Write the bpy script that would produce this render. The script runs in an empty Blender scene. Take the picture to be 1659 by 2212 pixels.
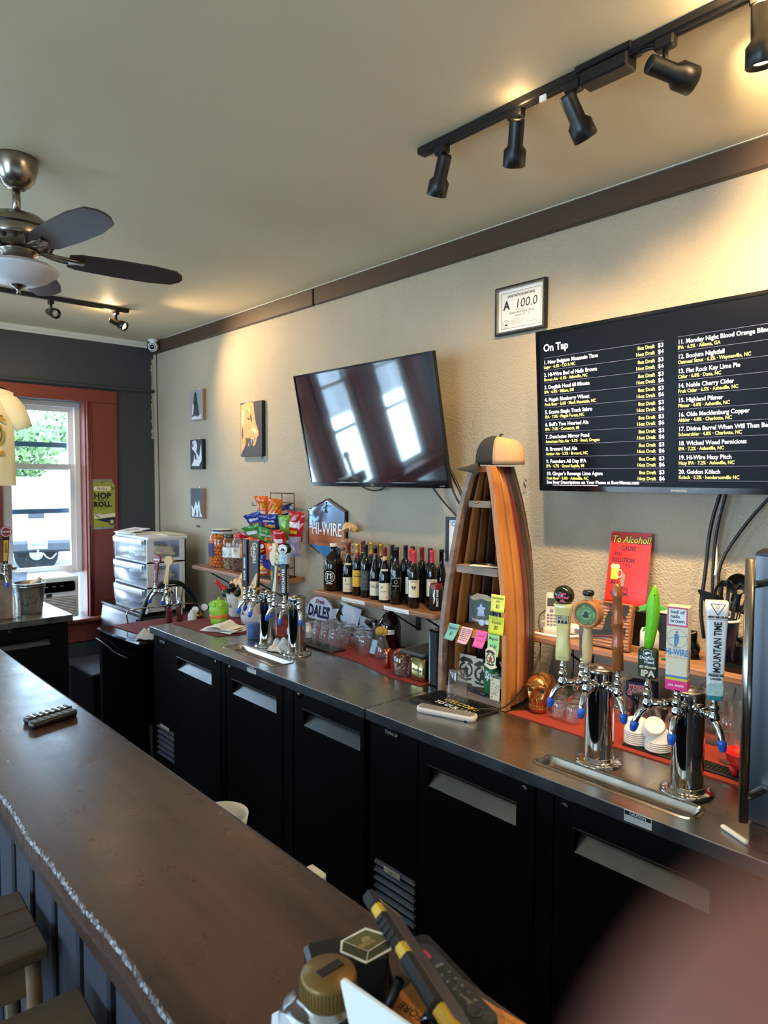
import bpy, math, random
from mathutils import Matrix, Vector
# ---------------------------------------------------------------- camera
S = bpy.context.scene
COL = S.collection
PI = math.pi
random.seed(7)
cam_d = bpy.data.cameras.new('camera')
cam = bpy.data.objects.new('camera', cam_d); COL.objects.link(cam)
cam_d.sensor_fit = 'VERTICAL'; cam_d.sensor_height = 24.0
cam_d.lens = 24.0 * 1482.13 / 2212.0
cam_d.clip_start = 0.002; cam_d.clip_end = 200
YAW, PITCH, ROLL = 0.7400971, -0.0490770, 0.0038631
fw = Vector((math.sin(YAW) * math.cos(PITCH), math.cos(YAW) * math.cos(PITCH), math.sin(PITCH)))
rt = Vector((math.cos(YAW), -math.sin(YAW), 0)); up = rt.cross(fw)
rt2 = math.cos(ROLL) * rt + math.sin(ROLL) * up
up2 = -math.sin(ROLL) * rt + math.cos(ROLL) * up
EYE = Vector((0, 0, 1.70))
cam.matrix_world = Matrix(((rt2.x, up2.x, -fw.x, EYE.x), (rt2.y, up2.y, -fw.y, EYE.y), (rt2.z, up2.z, -fw.z, EYE.z), (0, 0, 0, 1)))
cam_d.dof.use_dof = True; cam_d.dof.focus_distance = 2.3
cam_d.dof.aperture_fstop = cam_d.lens / 3.1          # a 3.1 mm wide phone lens
S.camera = cam
# ---------------------------------------------------------------- world, exposure
S.view_settings.view_transform = 'Standard'; S.view_settings.look = 'None'
S.view_settings.gamma = 1.0; S.view_settings.use_curve_mapping = False
S.view_settings.exposure = 1.08
W = bpy.data.worlds.new('daylight'); S.world = W; W.use_nodes = True
bg = W.node_tree.nodes['Background']
bg.inputs[0].default_value = (0.55, 0.76, 1.0, 1); bg.inputs[1].default_value = 8.0
sun_d = bpy.data.lights.new('sun', 'SUN'); sun_d.energy = 4; sun_d.angle = .009; sun_d.color = (1, .95, .86)
sun = bpy.data.objects.new('sun', sun_d); COL.objects.link(sun); sun.rotation_euler = Vector((-.25, .75, -.62)).to_track_quat('-Z', 'Y').to_euler()
S.cycles.use_denoising = True
S.cycles.max_bounces = 8; S.cycles.diffuse_bounces = 4; S.cycles.glossy_bounces = 4
S.cycles.transparent_max_bounces = 24; S.cycles.transmission_bounces = 6
S.cycles.sample_clamp_indirect = 6.0
def portal(name, loc, rot, sx, sy):
    l = bpy.data.lights.new(name, 'AREA'); l.shape = 'RECTANGLE'; l.size = sx; l.size_y = sy
    l.cycles.is_portal = True
    o = bpy.data.objects.new(name, l); COL.objects.link(o); o.location = loc; o.rotation_euler = rot
# sky light enters through the windows of the street wall and of the side wall across from the bar
FAR_WINDOWS = [(1.20, 1.745, .70, 2.235), (.42, .92, .70, 2.235), (-.25, .22, .70, 2.235), (-1.0, -.48, .70, 2.235), (-2.2, -1.4, .5, 2.3)]
SIDE_WINDOWS = [(2.6, 4.4, .7, 2.3), (-.6, 1.4, .7, 2.3)]
for i, (a, b, c, d) in enumerate(FAR_WINDOWS):
    portal('sky_portal', ((a + b) / 2, 5.26, (c + d) / 2), (-PI / 2, 0, 0), b - a, d - c)
for a, b, c, d in SIDE_WINDOWS:
    portal('sky_portal', (-3.19, (a + b) / 2, (c + d) / 2), (PI / 2, 0, -PI / 2), b - a, d - c)
# ---------------------------------------------------------------- materials
def lin(c):
    return tuple(((x / 255) / 12.92 if x / 255 <= .04045 else ((x / 255 + .055) / 1.055) ** 2.4) for x in c) + (1,)
MATS = {}
def mat(name, col=(128, 128, 128), rough=.5, metal=0, bump=None, var=None, emit=None, spec=.5, coat=0, aniso=None, sheen=0, sss=0):
    """bump=(scale,strength,distance[,stretch]); var=(scale,amount[,stretch]) multiplies the colour by noise"""
    if name in MATS: return MATS[name]
    m = bpy.data.materials.new(name); m.use_nodes = True; MATS[name] = m
    t = m.node_tree; N = t.nodes; L = t.links; p = N['Principled BSDF']
    p.inputs['Base Color'].default_value = lin(col); p.inputs['Roughness'].default_value = rough
    p.inputs['Metallic'].default_value = metal; p.inputs['Specular IOR Level'].default_value = spec
    if coat: p.inputs['Coat Weight'].default_value = coat; p.inputs['Coat Roughness'].default_value = .08
    if sss:
        p.inputs['Subsurface Weight'].default_value = sss; p.inputs['Subsurface Radius'].default_value = (.006, .002, .001)
    if emit: p.inputs['Emission Color'].default_value = lin(emit[0]); p.inputs['Emission Strength'].default_value = emit[1]
    if bump or var or aniso: tc = N.new('ShaderNodeTexCoord')
    def noise(scale, stretch, det=4):
        mp = N.new('ShaderNodeMapping'); mp.inputs['Scale'].default_value = stretch
        L.new(tc.outputs['Object'], mp.inputs['Vector'])
        n = N.new('ShaderNodeTexNoise'); n.inputs['Scale'].default_value = scale; n.inputs['Detail'].default_value = det
        L.new(mp.outputs[0], n.inputs['Vector']); return n
    if var:
        n = noise(var[0], var[2] if len(var) > 2 else (1, 1, 1))
        r = N.new('ShaderNodeMapRange'); r.inputs[1].default_value = .3; r.inputs[2].default_value = .7
        r.inputs[3].default_value = 1 - var[1]; r.inputs[4].default_value = 1 + var[1]
        L.new(n.outputs['Fac'], r.inputs[0])
        v = N.new('ShaderNodeMix'); v.data_type = 'RGBA'; v.blend_type = 'MULTIPLY'; v.inputs[0].default_value = 1
        v.inputs[6].default_value = lin(col); L.new(r.outputs[0], v.inputs[7]); L.new(v.outputs[2], p.inputs['Base Color'])
        if metal or aniso:
            r2 = N.new('ShaderNodeMapRange'); r2.inputs[3].default_value = rough * .75; r2.inputs[4].default_value = rough * 1.3
            L.new(n.outputs['Fac'], r2.inputs[0]); L.new(r2.outputs[0], p.inputs['Roughness'])
    if bump:
        n = noise(bump[0], bump[3] if len(bump) > 3 else (1, 1, 1), 3)
        b = N.new('ShaderNodeBump'); b.inputs['Strength'].default_value = bump[1]; b.inputs['Distance'].default_value = bump[2]
        L.new(n.outputs['Fac'], b.inputs['Height']); L.new(b.outputs[0], p.inputs['Normal'])
    return m
def wood(name, c1, c2, axis=1, scale=14, rough=.4, strength=.25, coat=0):
    """two-tone grain that runs along one object axis"""
    if name in MATS: return MATS[name]
    m = mat(name, c1, rough, coat=coat); t = m.node_tree; N = t.nodes; L = t.links; p = N['Principled BSDF']
    tc = N.new('ShaderNodeTexCoord'); mp = N.new('ShaderNodeMapping')
    s = [1, 1, 1]; s[axis] = .07; mp.inputs['Scale'].default_value = s; L.new(tc.outputs['Object'], mp.inputs[0])
    n1 = N.new('ShaderNodeTexNoise'); n1.inputs['Scale'].default_value = scale; n1.inputs['Detail'].default_value = 6; n1.inputs['Distortion'].default_value = .6
    n2 = N.new('ShaderNodeTexNoise'); n2.inputs['Scale'].default_value = scale * 7; n2.inputs['Detail'].default_value = 3
    L.new(mp.outputs[0], n1.inputs[0]); L.new(mp.outputs[0], n2.inputs[0])
    ad = N.new('ShaderNodeMath'); ad.operation = 'MULTIPLY_ADD'; ad.inputs[1].default_value = .35; L.new(n2.outputs['Fac'], ad.inputs[0]); L.new(n1.outputs['Fac'], ad.inputs[2])
    r = N.new('ShaderNodeValToRGB'); r.color_ramp.elements[0].position = .45; r.color_ramp.elements[1].position = .85
    r.color_ramp.elements[0].color = lin(c1); r.color_ramp.elements[1].color = lin(c2)
    L.new(ad.outputs[0], r.inputs[0]); L.new(r.outputs[0], p.inputs['Base Color'])
    b = N.new('ShaderNodeBump'); b.inputs['Strength'].default_value = strength; b.inputs['Distance'].default_value = .002
    L.new(ad.outputs[0], b.inputs['Height']); L.new(b.outputs[0], p.inputs['Normal'])
    return m
def clear(name, tint=(245, 250, 250), rough=.02, gloss=1.0, body=0.0, bodycol=(255, 255, 255)):
    """thin clear glass or plastic: see-through with a Fresnel reflection, optionally a milky body"""
    if name in MATS: return MATS[name]
    m = bpy.data.materials.new(name); m.use_nodes = True; MATS[name] = m
    t = m.node_tree; N = t.nodes; L = t.links
    for n in list(N): N.remove(n)
    out = N.new('ShaderNodeOutputMaterial'); tr = N.new('ShaderNodeBsdfTransparent'); tr.inputs[0].default_value = lin(tint)
    gl = N.new('ShaderNodeBsdfGlossy'); gl.inputs['Roughness'].default_value = rough
    fr = N.new('ShaderNodeLayerWeight'); fr.inputs['Blend'].default_value = .5
    pw = N.new('ShaderNodeMath'); pw.operation = 'POWER'; pw.inputs[1].default_value = 3.2; L.new(fr.outputs['Facing'], pw.inputs[0])
    mu = N.new('ShaderNodeMath'); mu.operation = 'MULTIPLY_ADD'; mu.inputs[1].default_value = .6 * gloss; mu.inputs[2].default_value = .035 * gloss; mu.use_clamp = True
    L.new(pw.outputs[0], mu.inputs[0])
    base = tr.outputs[0]
    if body:
        df = N.new('ShaderNodeBsdfDiffuse'); df.inputs[0].default_value = lin(bodycol)
        tl = N.new('ShaderNodeBsdfTranslucent'); tl.inputs[0].default_value = lin(bodycol)
        ma = N.new('ShaderNodeMixShader'); ma.inputs[0].default_value = .4; L.new(df.outputs[0], ma.inputs[1]); L.new(tl.outputs[0], ma.inputs[2])
        mb = N.new('ShaderNodeMixShader'); mb.inputs[0].default_value = body; L.new(tr.outputs[0], mb.inputs[1]); L.new(ma.outputs[0], mb.inputs[2]); base = mb.outputs[0]
    mx = N.new('ShaderNodeMixShader'); L.new(mu.outputs[0], mx.inputs[0]); L.new(base, mx.inputs[1]); L.new(gl.outputs[0], mx.inputs[2])
    L.new(mx.outputs[0], out.inputs[0]); return m
# ---------------------------------------------------------------- mesh builder
def TR(x=0, y=0, z=0): return Matrix.Translation((x, y, z))
def RX(a): return Matrix.Rotation(a, 4, 'X')
def RY(a): return Matrix.Rotation(a, 4, 'Y')
def RZ(a): return Matrix.Rotation(a, 4, 'Z')
def basis(o, x, y):
    x = Vector(x).normalized(); z = x.cross(Vector(y)).normalized(); y = z.cross(x)
    return Matrix(((x.x, y.x, z.x, o[0]), (x.y, y.y, z.y, o[1]), (x.z, y.z, z.z, o[2]), (0, 0, 0, 1)))
def onwall(y, z, x=2.25): return basis((x, y, z), (0, -1, 0), (0, 0, 1))      # sheet on the bar wall: right = -Y, out = -X
def onfar(x, z, y=5.07): return basis((x, y, z), (1, 0, 0), (0, 0, 1))        # sheet on the street wall: right = +X, out = -Y
class G:
    def __init__(s): s.v = []; s.f = []; s.k = []; s.s = []; s.mi = 0; s.M = Matrix(); s.sm = False
    def at(s, M): s.M = M; return s
    def use(s, i): s.mi = i; return s
    def add(s, vs, fs, sm=False):
        b = len(s.v); M = s.M
        s.v += [tuple(M @ Vector(p)) for p in vs]
        for f in fs: s.f.append([b + i for i in f]); s.k.append(s.mi); s.s.append(sm)
        return s
    def box(s, c, d, b=0):
        x, y, z = c; a, e, h = d[0] / 2, d[1] / 2, d[2] / 2
        if not b:
            s.add([(x + i * a, y + j * e, z + k * h) for i in (-1, 1) for j in (-1, 1) for k in (-1, 1)],
                  [(0, 1, 3, 2), (4, 6, 7, 5), (0, 4, 5, 1), (2, 3, 7, 6), (0, 2, 6, 4), (1, 5, 7, 3)]); return s
        b = min(b, a * .95, e * .95, h * .95); vs = []; ix = {}
        for i in (-1, 1):
            for j in (-1, 1):
                for k in (-1, 1):
                    for ax in range(3):
                        q = [i * (a - b), j * (e - b), k * (h - b)]; q[ax] = (i, j, k)[ax] * (a, e, h)[ax]
                        ix[i, j, k, ax] = len(vs); vs.append((x + q[0], y + q[1], z + q[2]))
        fs = []
        def face(l): # orient outwards
            n = (Vector(vs[l[1]]) - Vector(vs[l[0]])).cross(Vector(vs[l[2]]) - Vector(vs[l[0]]))
            m = sum((Vector(vs[i]) for i in l), Vector()) / len(l) - Vector(c)
            fs.append(l if n.dot(m) > 0 else l[::-1])
        for ax in range(3):
            o = [q for q in range(3) if q != ax]
            for sg in (-1, 1):
                def key(u, w):
                    t = [0, 0, 0]; t[ax] = sg; t[o[0]] = u; t[o[1]] = w; return ix[t[0], t[1], t[2], ax]
                face([key(-1, -1), key(1, -1), key(1, 1), key(-1, 1)])
            for u in (-1, 1):
                for w in (-1, 1):
                    def key2(e_, a_):
                        t = [0, 0, 0]; t[ax] = e_; t[o[0]] = u; t[o[1]] = w; return ix[t[0], t[1], t[2], a_]
                    face([key2(-1, o[0]), key2(1, o[0]), key2(1, o[1]), key2(-1, o[1])])
        for i in (-1, 1):
            for j in (-1, 1):
                for k in (-1, 1): face([ix[i, j, k, 0], ix[i, j, k, 1], ix[i, j, k, 2]])
        return s.add(vs, fs)
    def cyl(s, p0, p1, r0, r1=None, n=16, caps=True):
        r1 = r0 if r1 is None else r1; p0 = Vector(p0); p1 = Vector(p1); d = (p1 - p0).normalized()
        u = d.orthogonal().normalized(); w = d.cross(u); vs = []
        for p, r in ((p0, r0), (p1, r1)):
            vs += [tuple(p + r * (math.cos(2 * PI * i / n) * u + math.sin(2 * PI * i / n) * w)) for i in range(n)]
        s.add(vs, [(i, (i + 1) % n, n + (i + 1) % n, n + i) for i in range(n)], True)
        if caps:
            b = len(s.v) - 2 * n
            for f in ([b + i for i in range(n)][::-1], [b + n + i for i in range(n)]): s.f.append(f); s.k.append(s.mi); s.s.append(False)
        return s
    def lathe(s, prof, c=(0, 0, 0), n=24, sm=True, a0=0, a1=2 * PI):
        full = abs(a1 - a0 - 2 * PI) < 1e-6; cols = n if full else n + 1; vs = []; rows = []
        for r, z in prof:
            if r < 1e-6: rows.append([len(vs)] * cols); vs.append((c[0], c[1], c[2] + z))
            else:
                rows.append([len(vs) + i for i in range(cols)])
                vs += [(c[0] + r * math.cos(a0 + (a1 - a0) * i / n), c[1] + r * math.sin(a0 + (a1 - a0) * i / n), c[2] + z) for i in range(cols)]
        fs = []
        for A, B in zip(rows, rows[1:]):
            for i in range(n):
                j = (i + 1) % cols; q = [A[i], A[j], B[j], B[i]]; q = list(dict.fromkeys(q))
                if len(q) > 2: fs.append(q)
        return s.add(vs, fs, sm)
    def tube(s, pts, r, n=8, closed=False, smooth=0):
        P = [Vector(p) for p in pts]
        for _ in range(smooth):
            Q = [P[0]]
            for a, b in zip(P, P[1:]): Q += [a * .75 + b * .25, a * .25 + b * .75]
            Q.append(P[-1]); P = Q
        m = len(P); rr = r if isinstance(r, (list, tuple)) and len(r) == m else None
        t = (P[1] - P[0]).normalized(); u = t.orthogonal().normalized(); vs = []
        for i, p in enumerate(P):
            t2 = (P[min(i + 1, m - 1)] - P[max(i - 1, 0)])
            if closed: t2 = P[(i + 1) % m] - P[i - 1]
            t2.normalize(); u = (u - t2 * u.dot(t2)).normalized(); w = t2.cross(u)
            q = rr[i] if rr else (r if not isinstance(r, (list, tuple)) else r[0] + (r[-1] - r[0]) * i / (m - 1))
            vs += [tuple(p + q * (math.cos(2 * PI * k / n) * u + math.sin(2 * PI * k / n) * w)) for k in range(n)]
        fs = [(i * n + k, i * n + (k + 1) % n, (i + 1) * n + (k + 1) % n, (i + 1) * n + k) for i in range(m - 1) for k in range(n)]
        if closed: fs += [((m - 1) * n + k, (m - 1) * n + (k + 1) % n, (k + 1) % n, k) for k in range(n)]
        else: fs += [list(range(n))[::-1], [(m - 1) * n + k for k in range(n)]]
        return s.add(vs, fs, True)
    def prism(s, poly, z0, z1):
        n = len(poly); ar = sum(poly[i][0] * poly[(i + 1) % n][1] - poly[(i + 1) % n][0] * poly[i][1] for i in range(n))
        if ar < 0: poly = poly[::-1]
        return s.add([(x, y, z0) for x, y in poly] + [(x, y, z1) for x, y in poly],
              [list(range(n))[::-1], [n + i for i in range(n)]] + [(i, (i + 1) % n, n + (i + 1) % n, n + i) for i in range(n)])
    def flat(s, poly, z=0):
        n = len(poly); ar = sum(poly[i][0] * poly[(i + 1) % n][1] - poly[(i + 1) % n][0] * poly[i][1] for i in range(n))
        if ar < 0: poly = poly[::-1]
        return s.add([(x, y, z) for x, y in poly], [list(range(n))])
    def rect(s, x0, y0, x1, y1, z=0): return s.flat([(x0, y0), (x1, y0), (x1, y1), (x0, y1)], z)
    def disc(s, x, y, r, z=0, n=24, ry=None): return s.flat([(x + r * math.cos(2 * PI * i / n), y + (ry or r) * math.sin(2 * PI * i / n)) for i in range(n)], z)
    def ring(s, x, y, r0, r1, z=0, n=28, ay=1.0):
        vs = [(x + r * math.cos(2 * PI * i / n), y + ay * r * math.sin(2 * PI * i / n), z) for r in (r0, r1) for i in range(n)]
        return s.add(vs, [(i, n + i, n + (i + 1) % n, (i + 1) % n) for i in range(n)])
    def ball(s, c, r, n=12, m=8):
        r = r if isinstance(r, (tuple, list)) else (r, r, r); M0 = s.M
        s.M = M0 @ TR(*c) @ Matrix.Diagonal((r[0], r[1], r[2], 1))
        s.lathe([(math.sin(PI * i / m), -math.cos(PI * i / m)) for i in range(m + 1)], n=n); s.M = M0; return s
    def grid(s, fn, nu, nv, thick=0, sm=True):
        """fn(u,v) in 0..1 gives a point; thick>0 makes a closed sheet"""
        P = [[Vector(fn(i / nu, j / nv)) for j in range(nv + 1)] for i in range(nu + 1)]
        w = nv + 1; vs = [tuple(P[i][j]) for i in range(nu + 1) for j in range(w)]
        fs = [(i * w + j, (i + 1) * w + j, (i + 1) * w + j + 1, i * w + j + 1) for i in range(nu) for j in range(nv)]
        if thick:
            o = len(vs)
            for i in range(nu + 1):
                for j in range(w):
                    a = P[min(i + 1, nu)][j] - P[max(i - 1, 0)][j]; b = P[i][min(j + 1, nv)] - P[i][max(j - 1, 0)]
                    nn = a.cross(b); nn = nn.normalized() if nn.length > 1e-12 else Vector((0, 0, 1)); vs.append(tuple(P[i][j] - nn * thick))
            fs += [tuple(o + q for q in f[::-1]) for f in fs[:]]
            rim = [i * w for i in range(nu + 1)] + [nu * w + j for j in range(1, w)] + [i * w + nv for i in range(nu - 1, -1, -1)] + [j for j in range(nv - 1, 0, -1)]
            fs += [(rim[i], o + rim[i], o + rim[(i + 1) % len(rim)], rim[(i + 1) % len(rim)]) for i in range(len(rim))]
        return s.add(vs, fs, sm)
    def text(s, body, size, x=0, y=0, z=0, align='LEFT', bold=0, shear=0, sx=1, track=1, rot=0, ay='TOP_BASELINE'):
        cu = bpy.data.curves.new('lettering', 'FONT'); cu.body = body; cu.size = size; cu.align_x = align; cu.resolution_u = 2
        cu.offset = bold; cu.shear = shear; cu.space_character = track; cu.dimensions = '2D'; cu.fill_mode = 'BOTH'
        ob = bpy.data.objects.new('lettering', cu); me = ob.to_mesh()
        c, n_ = math.cos(rot), math.sin(rot)
        vs = [(x + c * v.co.x * sx - n_ * v.co.y, y + n_ * v.co.x * sx + c * v.co.y, z) for v in me.vertices]
        s.add(vs, [list(p.vertices) for p in me.polygons])
        ob.to_mesh_clear(); bpy.data.objects.remove(ob); bpy.data.curves.remove(cu); return s
    def ob(s, name, mats, parent=None, M=None):
        me = bpy.data.meshes.new(name); me.from_pydata(s.v, [], s.f)
        me.polygons.foreach_set('material_index', s.k); me.polygons.foreach_set('use_smooth', s.s)
        for m in (mats if isinstance(mats, (list, tuple)) else [mats]): me.materials.append(MATS[m] if isinstance(m, str) else m)
        o = bpy.data.objects.new(name, me); COL.objects.link(o)
        if parent is not None: o.parent = parent
        if M is not None: o.matrix_local = M
        return o
    def obw(s, name, mats, parent=None):
        """geometry given in world coordinates, hung under parent"""
        o = s.ob(name, mats, parent)
        if parent is not None and parent.name in PW: o.matrix_local = PW[parent.name].inverted()
        return o
    def loft(s, loops, cap0=False, cap1=False, sm=False):
        n = len(loops[0]); vs = [p for l in loops for p in l]
        fs = [(i * n + k, i * n + (k + 1) % n, (i + 1) * n + (k + 1) % n, (i + 1) * n + k) for i in range(len(loops) - 1) for k in range(n)]
        if cap0: fs.append(list(range(n))[::-1])
        if cap1: fs.append([(len(loops) - 1) * n + k for k in range(n)])
        return s.add(vs, fs, sm)
def rrect(x0, y0, x1, y1, r, n=4):
    out = []
    for cx, cy, a in ((x1 - r, y1 - r, 0), (x0 + r, y1 - r, PI / 2), (x0 + r, y0 + r, PI), (x1 - r, y0 + r, 3 * PI / 2)):
        out += [(cx + r * math.cos(a + PI / 2 * i / n), cy + r * math.sin(a + PI / 2 * i / n)) for i in range(n + 1)]
    return out
def lift(poly, z): return [(x, y, z) for x, y in poly]
def tag(o, label=None, cat=None, group=None, kind=None):
    if label: o['label'] = label
    if cat: o['category'] = cat
    if group: o['group'] = group
    if kind: o['kind'] = kind
    return o
PW = {}
def thing(name, label, cat, loc=(0, 0, 0), rz=0, group=None, M=None):
    o = bpy.data.objects.new(name, None); COL.objects.link(o); o.empty_display_size = .05
    o.matrix_world = M if M is not None else TR(*loc) @ RZ(rz)
    PW[o.name] = o.matrix_basis.copy() if M is None else M
    if M is None: PW[o.name] = TR(*loc) @ RZ(rz)
    return tag(o, label, cat, group)
def dup(root, label, loc=None, rz=0, group=None, M=None, skip=()):
    """copy a thing with copies of its parts and sub-parts"""
    r = root.copy(); COL.objects.link(r); r.matrix_world = M if M is not None else TR(*loc) @ RZ(rz); r['label'] = label
    if group: r['group'] = group
    for ch in list(root.children):
        if ch.name.split('.')[0] in skip: continue
        c = ch.copy(); COL.objects.link(c); c.parent = r
        for g in list(ch.children): d = g.copy(); COL.objects.link(d); d.parent = c
    return r
def structure(o, label=None):
    o['kind'] = 'structure'
    if label: o['label'] = label
    return o
def holed(g, x0, x1, z0, z1, holes, d, back=True):
    """panel in the local XY plane from z=0 to z=-d with rectangular holes, shared vertices"""
    xs = sorted({x0, x1, *[h[0] for h in holes], *[h[1] for h in holes]}); zs = sorted({z0, z1, *[h[2] for h in holes], *[h[3] for h in holes]})
    ix = {}; vs = []; fs = []
    def V(i, j, k):
        if (i, j, k) not in ix: ix[i, j, k] = len(vs); vs.append((xs[i], zs[j], -d * k))
        return ix[i, j, k]
    def solid(i, j):
        if not (0 <= i < len(xs) - 1 and 0 <= j < len(zs) - 1): return False
        cx, cz = (xs[i] + xs[i + 1]) / 2, (zs[j] + zs[j + 1]) / 2
        return not any(h[0] < cx < h[1] and h[2] < cz < h[3] for h in holes)
    for i in range(len(xs) - 1):
        for j in range(len(zs) - 1):
            if not solid(i, j): continue
            fs.append((V(i, j, 0), V(i + 1, j, 0), V(i + 1, j + 1, 0), V(i, j + 1, 0)))
            fs.append((V(i, j, 1), V(i, j + 1, 1), V(i + 1, j + 1, 1), V(i + 1, j, 1)))
            for (a, b, c, e, di, dj) in ((0, 0, 0, 1, -1, 0), (1, 1, 1, 0, 1, 0), (1, 0, 0, 0, 0, -1), (0, 1, 1, 1, 0, 1)):
                if not solid(i + di, j + dj): fs.append((V(i + a, j + b, 0), V(i + c, j + e, 0), V(i + c, j + e, 1), V(i + a, j + b, 1)))
    return g.add(vs, fs)
# ---------------------------------------------------------------- shared materials
mat('stucco', (180, 167, 144), .8, bump=(150, .9, .007), var=(2.2, .07))
mat('ceiling_paint', (212, 199, 166), .6, bump=(260, .06, .002), var=(1.5, .03))
mat('slate_paint', (60, 64, 67), .55, bump=(60, .08, .002))
mat('room_paint', (120, 118, 112), .8)
mat('brown_paint', (70, 52, 38), .45, bump=(30, .12, .002, (1, .1, 1)))
mat('white_paint', (222, 218, 202), .5, bump=(40, .15, .002)); mat('red_paint', (122, 54, 42), .5, bump=(70, .1, .002), var=(4, .05))
mat('vinyl', (226, 226, 224), .4); mat('storm_bar', (60, 84, 104), .5)
mat('floor_boards', (58, 44, 34), .5, var=(6, .2, (1, .1, 1)))
clear('pane', (248, 252, 253), .01, .8)
mat('black_vinyl', (4, 4, 6), .5, spec=.22, bump=(420, .12, .001)); mat('black_gloss', (7, 7, 8), .12); mat('black_satin', (16, 16, 17), .38); mat('black_matt', (20, 20, 21), .75)
mat('slat', (112, 122, 146), .4); mat('pocket', (46, 51, 60), .22, spec=1.0, bump=(500, .2, .001))
mat('steel', (176, 174, 168), .27, metal=1, var=(9, .12, (1, .12, 1)), bump=(260, .04, .001, (.04, 1, 1)))
mat('steel_lip', (186, 190, 198), .3, metal=1, var=(20, .06))
mat('chrome', (206, 206, 206), .06, metal=1); mat('brushed', (168, 160, 150), .24, metal=1, var=(20, .08, (1, 1, .05)))
mat('nickel', (150, 140, 128), .26, metal=1); mat('galvanised', (165, 165, 162), .32, metal=1, var=(25, .12)); mat('brass', (190, 150, 70), .25, metal=1); mat('copper', (190, 110, 75), .25, metal=1)
mat('white', (232, 232, 228), .5); mat('paper', (236, 232, 222), .7); mat('ink', (22, 22, 26), .6); mat('cream', (226, 210, 176), .5); mat('red', (196, 30, 34), .4); mat('yellow', (226, 190, 50), .45); mat('blue', (40, 84, 160), .4); mat('navy', (18, 24, 58), .22)
mat('green', (40, 110, 60), .45); mat('dark_green', (24, 52, 34), .3); mat('grey', (128, 128, 128), .5); mat('silver_print', (150, 148, 140), .4); mat('gold_print', (190, 160, 70), .4); mat('orange', (222, 112, 30), .45); mat('pink', (236, 60, 130), .45)
mat('red_mesh', (126, 28, 22), .7, bump=(900, 1.0, .003), var=(500, .4)); mat('orange_mesh', (164, 52, 32), .7, bump=(900, 1.0, .003), var=(500, .4)); mat('rubber', (22, 22, 24), .7, bump=(300, .3, .002))
wood('shelf_wood', (132, 90, 66), (176, 128, 96), 1, 16, .45); wood('oak', (150, 92, 44), (196, 132, 70), 2, 18, .4); wood('oak_dark', (96, 54, 26), (140, 84, 44), 2, 18, .4); wood('mahogany', (84, 30, 24), (112, 44, 34), 2, 18, .35); wood('ebony', (44, 34, 26), (66, 54, 40), 2, 20, .4)
wood('walnut', (52, 30, 18), (84, 50, 28), 2, 20, .5); wood('grey_wood', (120, 98, 86), (158, 134, 118), 1, 24, .6); wood('light_wood', (206, 164, 108), (226, 190, 138), 2, 20, .45); wood('stool_wood', (84, 62, 42), (122, 92, 62), 0, 10, .5)
mat('cloth', (220, 214, 204), .9, bump=(180, .3, .003)); clear('glass', (246, 250, 250), .015, 1.2); clear('clear_plastic', (248, 250, 252), .06, 1.0, .03); clear('cup_plastic', (236, 242, 248), .1, 1.0, .12)
clear('frosted', (220, 230, 245), .3, .8, .55, (214, 222, 238))
mat('bottle_glass', (10, 12, 9), .06, spec=.7); mat('amber_glass', (20, 12, 7), .06, spec=.7)
# ---------------------------------------------------------------- room shell
H = 2.715
g = G(); g.box((-.4, 1.0, -.06), (5.5, 8.4, .12)); structure(g.ob('floor', 'floor_boards'))
g = G(); g.box((-.4, .8, H + .06), (5.6, 8.9, .12)); structure(g.ob('ceiling', 'ceiling_paint'))
g = G(); g.box((2.31, .8, H / 2), (.12, 8.7, H)); structure(g.ob('wall_right', 'stucco'))
g = G(); g.box((-.4, -3.46, H / 2), (5.5, .12, H)); structure(g.ob('wall_back', 'room_paint'))
g = G(); g.at(onfar(0, 0)); holed(g, -3.12, 2.25, 0, H, FAR_WINDOWS, .18); structure(g.ob('wall_far', 'slate_paint'))
g = G(); g.at(basis((-3, 0, 0), (0, 1, 0), (0, 0, 1))); holed(g, -3.4, 5.07, 0, H, SIDE_WINDOWS, .18); structure(g.ob('wall_left', 'room_paint'))
# brown board under the ceiling, two lengths butted together
g = G(); g.box((2.238, 2.35 - 2.55, H - .045), (.026, 6.4, .088), .004); structure(g.ob('trim_1', 'brown_paint'))
g = G(); g.box((2.239, 4.04, H - .045), (.024, 2.05, .088), .004); structure(g.ob('trim_2', 'brown_paint'))
g = G(); g.box((2.226, 1.5, H - .0005), (.012, 6.6, .003)); structure(g.ob('trim_3', 'white_paint'))
g = G(); g.box((-.45, 5.06, H - .014), (5.3, .03, .028), .004); g.box((-.45, 5.063, H - .036), (5.3, .018, .016), .003); structure(g.ob('trim_4', 'white_paint'))
g = G(); g.box((-.4, 5.056, 2.35), (5.3, .03, .024), .008); structure(g.ob('trim_5', 'slate_paint'))
g = G(); g.box((-.4, 5.055, .16), (5.2, .03, .32), .005); structure(g.ob('baseboard_far', 'slate_paint'))
# ragged plaster edge in the corner
g = G(); random.seed(3)
for i in range(40): g.box((2.243 + random.uniform(-.006, .006), 5.066, 2.0 + i * .015), (.016 + random.uniform(0, .012), .008, .0152))
structure(tag(g.ob('trim_6', 'stucco'), kind='structure'))
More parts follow.
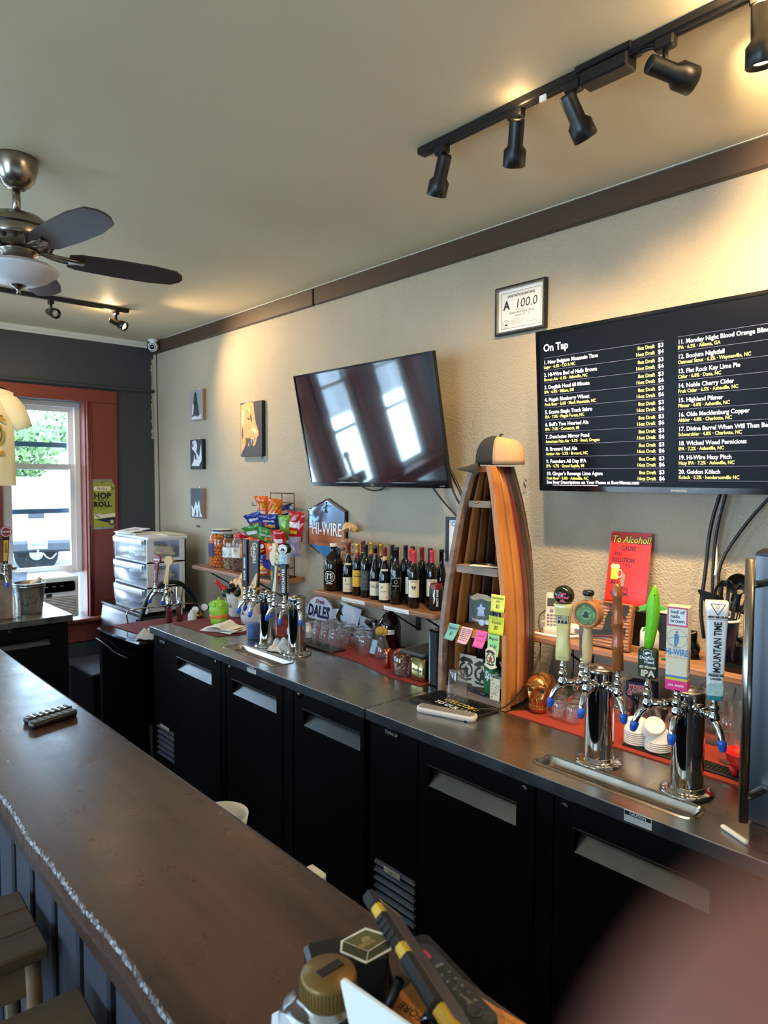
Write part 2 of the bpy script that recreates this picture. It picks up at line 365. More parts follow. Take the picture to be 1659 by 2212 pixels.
# ---------------------------------------------------------------- windows of the street wall
def window(n, x0, x1, z0, z1, mid, detailed):
    t = thing('window_%d' % n, None, None, (0, 0, 0)); t['kind'] = 'structure'
    y = 5.07
    cw = .215 if detailed else .12
    for nm, c, d in (('casing', (x1 + cw / 2, y - .012, (z0 + z1) / 2), (cw, .024, z1 - z0)),
                     ('casing', (x0 - .06, y - .012, (z0 + z1) / 2), (.12, .024, z1 - z0)),
                     ('head_casing', ((x0 + x1 + cw - .12) / 2, y - .014, z1 + .045), (x1 - x0 + cw + .12, .028, .09))):
        g = G(); g.box(c, d, .004); g.ob(nm, 'red_paint', t)
    for x in (x1 + .006,):
        for k in range(3): g = G(); g.cyl((x + k * .011, y - .026, z0), (x + k * .011, y - .026, z1), .005, n=8); g.ob('bead', 'red_paint', t)
    g = G(); g.box(((x0 + x1 + cw - .12) / 2, y - .05, z0 - .012), (x1 - x0 + cw + .14, .11, .024), .006); g.ob('sill', 'red_paint', t)
    g = G(); g.box(((x0 + x1 + cw - .12) / 2, y - .012, z0 - .10), (x1 - x0 + cw + .1, .024, .15), .004); g.ob('apron', 'red_paint', t)
    for s, x in ((1, x1), (-1, x0)):
        g = G(); g.box((x - s * .004, y + .045, (z0 + z1) / 2), (.008, .085, z1 - z0)); g.ob('jamb', 'red_paint', t)
    yf = y + .10; e = .014; a, b = x0 + e, x1 - e; zb = 1.03 if detailed else z0 + .02
    g = G(); g.at(basis((0, yf, 0), (1, 0, 0), (0, 0, 1))); holed(g, a - .005, b + .005, zb - .02, z1, [(a + .03, b - .03, zb, z1 - .035)], .07); g.ob('frame', 'vinyl', t)
    # upper sash, lower sash
    for nm, yy, lo, hi in (('upper_sash', yf + .04, mid - .02, z1 - .035), ('lower_sash', yf + .008, zb, mid + .022)):
        l, r = a + .03, b - .03
        g = G(); g.at(basis((0, yy, 0), (1, 0, 0), (0, 0, 1))); holed(g, l, r, lo, hi, [(l + .04, r - .035, lo + .035, hi - .035)], .028); sa = g.ob(nm, 'vinyl', t)
        g = G(); g.box(((l + r) / 2, yy + .014, (lo + hi) / 2), (r - l - .07, .004, hi - lo - .07)); g.ob('pane', 'pane', sa)
        g = G(); g.box(((l + r) / 2, yf + .085, lo + (hi - lo) * (.40 if hi > mid + .1 else .56)), (r - l, .012, .034)); g.ob('storm_rail', 'storm_bar', t)
    return t
for i, (a, b, c, d) in enumerate(FAR_WINDOWS): window(i + 1, a, b, c, d, 1.77 if i < 4 else 1.5, i == 0)
for i, (a, b, c, d) in enumerate(SIDE_WINDOWS):
    t = thing('window_%d' % (6 + i), None, None); t['kind'] = 'structure'
    g = G(); g.at(basis((-3.06, 0, 0), (0, 1, 0), (0, 0, 1))); holed(g, a, b, c, d, [(a + .06, (a + b) / 2 - .03, c + .06, d - .06), ((a + b) / 2 + .03, b - .06, c + .06, d - .06)], .06); g.ob('frame', 'vinyl', t)
    g = G(); g.box((-3.09, (a + b) / 2, (c + d) / 2), (.004, b - a - .1, d - c - .1)); g.ob('pane', 'pane', t)
# ---------------------------------------------------------------- outside: street, truck, tree, building
mat('asphalt', (92, 94, 96), .9, var=(8, .12)); mat('truck_paint', (150, 158, 162), .35); mat('truck_dark', (30, 36, 46), .5); mat('tyre', (14, 16, 20), .8, bump=(60, .4, .01)); mat('tail_red', (150, 20, 20), .3)
mat('plate', (140, 150, 154), .4); mat('plate_ink', (40, 60, 110), .5); mat('pale_siding', (222, 224, 220), .8, bump=(8, .2, .02, (.1, .1, 6))); mat('leaf', (70, 100, 44), .6); mat('bark', (96, 82, 66), .9)
mat('truck_glass', (60, 84, 104), .1)
g = G(); g.box((4, 26, -.25), (60, 41.4, .2)); structure(g.ob('street', 'asphalt'))
mat('pale_slab', (214, 212, 206), .9, var=(3, .06)); g = G(); g.box((-6.6, 9.2, -.13), (15, 7.6, .06)); structure(g.ob('bounce_slab', 'pale_slab'))  # unseen pale slab added to brighten the window reflections in the dark television
M = TR(3.66, 13.2, -.15) @ RZ(-.22)
t = thing('pickup_truck', 'white pickup truck parked outside the window, tailgate and plate towards the glass', 'truck', M=M)
g = G(); g.at(RX(PI / 2)); g.prism([(-.9, .72), (.9, .72), (.92, .9), (.9, 1.30), (.86, 1.34), (-.86, 1.34), (-.9, 1.30), (-.92, .9)], -.06, .0)
tg = g.ob('tailgate', 'truck_paint', t)
g = G(); g.box((0, -.008, 1.17), (.26, .02, .11), .01); g.ob('tailgate_handle', 'truck_dark', tg)
g = G(); g.at(RX(PI / 2)); g.prism([(-.17, .985), (-.05, .985), (-.035, .965), (.035, .965), (.05, .985), (.17, .985), (.15, 1.03), (.05, 1.03), (.035, 1.05), (-.035, 1.05), (-.05, 1.03), (-.15, 1.03)], .001, .015); g.ob('emblem', 'gold_print', tg)
for s in (-1, 1):
    g = G(); g.box((s * .93, .9, 1.0), (.14, 1.9, .62), .05); g.ob('bed_side', 'truck_paint', t)
    g = G(); g.box((s * .93, -.03, 1.12), (.12, .06, .36), .02); g.ob('tail_light', 'tail_red', t)
    g = G(); g.at(TR(s * .8, 1.1, .38) @ RY(PI / 2)); g.lathe([(.1, -.11), (.3, -.11), (.37, -.07), (.37, .07), (.3, .11), (.1, .11)], n=24); g.ob('wheel', 'tyre', t)
g = G(); g.box((0, 1.0, .68), (1.7, 1.9, .06)); g.ob('bed_floor', 'truck_paint', t)
g = G(); g.box((0, -.14, .62), (1.86, .2, .2), .04); bp = g.ob('bumper', 'truck_dark', t)
g = G(); g.box((0, -.245, .66), (.305, .01, .155), .004); pl = g.ob('licence_plate', 'plate', bp)
g = G(); g.at(TR(0, -.251, 0) @ RX(PI / 2)); g.text('FAR-8152', .085, 0, .635, 0, 'CENTER', .003, sx=.75); g.text('NORTH CAROLINA', .022, 0, .71, 0, 'CENTER'); g.ob('plate_lettering', 'plate_ink', bp)
g = G(); g.at(TR(0, .22, .46) @ RX(PI / 2 - .12)); g.lathe([(.12, -.1), (.3, -.11), (.36, -.07), (.36, .07), (.3, .11), (.12, .1)], n=32); g.ob('spare_wheel', 'tyre', t)
g = G(); g.box((0, -.2, .5), (.07, .2, .07)); g.cyl((0, -.28, .53), (0, -.28, .58), .02); g.ball((0, -.28, .6), .03); h = g.ob('tow_hitch', 'galvanised', t)
g = G(); g.tube([(.08, -.2, .52), (.14, -.25, .42), (.22, -.25, .40), (.3, -.2, .5)], .012, smooth=1); g.ob('safety_chain', 'galvanised', t)
g = G(); g.prism([(1.9, .7), (3.6, .7), (3.6, 1.35), (3.1, 1.85), (2.1, 1.85), (1.9, 1.35)], -.85, .85); o = g.ob('cab', 'truck_paint', t); o.matrix_local = Matrix(((0, 0, 1, 0), (1, 0, 0, 0), (0, 1, 0, 0), (0, 0, 0, 1)))
g = G(); g.at(basis((0, 1.985, 0), (1, 0, 0), (0, .2, .5))); g.box((0, 1.62, -.02), (1.4, .36, .02), .01); g.ob('rear_window', 'truck_glass', t)
for gi, (x, y, h, r) in enumerate([(4.7, 19.5, 3.0, 1.3), (7.6, 21, 4.2, 1.8), (1.2, 23, 4.0, 1.8)]):
    lab = ['small leafy tree seen through the upper sash above the truck', 'taller street tree further along behind the pickup truck', 'broad street tree standing across the road from the window'][gi]
    t = thing('street_tree', lab, 'tree', (x, y, -.15))
    g = G(); g.tube([(0, 0, 0), (.05, 0, h * .4), (-.05, .05, h * .8)], [.14, .06]); g.ob('trunk', 'bark', t)
    g = G(); random.seed(gi)
    for i in range(1400):
        d = Vector((random.gauss(0, 1), random.gauss(0, 1), random.gauss(0, 1))).normalized() * r * random.random() ** .4; d.z = d.z * .7 + h * .85
        a = Vector((random.gauss(0, 1), random.gauss(0, 1), random.gauss(0, 1))).normalized() * .09; b = a.orthogonal() * .6
        g.add([tuple(d - a), tuple(d + b), tuple(d + a), tuple(d - b)], [(0, 1, 2, 3)])
    g.ob('foliage', 'leaf', t)['kind'] = 'stuff'
t = thing('building', 'pale sided building across the street beyond the parked truck', 'building', (4, 34, -.15))
g = G(); g.box((0, 2, 1.6), (26, 4, 3.2)); g.ob('wall', 'pale_siding', t)
g = G(); g.at(basis((0, 0, 0), (0, 1, 0), (0, 0, 1))); g.prism([(-.4, 3.2), (4.4, 3.2), (2, 4.4)], -13.2, 13.2); g.ob('roof', 'truck_dark', t)
for i in range(5): g = G(); g.box((-9 + i * 4.5, -.03, 1.7), (1.2, .06, 1.4)); g.ob('window', 'truck_glass', t)
# ---------------------------------------------------------------- back-bar coolers
def pocket_door(t, ya, yb, pk, lock, z0=.10, z1=.898, x=1.475, name='door'):
    """door whose front lies on x, from ya (far end) to yb; pk=(y,y,z,z) recessed pull; lock=(y,z)"""
    g = G(); g.at(basis((x, 0, 0), (0, -1, 0), (0, 0, 1)))
    holed(g, -ya, -yb, z0, z1, [(-pk[0], -pk[1], pk[2], pk[3])], .03); d = g.obw(name, 'black_vinyl', t)
    a, b, c, e = -pk[0], -pk[1], pk[2], pk[3]; g = G(); g.at(basis((x, 0, 0), (0, -1, 0), (0, 0, 1)))
    zb = c + (e - c) * .86
    g.add([(a, c, 0), (b, c, 0), (b, zb, -.036), (a, zb, -.036)], [(0, 1, 2, 3)]); g.use(1)
    g.add([(a, e, 0), (b, e, 0), (b, zb, -.036), (a, zb, -.036), (a, c, 0), (b, c, 0)], [(0, 3, 2, 1), (0, 4, 3), (1, 2, 5)])
    g.obw('recessed_pull', ['pocket', 'black_matt'], d)
    g = G(); g.box((x - .002, (pk[0] + pk[1]) / 2, pk[3] + .004), (.006, pk[0] - pk[1] + .012, .006), .002); g.obw('pull_lip', 'black_satin', d)
    g = G(); g.cyl((x, lock[0], lock[1]), (x - .006, lock[0], lock[1]), .011, n=18); g.cyl((x - .006, lock[0], lock[1]), (x - .009, lock[0], lock[1]), .007, n=14); g.obw('lock', 'chrome', d)
    return d
def cooler(label, y_far, y_near, doors, grille, tray, badge, joints):
    t = thing('bar_cooler', label, 'bar cooler', (1.8, (y_far + y_near) / 2, 0), group=None)
    g = G(); g.box((1.83, (y_far + y_near) / 2, .51), (.65, y_far - y_near, .79)); g.box((1.84, (y_far + y_near) / 2, .06), (.6, y_far - y_near - .03, .12)); g.obw('body', 'black_vinyl', t)
    ga, gb = grille
    g = G(); g.at(basis((1.478, 0, 0), (0, -1, 0), (0, 0, 1))); holed(g, -ga, -gb, .1, .898, [(-ga + .012, -gb - .012, .275, .445)], .025); g.obw('side_panel', 'black_vinyl', t)
    for i in range(6):
        z = .29 + i * .0275
        g = G(); g.at(TR(1.488, (ga + gb) / 2, z) @ RY(-.62)); g.box((0, 0, 0), (.017, ga - gb - .026, .0025)); g.obw('louver_slat', 'slat', t)
    for i in range(7): 
        g = G(); g.cyl((1.478, gb + .006, .28 + i * .026), (1.4755, gb + .006, .28 + i * .026), .003, n=8); g.obw('screw', 'galvanised', t)
    for d in doors: pocket_door(t, *d)
    for a, b in joints: g = G(); g.box((1.485, (a + b) / 2, .5), (.02, a - b - .006, .796), .002); g.obw('mullion', 'black_vinyl', t)
    # stainless top with a drip tray let into it
    tx0, tx1, ty0, ty1 = tray
    g = G(); g.at(TR(0, 0, .94)); holed(g, 1.462, 2.15, y_near - .0, y_far + .0, [(tx0 + .012, tx1 - .012, ty0 + .012, ty1 - .012)], .012); top = g.obw('steel_top', 'steel', t)
    g = G(); g.box((1.4615, (y_far + y_near) / 2, .9225), (.005, y_far - y_near, .035), .002); g.obw('front_lip', 'steel_lip', top)
    g = G(); L = [(0, .9405), (.004, .943), (.009, .943), (.013, .938), (.02, .922), (.03, .9195)]
    g.loft([lift(rrect(tx0 + e, ty0 + e, tx1 - e, ty1 - e, max(.03 - e, .004)), z) for e, z in L], cap1=True); tr = g.obw('drip_tray', 'brushed', t)
    g = G(); c = ((tx0 + tx1) / 2, ty1 - .12, .9198); g.cyl(c, (c[0], c[1], .9215), .016, n=16); g.cyl((c[0], c[1], .9215), (c[0], c[1], .9218), .008, n=10); g.obw('drain', 'brass', tr)
    if badge:
        g = G(); g.box((1.476, badge[0], badge[1]), (.004, .06, .018), .002); b = g.obw('badge', 'black_satin', t)
    return t
ck = cooler('long black back-bar cooler with three doors under the pair of far beer towers', 3.37, 1.69,
    [(3.13, 2.675, (3.09, 2.755, .772, .830), (2.715, .886)), (2.625, 2.195, (2.57, 2.235, .778, .836), (2.593, .888)), (2.115, 1.712, (2.055, 1.73, .780, .838), (2.083, .890))],
    (3.365, 3.135), (1.515, 1.625, 2.305, 2.745), (3.258, .874), [(2.67, 2.63), (2.19, 2.12)])
cr = cooler('black two-door back-bar cooler with dark pulls under the near beer towers', 1.686, .2,
    [(1.452, 1.03, (1.41, 1.086, .770, .830), (1.06, .884)), (.965, .5, (.907, .58, .772, .830), (.937, .881))],
    (1.68, 1.46), (1.51, 1.605, .635, 1.075), (1.575, .882), [(1.025, .97)])
def front_text(g, y, z, x): g.at(basis((x, y, z), (0, -1, 0), (0, 0, 1))); return g
for t, (y, z) in ((ck, (3.258, .872)), (cr, (1.575, .880))):
    g = G(); front_text(g, y, z, 1.4732).text('Turbo air', .016, 0, 0, 0, 'CENTER', .0006, .2); g.obw('badge_lettering', 'silver_print', t)
for t, (ya, yb, za, zb, x) in ((ck, (2.424, 2.357, .909, .938, 1.4588)), (cr, (.769, .703, .912, .9385, 1.4588))):
    g = G(); g.box((x, (ya + yb) / 2, (za + zb) / 2), (.001, ya - yb, zb - za)); lb = g.obw('caution_label', 'white', t)
    g = G(); front_text(g, ya, za, x - .0007); w = ya - yb; h = zb - za; g.rect(.001, h * .6, w - .001, h - .001)
    for k, s in enumerate(('To prevent a child from being entrapped,', 'keep out of reach of children and not in the', 'vicinity of refrigerator.')): g.text(s, .0034, .002, h * .46 - k * .0042, 0)
    g.use(1); g.text('CAUTION', .009, w / 2, h * .68, .0003, 'CENTER', .0002); g.obw('label_print', ['ink', 'white'], lb)
g = G(); front_text(g, 1.6, .428, 1.4735); g.box((.03, 0, 0), (.075, .018, .0008)); g.use(1).text('2-8-23', .013, .03, -.005, .0008, 'CENTER', 0, .2); g.obw('date_tape', ['white', 'ink'], cr)
g = G(); front_text(g, 3.24, .448, 1.4735); g.box((0, 0, 0), (.1, .014, .0008)); g.obw('paper_tag', 'white', ck)
# ---------------------------------------------------------------- the long wooden bar
wood('bar_wood', (36, 23, 18), (86, 60, 46), 1, 9, .3, .25)
def bar_material():
    m = MATS['bar_wood']; t = m.node_tree; N = t.nodes; L = t.links; p = N['Principled BSDF']
    tc = [n for n in N if n.type == 'TEX_COORD'][0]
    n = N.new('ShaderNodeTexNoise'); n.inputs['Scale'].default_value = 14; n.inputs['Detail'].default_value = 10; L.new(tc.outputs['Object'], n.inputs[0])
    r = N.new('ShaderNodeMapRange'); r.inputs[1].default_value = .2; r.inputs[2].default_value = .8; r.inputs[3].default_value = .22; r.inputs[4].default_value = .40; L.new(n.outputs['Fac'], r.inputs[0]); L.new(r.outputs[0], p.inputs['Roughness'])
    # dents and scratches
    mp = N.new('ShaderNodeMapping'); mp.inputs['Scale'].default_value = (1, .35, 1); mp.inputs['Rotation'].default_value = (0, 0, .4); L.new(tc.outputs['Object'], mp.inputs[0])
    v = N.new('ShaderNodeTexVoronoi'); v.inputs['Scale'].default_value = 26; L.new(mp.outputs[0], v.inputs[0])
    rr = N.new('ShaderNodeMapRange'); rr.inputs[1].default_value = 0; rr.inputs[2].default_value = .07; L.new(v.outputs['Distance'], rr.inputs[0])
    old = [n for n in N if n.type == 'BUMP'][0]; b = N.new('ShaderNodeBump'); b.inputs['Strength'].default_value = .3; b.inputs['Distance'].default_value = .003
    n3 = N.new('ShaderNodeTexNoise'); n3.inputs['Scale'].default_value = 18; n3.inputs['Detail'].default_value = 5; L.new(mp.outputs[0], n3.inputs[0])
    ad = N.new('ShaderNodeMath'); ad.operation = 'MULTIPLY_ADD'; ad.inputs[1].default_value = .7; L.new(n3.outputs['Fac'], ad.inputs[0]); L.new(rr.outputs[0], ad.inputs[2])
    L.new(ad.outputs[0], b.inputs['Height']); L.new(old.outputs[0], b.inputs['Normal']); L.new(b.outputs[0], p.inputs['Normal'])
bar_material(); MATS['bar_wood'].node_tree.nodes['Principled BSDF'].inputs['Coat Weight'].default_value = .25; MATS['bar_wood'].node_tree.nodes['Principled BSDF'].inputs['Coat Roughness'].default_value = .22
wood('bar_edge', (36, 22, 18), (60, 40, 32), 1, 14, .3, .4)
mat('bar_board', (46, 48, 58), .5, var=(10, .12, (1, 1, .1)), bump=(50, .15, .002)); mat('bar_dark', (26, 27, 32), .7)  # grey for the front boards, darker grey for carcass, rail and coin slot
bar = thing('bar_counter', 'long worn dark wooden bar top on a grey boarded front', 'bar', (.5, 1.9, 0))
Y0, Y1 = .405, 3.7
g = G(); random.seed(5)
def bar_loop(y):
    w = random.uniform(-.0012, .0012) + .002 * math.sin(y * 9) + .0015 * math.sin(y * 23); e = .335 + w
    j = lambda k=.0005: random.uniform(-k, k)
    return [(e + .004, y, 1.03), (e, y, 1.036), (e - .001 + j(), y, 1.064 + j()), (e + .0015 + j(), y, 1.0685 + j(.0005)), (e + .004 + j(.001), y, 1.07), (.635, y, 1.07), (.643, y, 1.066), (.645, y, 1.06), (.645, y, 1.03)]
g.loft([bar_loop(Y0 + (Y1 - Y0) * i / 600) for i in range(601)], True, True); g.obw('bar_top', 'bar_wood', bar)
g = G(); g.box((.352, (Y0 + Y1) / 2, 1.012), (.016, Y1 - Y0 - .02, .036), .004); g.obw('edge_board', 'bar_edge', bar)
g = G(); g.box((.54, (Y0 + Y1) / 2, .515), (.16, Y1 - Y0 - .04, 1.03)); g.obw('carcass', 'bar_dark', bar)
y = Y0 + .02
while y + .13 < Y1 - .03:
    g = G(); w = .125 + random.uniform(-.006, .006); g.box((.449, y + w / 2, .515), (.018, w, 1.0), .005); g.obw('front_board', 'bar_board', bar); y += w + .034
g = G(); g.box((.70, (Y0 + Y1) / 2, .925), (.15, Y1 - Y0 - .06, .02), .003); g.obw('speed_rail', 'bar_dark', bar)
tag(G().at(TR(.708, 1.292, .9355)).lathe([(.0, .001), (.040, .001), (.056, .02), (.061, .046), (.058, .046), (.052, .02), (.038, .005), (0, .005)], n=36).ob('dish', 'white'), 'white round dish on the rail behind the bar, its rim just showing', 'dish')
tag(G().tube([(.73, 1.2, .945), (.72, 1.1, .97), (.712, .99, .985), (.708, .90, .975), (.712, .80, .99), (.708, .70, .985), (.712, .55, .99), (.73, .45, .945)], .005, smooth=2).ob('power_cable', 'black_satin'), 'thin dark cable along the back edge of the bar', 'cable')
tag(G().box((.722, .975, .964), (.03, .045, .057), .006).ob('plug_adapter', 'white'), 'white plug adapter just behind the bar edge beside the cable', 'adapter')
# ---------------------------------------------------------------- wall shelves
def shelf(label, y0, y1, brackets, rot=0):
    t = thing('wall_shelf', label, 'shelf', (2.24, (y0 + y1) / 2, 1.12))
    g = G(); L = [(0, 1.123), (-.004, 1.127), (-.004, 1.141), (0, 1.145)]
    g.loft([lift(rrect(2.02 - e * 0 + (-e if False else 0) + (0 if e == 0 else -.003), y0 - (0 if e == 0 else .003), 2.249, y1 + (0 if e == 0 else .003), .02), z) for e, z in L], True, True); g.obw('board', 'shelf_wood', t)
    for y in brackets:
        g = G(); g.box((2.244, y, 1.06), (.006, .025, .126)); g.box((2.13, y, 1.1195), (.2, .025, .005)); g.tube([(2.05, y, 1.118), (2.241, y, 1.005)], .004); g.obw('bracket', 'black_satin', t)
    return t
sh1 = shelf('wooden wall shelf holding snack jars and the crisp rack, far end', 3.12, 4.02, (3.3, 3.85))
sh2 = shelf('wooden wall shelf holding the row of wine bottles', 1.905, 2.735, (2.22, 1.99))
sh3 = shelf('wooden wall shelf holding the phone, carved picture and blue crock', .3, 1.47, (.70, 1.33))
g = G(); g.box((2.135, 3.1225, 1.134), (.20, .008, .026)); g.obw('end_grain', 'oak', sh1)
for ya, yb, s in ((2.50, 2.335, 'House wines, bottles only'), (2.205, 2.05, 'By the glass, ask us')):
    g = G(); g.box((2.0155, (ya + yb) / 2, 1.134), (.001, ya - yb, .017)); sl = g.obw('shelf_label', 'white', sh2)
    g = G(); front_text(g, ya - .01, 1.129, 2.0146)
    x = 0; random.seed(len(s))
    while x < ya - yb - .03: w = random.uniform(.004, .012); g.rect(x, .001, x + w, .0032); x += w + .003
    g.obw('label_scribble', 'grey', sl)
# ---------------------------------------------------------------- the boat-shaped shelf
boat = thing('boat_shelf', 'upright half boat made into a bookcase with striped plank sides', 'shelf', (1.95, 1.51, .9415))
# gunwale plane x = 1.79; half-width by height
HW = [(0, .138), (.12, .137), (.25, .134), (.40, .117), (.46, .106), (.55, .09), (.64, .073), (.72, .056), (.79, .035), (.80, .03)]
CY = [(0, 1.508), (.25, 1.504), (.46, 1.495), (.64, 1.488), (.8, 1.474)]
DP = [(0, .272), (.3, .272), (.5, .26), (.65, .22), (.8, .15)]
def itp(T, x):
    for (a, p), (b, q) in zip(T, T[1:]):
        if x <= b: return p + (q - p) * max(0, (x - a) / (b - a))
    return T[-1][1]
def hull(u, h, off=0):
    """u -1..1 across (far to near), h height: point of the hull; cosine section down to the keel"""
    a = u * PI / 2; w = itp(HW, h) + off; d = itp(DP, h) + off
    s = math.sin(a)
    return (1.79 + d * math.cos(a), itp(CY, h) - s * w, .94 + h)
US = [-1, -.86, -.72, -.6, -.48, -.36, -.24, -.12, 0, .12, .24, .33, .42, .5, .58, .66, .76, .88, 1]
HM = ['oak_dark', 'oak', 'oak_dark', 'walnut', 'oak_dark', 'oak', 'walnut', 'oak_dark', 'walnut', 'ebony', 'ebony', 'ebony', 'oak_dark', 'ebony', 'ebony', 'mahogany', 'oak', 'oak']
for u0, u1, m in zip(US, US[1:], HM):
    g = G(); g.grid(lambda a, b: hull(u0 + (u1 - u0 - .008) * a, .012 + .786 * b), 3, 14, .012); g.obw('hull_strake', m, boat)
for sgn, u in (('far', -1), ('near', 1)):
    g = G(); P = [hull(u, .0018 + .798 * i / 14, .004) for i in range(15)]
    loops = []
    for p in P: loops.append([(p[0] - .012, p[1] - .009, p[2]), (p[0] - .012, p[1] + .009, p[2]), (p[0] + .014, p[1] + .009, p[2]), (p[0] + .014, p[1] - .009, p[2])])
    g.loft(loops, True, True); g.obw('gunwale', 'grey_wood' if sgn == 'far' else 'oak', boat)
def boat_plank(h, th, m, front=.004):
    n = 9; poly = [hull(-1 + 2 * i / n, h, -.016) for i in range(n + 1)]
    pts = [(max(p[0], 1.79 - front), p[1]) for p in poly]; g = G(); g.prism(pts, .94 + h - th + (.0015 if h < .03 else 0), .94 + h); return g.obw('shelf_board', m, boat)
boat_plank(.024, .024, 'grey_wood', .0); boat_plank(.240, .024, 'oak', 0); boat_plank(.462, .026, 'grey_wood', .01); boat_plank(.685, .022, 'grey_wood', .01)
g = G(); n = 9; g.prism([hull(-1 + 2 * i / n, .80, -.002)[:2] for i in range(n + 1)], 1.722, 1.74); g.obw('bow_cap', 'oak_dark', boat)
# dark cabinet and framed cork board squeezed in beside the boat
t = thing('upright_cabinet', 'narrow black cabinet standing under the end of the wine shelf', 'cabinet', (1.93, 1.707, .9406))
g = G(); g.box((1.93, 1.7075, 1.042), (.25, .040, .203), .004); g.obw('body', 'black_satin', t); g = G(); g.box((1.806, 1.7245, 1.04), (.004, .006, .19)); g.obw('steel_strip', 'steel_lip', t); g = G(); g.box((1.93, 1.7075, 1.145), (.255, .043, .006), .002); g.obw('top_plate', 'black_gloss', t)
t = thing('framed_board', 'pale wood framed board leaning between the boat shelf and wine shelf', 'board', (1.83, 1.673, .9406))
g = G(); g.box((1.84, 1.673, 1.056), (.02, .024, .23), .003); g.obw('frame', 'light_wood', t); g = G(); g.box((1.851, 1.673, 1.05), (.004, .018, .21)); g.obw('backing', 'mahogany', t)
# ---------------------------------------------------------------- track lights
mat('bulb_off', (200, 196, 186), .3); mat('bulb_on', (255, 226, 170), .3, emit=((255, 214, 150), 30))
mat('track_black', (13, 13, 14), .4); mat('dark_steel', (60, 58, 58), .3, metal=1)
WARM = (1.0, .70, .36)
def track_head(t, p, d, power, body='track_black', cone=1.9, leak=0.0, s=1.0):
    """one lamp head: adapter on the track, stem, stepped can; a lit one carries its own bulb light"""
    x, y, z = p; d = Vector(d).normalized(); pv = Vector((x, y, z - .068))
    g = G(); g.box((x, y, z - .010), (.026, .046, .028), .004); a = g.obw('adapter', 'track_black', t)
    g = G(); g.cyl((x, y, z - .02), (x, y, z - .066), .0065, n=12); g.ball((x, y, z - .066), .0095); g.obw('stem', 'track_black', t)
    o = pv - d * .03 * s + Vector((d.y, -d.x, 0)) * .0
    q = d.orthogonal().normalized(); M = basis(o, q, d.cross(q)) if True else None
    g = G(); g.at(M @ Matrix.Scale(s, 4)); prof = [(0, -.012), (.0185, -.012), (.0205, -.008), (.0205, .052), (.0305, .064), (.031, .102), (.029, .104), (.0285, .07), (.018, .058), (0, .058)]
    g.lathe(prof, n=28)
    hd = g.obw('lamp_head', body, t)
    g = G(); g.at(M @ Matrix.Scale(s, 4)); g.lathe([(0, .098), (.015, .096), (.024, .086), (.026, .076), (0.02, .066)], n=20); g.obw('bulb', 'bulb_on' if power else 'bulb_off', hd)
    for k in range(6):
        g = G(); g.at(M @ Matrix.Scale(s, 4)); a_ = k * PI / 3; g.cyl((.011 * math.cos(a_), .011 * math.sin(a_), -.0123), (.011 * math.cos(a_), .011 * math.sin(a_), -.0128), .0022, n=8); g.obw('vent_hole', 'ink', hd)
    if power:
        l = bpy.data.lights.new('bulb_light', 'SPOT'); l.energy = power; l.color = WARM; l.spot_size = cone; l.spot_blend = .9; l.shadow_soft_size = .02
        lo = bpy.data.objects.new('bulb_light', l); COL.objects.link(lo); lo.matrix_world = basis(o + d * .112 * s, q, -(d.cross(q)))
        lo.parent = t; lo.matrix_parent_inverse = PW[t.name].inverted()
    if leak:
        l = bpy.data.lights.new('vent_glow', 'POINT'); l.energy = leak; l.color = WARM; l.shadow_soft_size = .012
        lo = bpy.data.objects.new('vent_glow', l); COL.objects.link(lo); lo.location = o - d * .03; lo.parent = t; lo.matrix_parent_inverse = PW[t.name].inverted()
t = thing('track_light', 'long black ceiling track light above the coolers with five black heads', 'track light', (1.545, .2, H))
g = G(); g.box((1.545, -.2, H - .011), (.034, 3.46, .022), .003); tk = g.obw('track', 'track_black', t)
for dx in (-.007, .007): g = G(); g.box((1.545 + dx, -.2, H - .0225), (.004, 3.4, .002)); g.obw('conductor_slot', 'ink', tk)
g = G(); g.box((1.548, .90, H - .008), (.06, .15, .016), .003); g.box((1.548, .90, H - .032), (.05, .125, .034), .004); g.obw('feed_box', 'track_black', t)
g = G(); g.box((1.535, 1.075, H - .03), (.006, .02, .016)); g.obw('paper_tag', 'white', t)
g = G(); g.tube([(1.548, .83, H - .022), (1.54, .80, H - .026), (1.55, .775, H - .03), (1.545, .768, H - .04)], .004, smooth=1); g.obw('loose_wire', 'track_black', t)
for y, d, pw, lk in ((1.44, (.2, .5, -.85), 0, 0), (1.168, (.42, .40, -.8), 26, .12), (.99, (.62, -.12, -.78), 30, .0), (.755, (.82, -.5, -.22), 36, .0), (.552, (.2, .05, -1), 24, 8.0), (.2, (.7, .1, -.8), 30, 5.0), (-.5, (.5, .1, -.8), 30, 3.0)):
    track_head(t, (1.545, y, H - .022), d, pw, leak=lk)
t = thing('track_light', 'far black ceiling track light near the street window, one head lit', 'track light', (.9, 4.15, H))
g = G(); g.box((.72, 4.15, H - .011), (1.94, .034, .022), .003); g.obw('track', 'track_black', t)
track_head(t, (1.615, 4.15, H - .022), (.55, -.68, -.42), 30, 'dark_steel', s=.9, leak=.9)
track_head(t, (1.25, 4.15, H - .022), (.1, -1, -.28), 0, 'dark_steel', s=.9)
track_head(t, (.75, 4.15, H - .022), (.3, .6, -.8), 14, 'dark_steel', s=.9)
t = thing('track_light', 'added black ceiling track light out of view, there to brighten the room', 'track light', (-1.3, 1.6, H))
g = G(); g.box((-1.3, 1.6, H - .011), (.034, 3.4, .022), .003); g.obw('track', 'track_black', t)
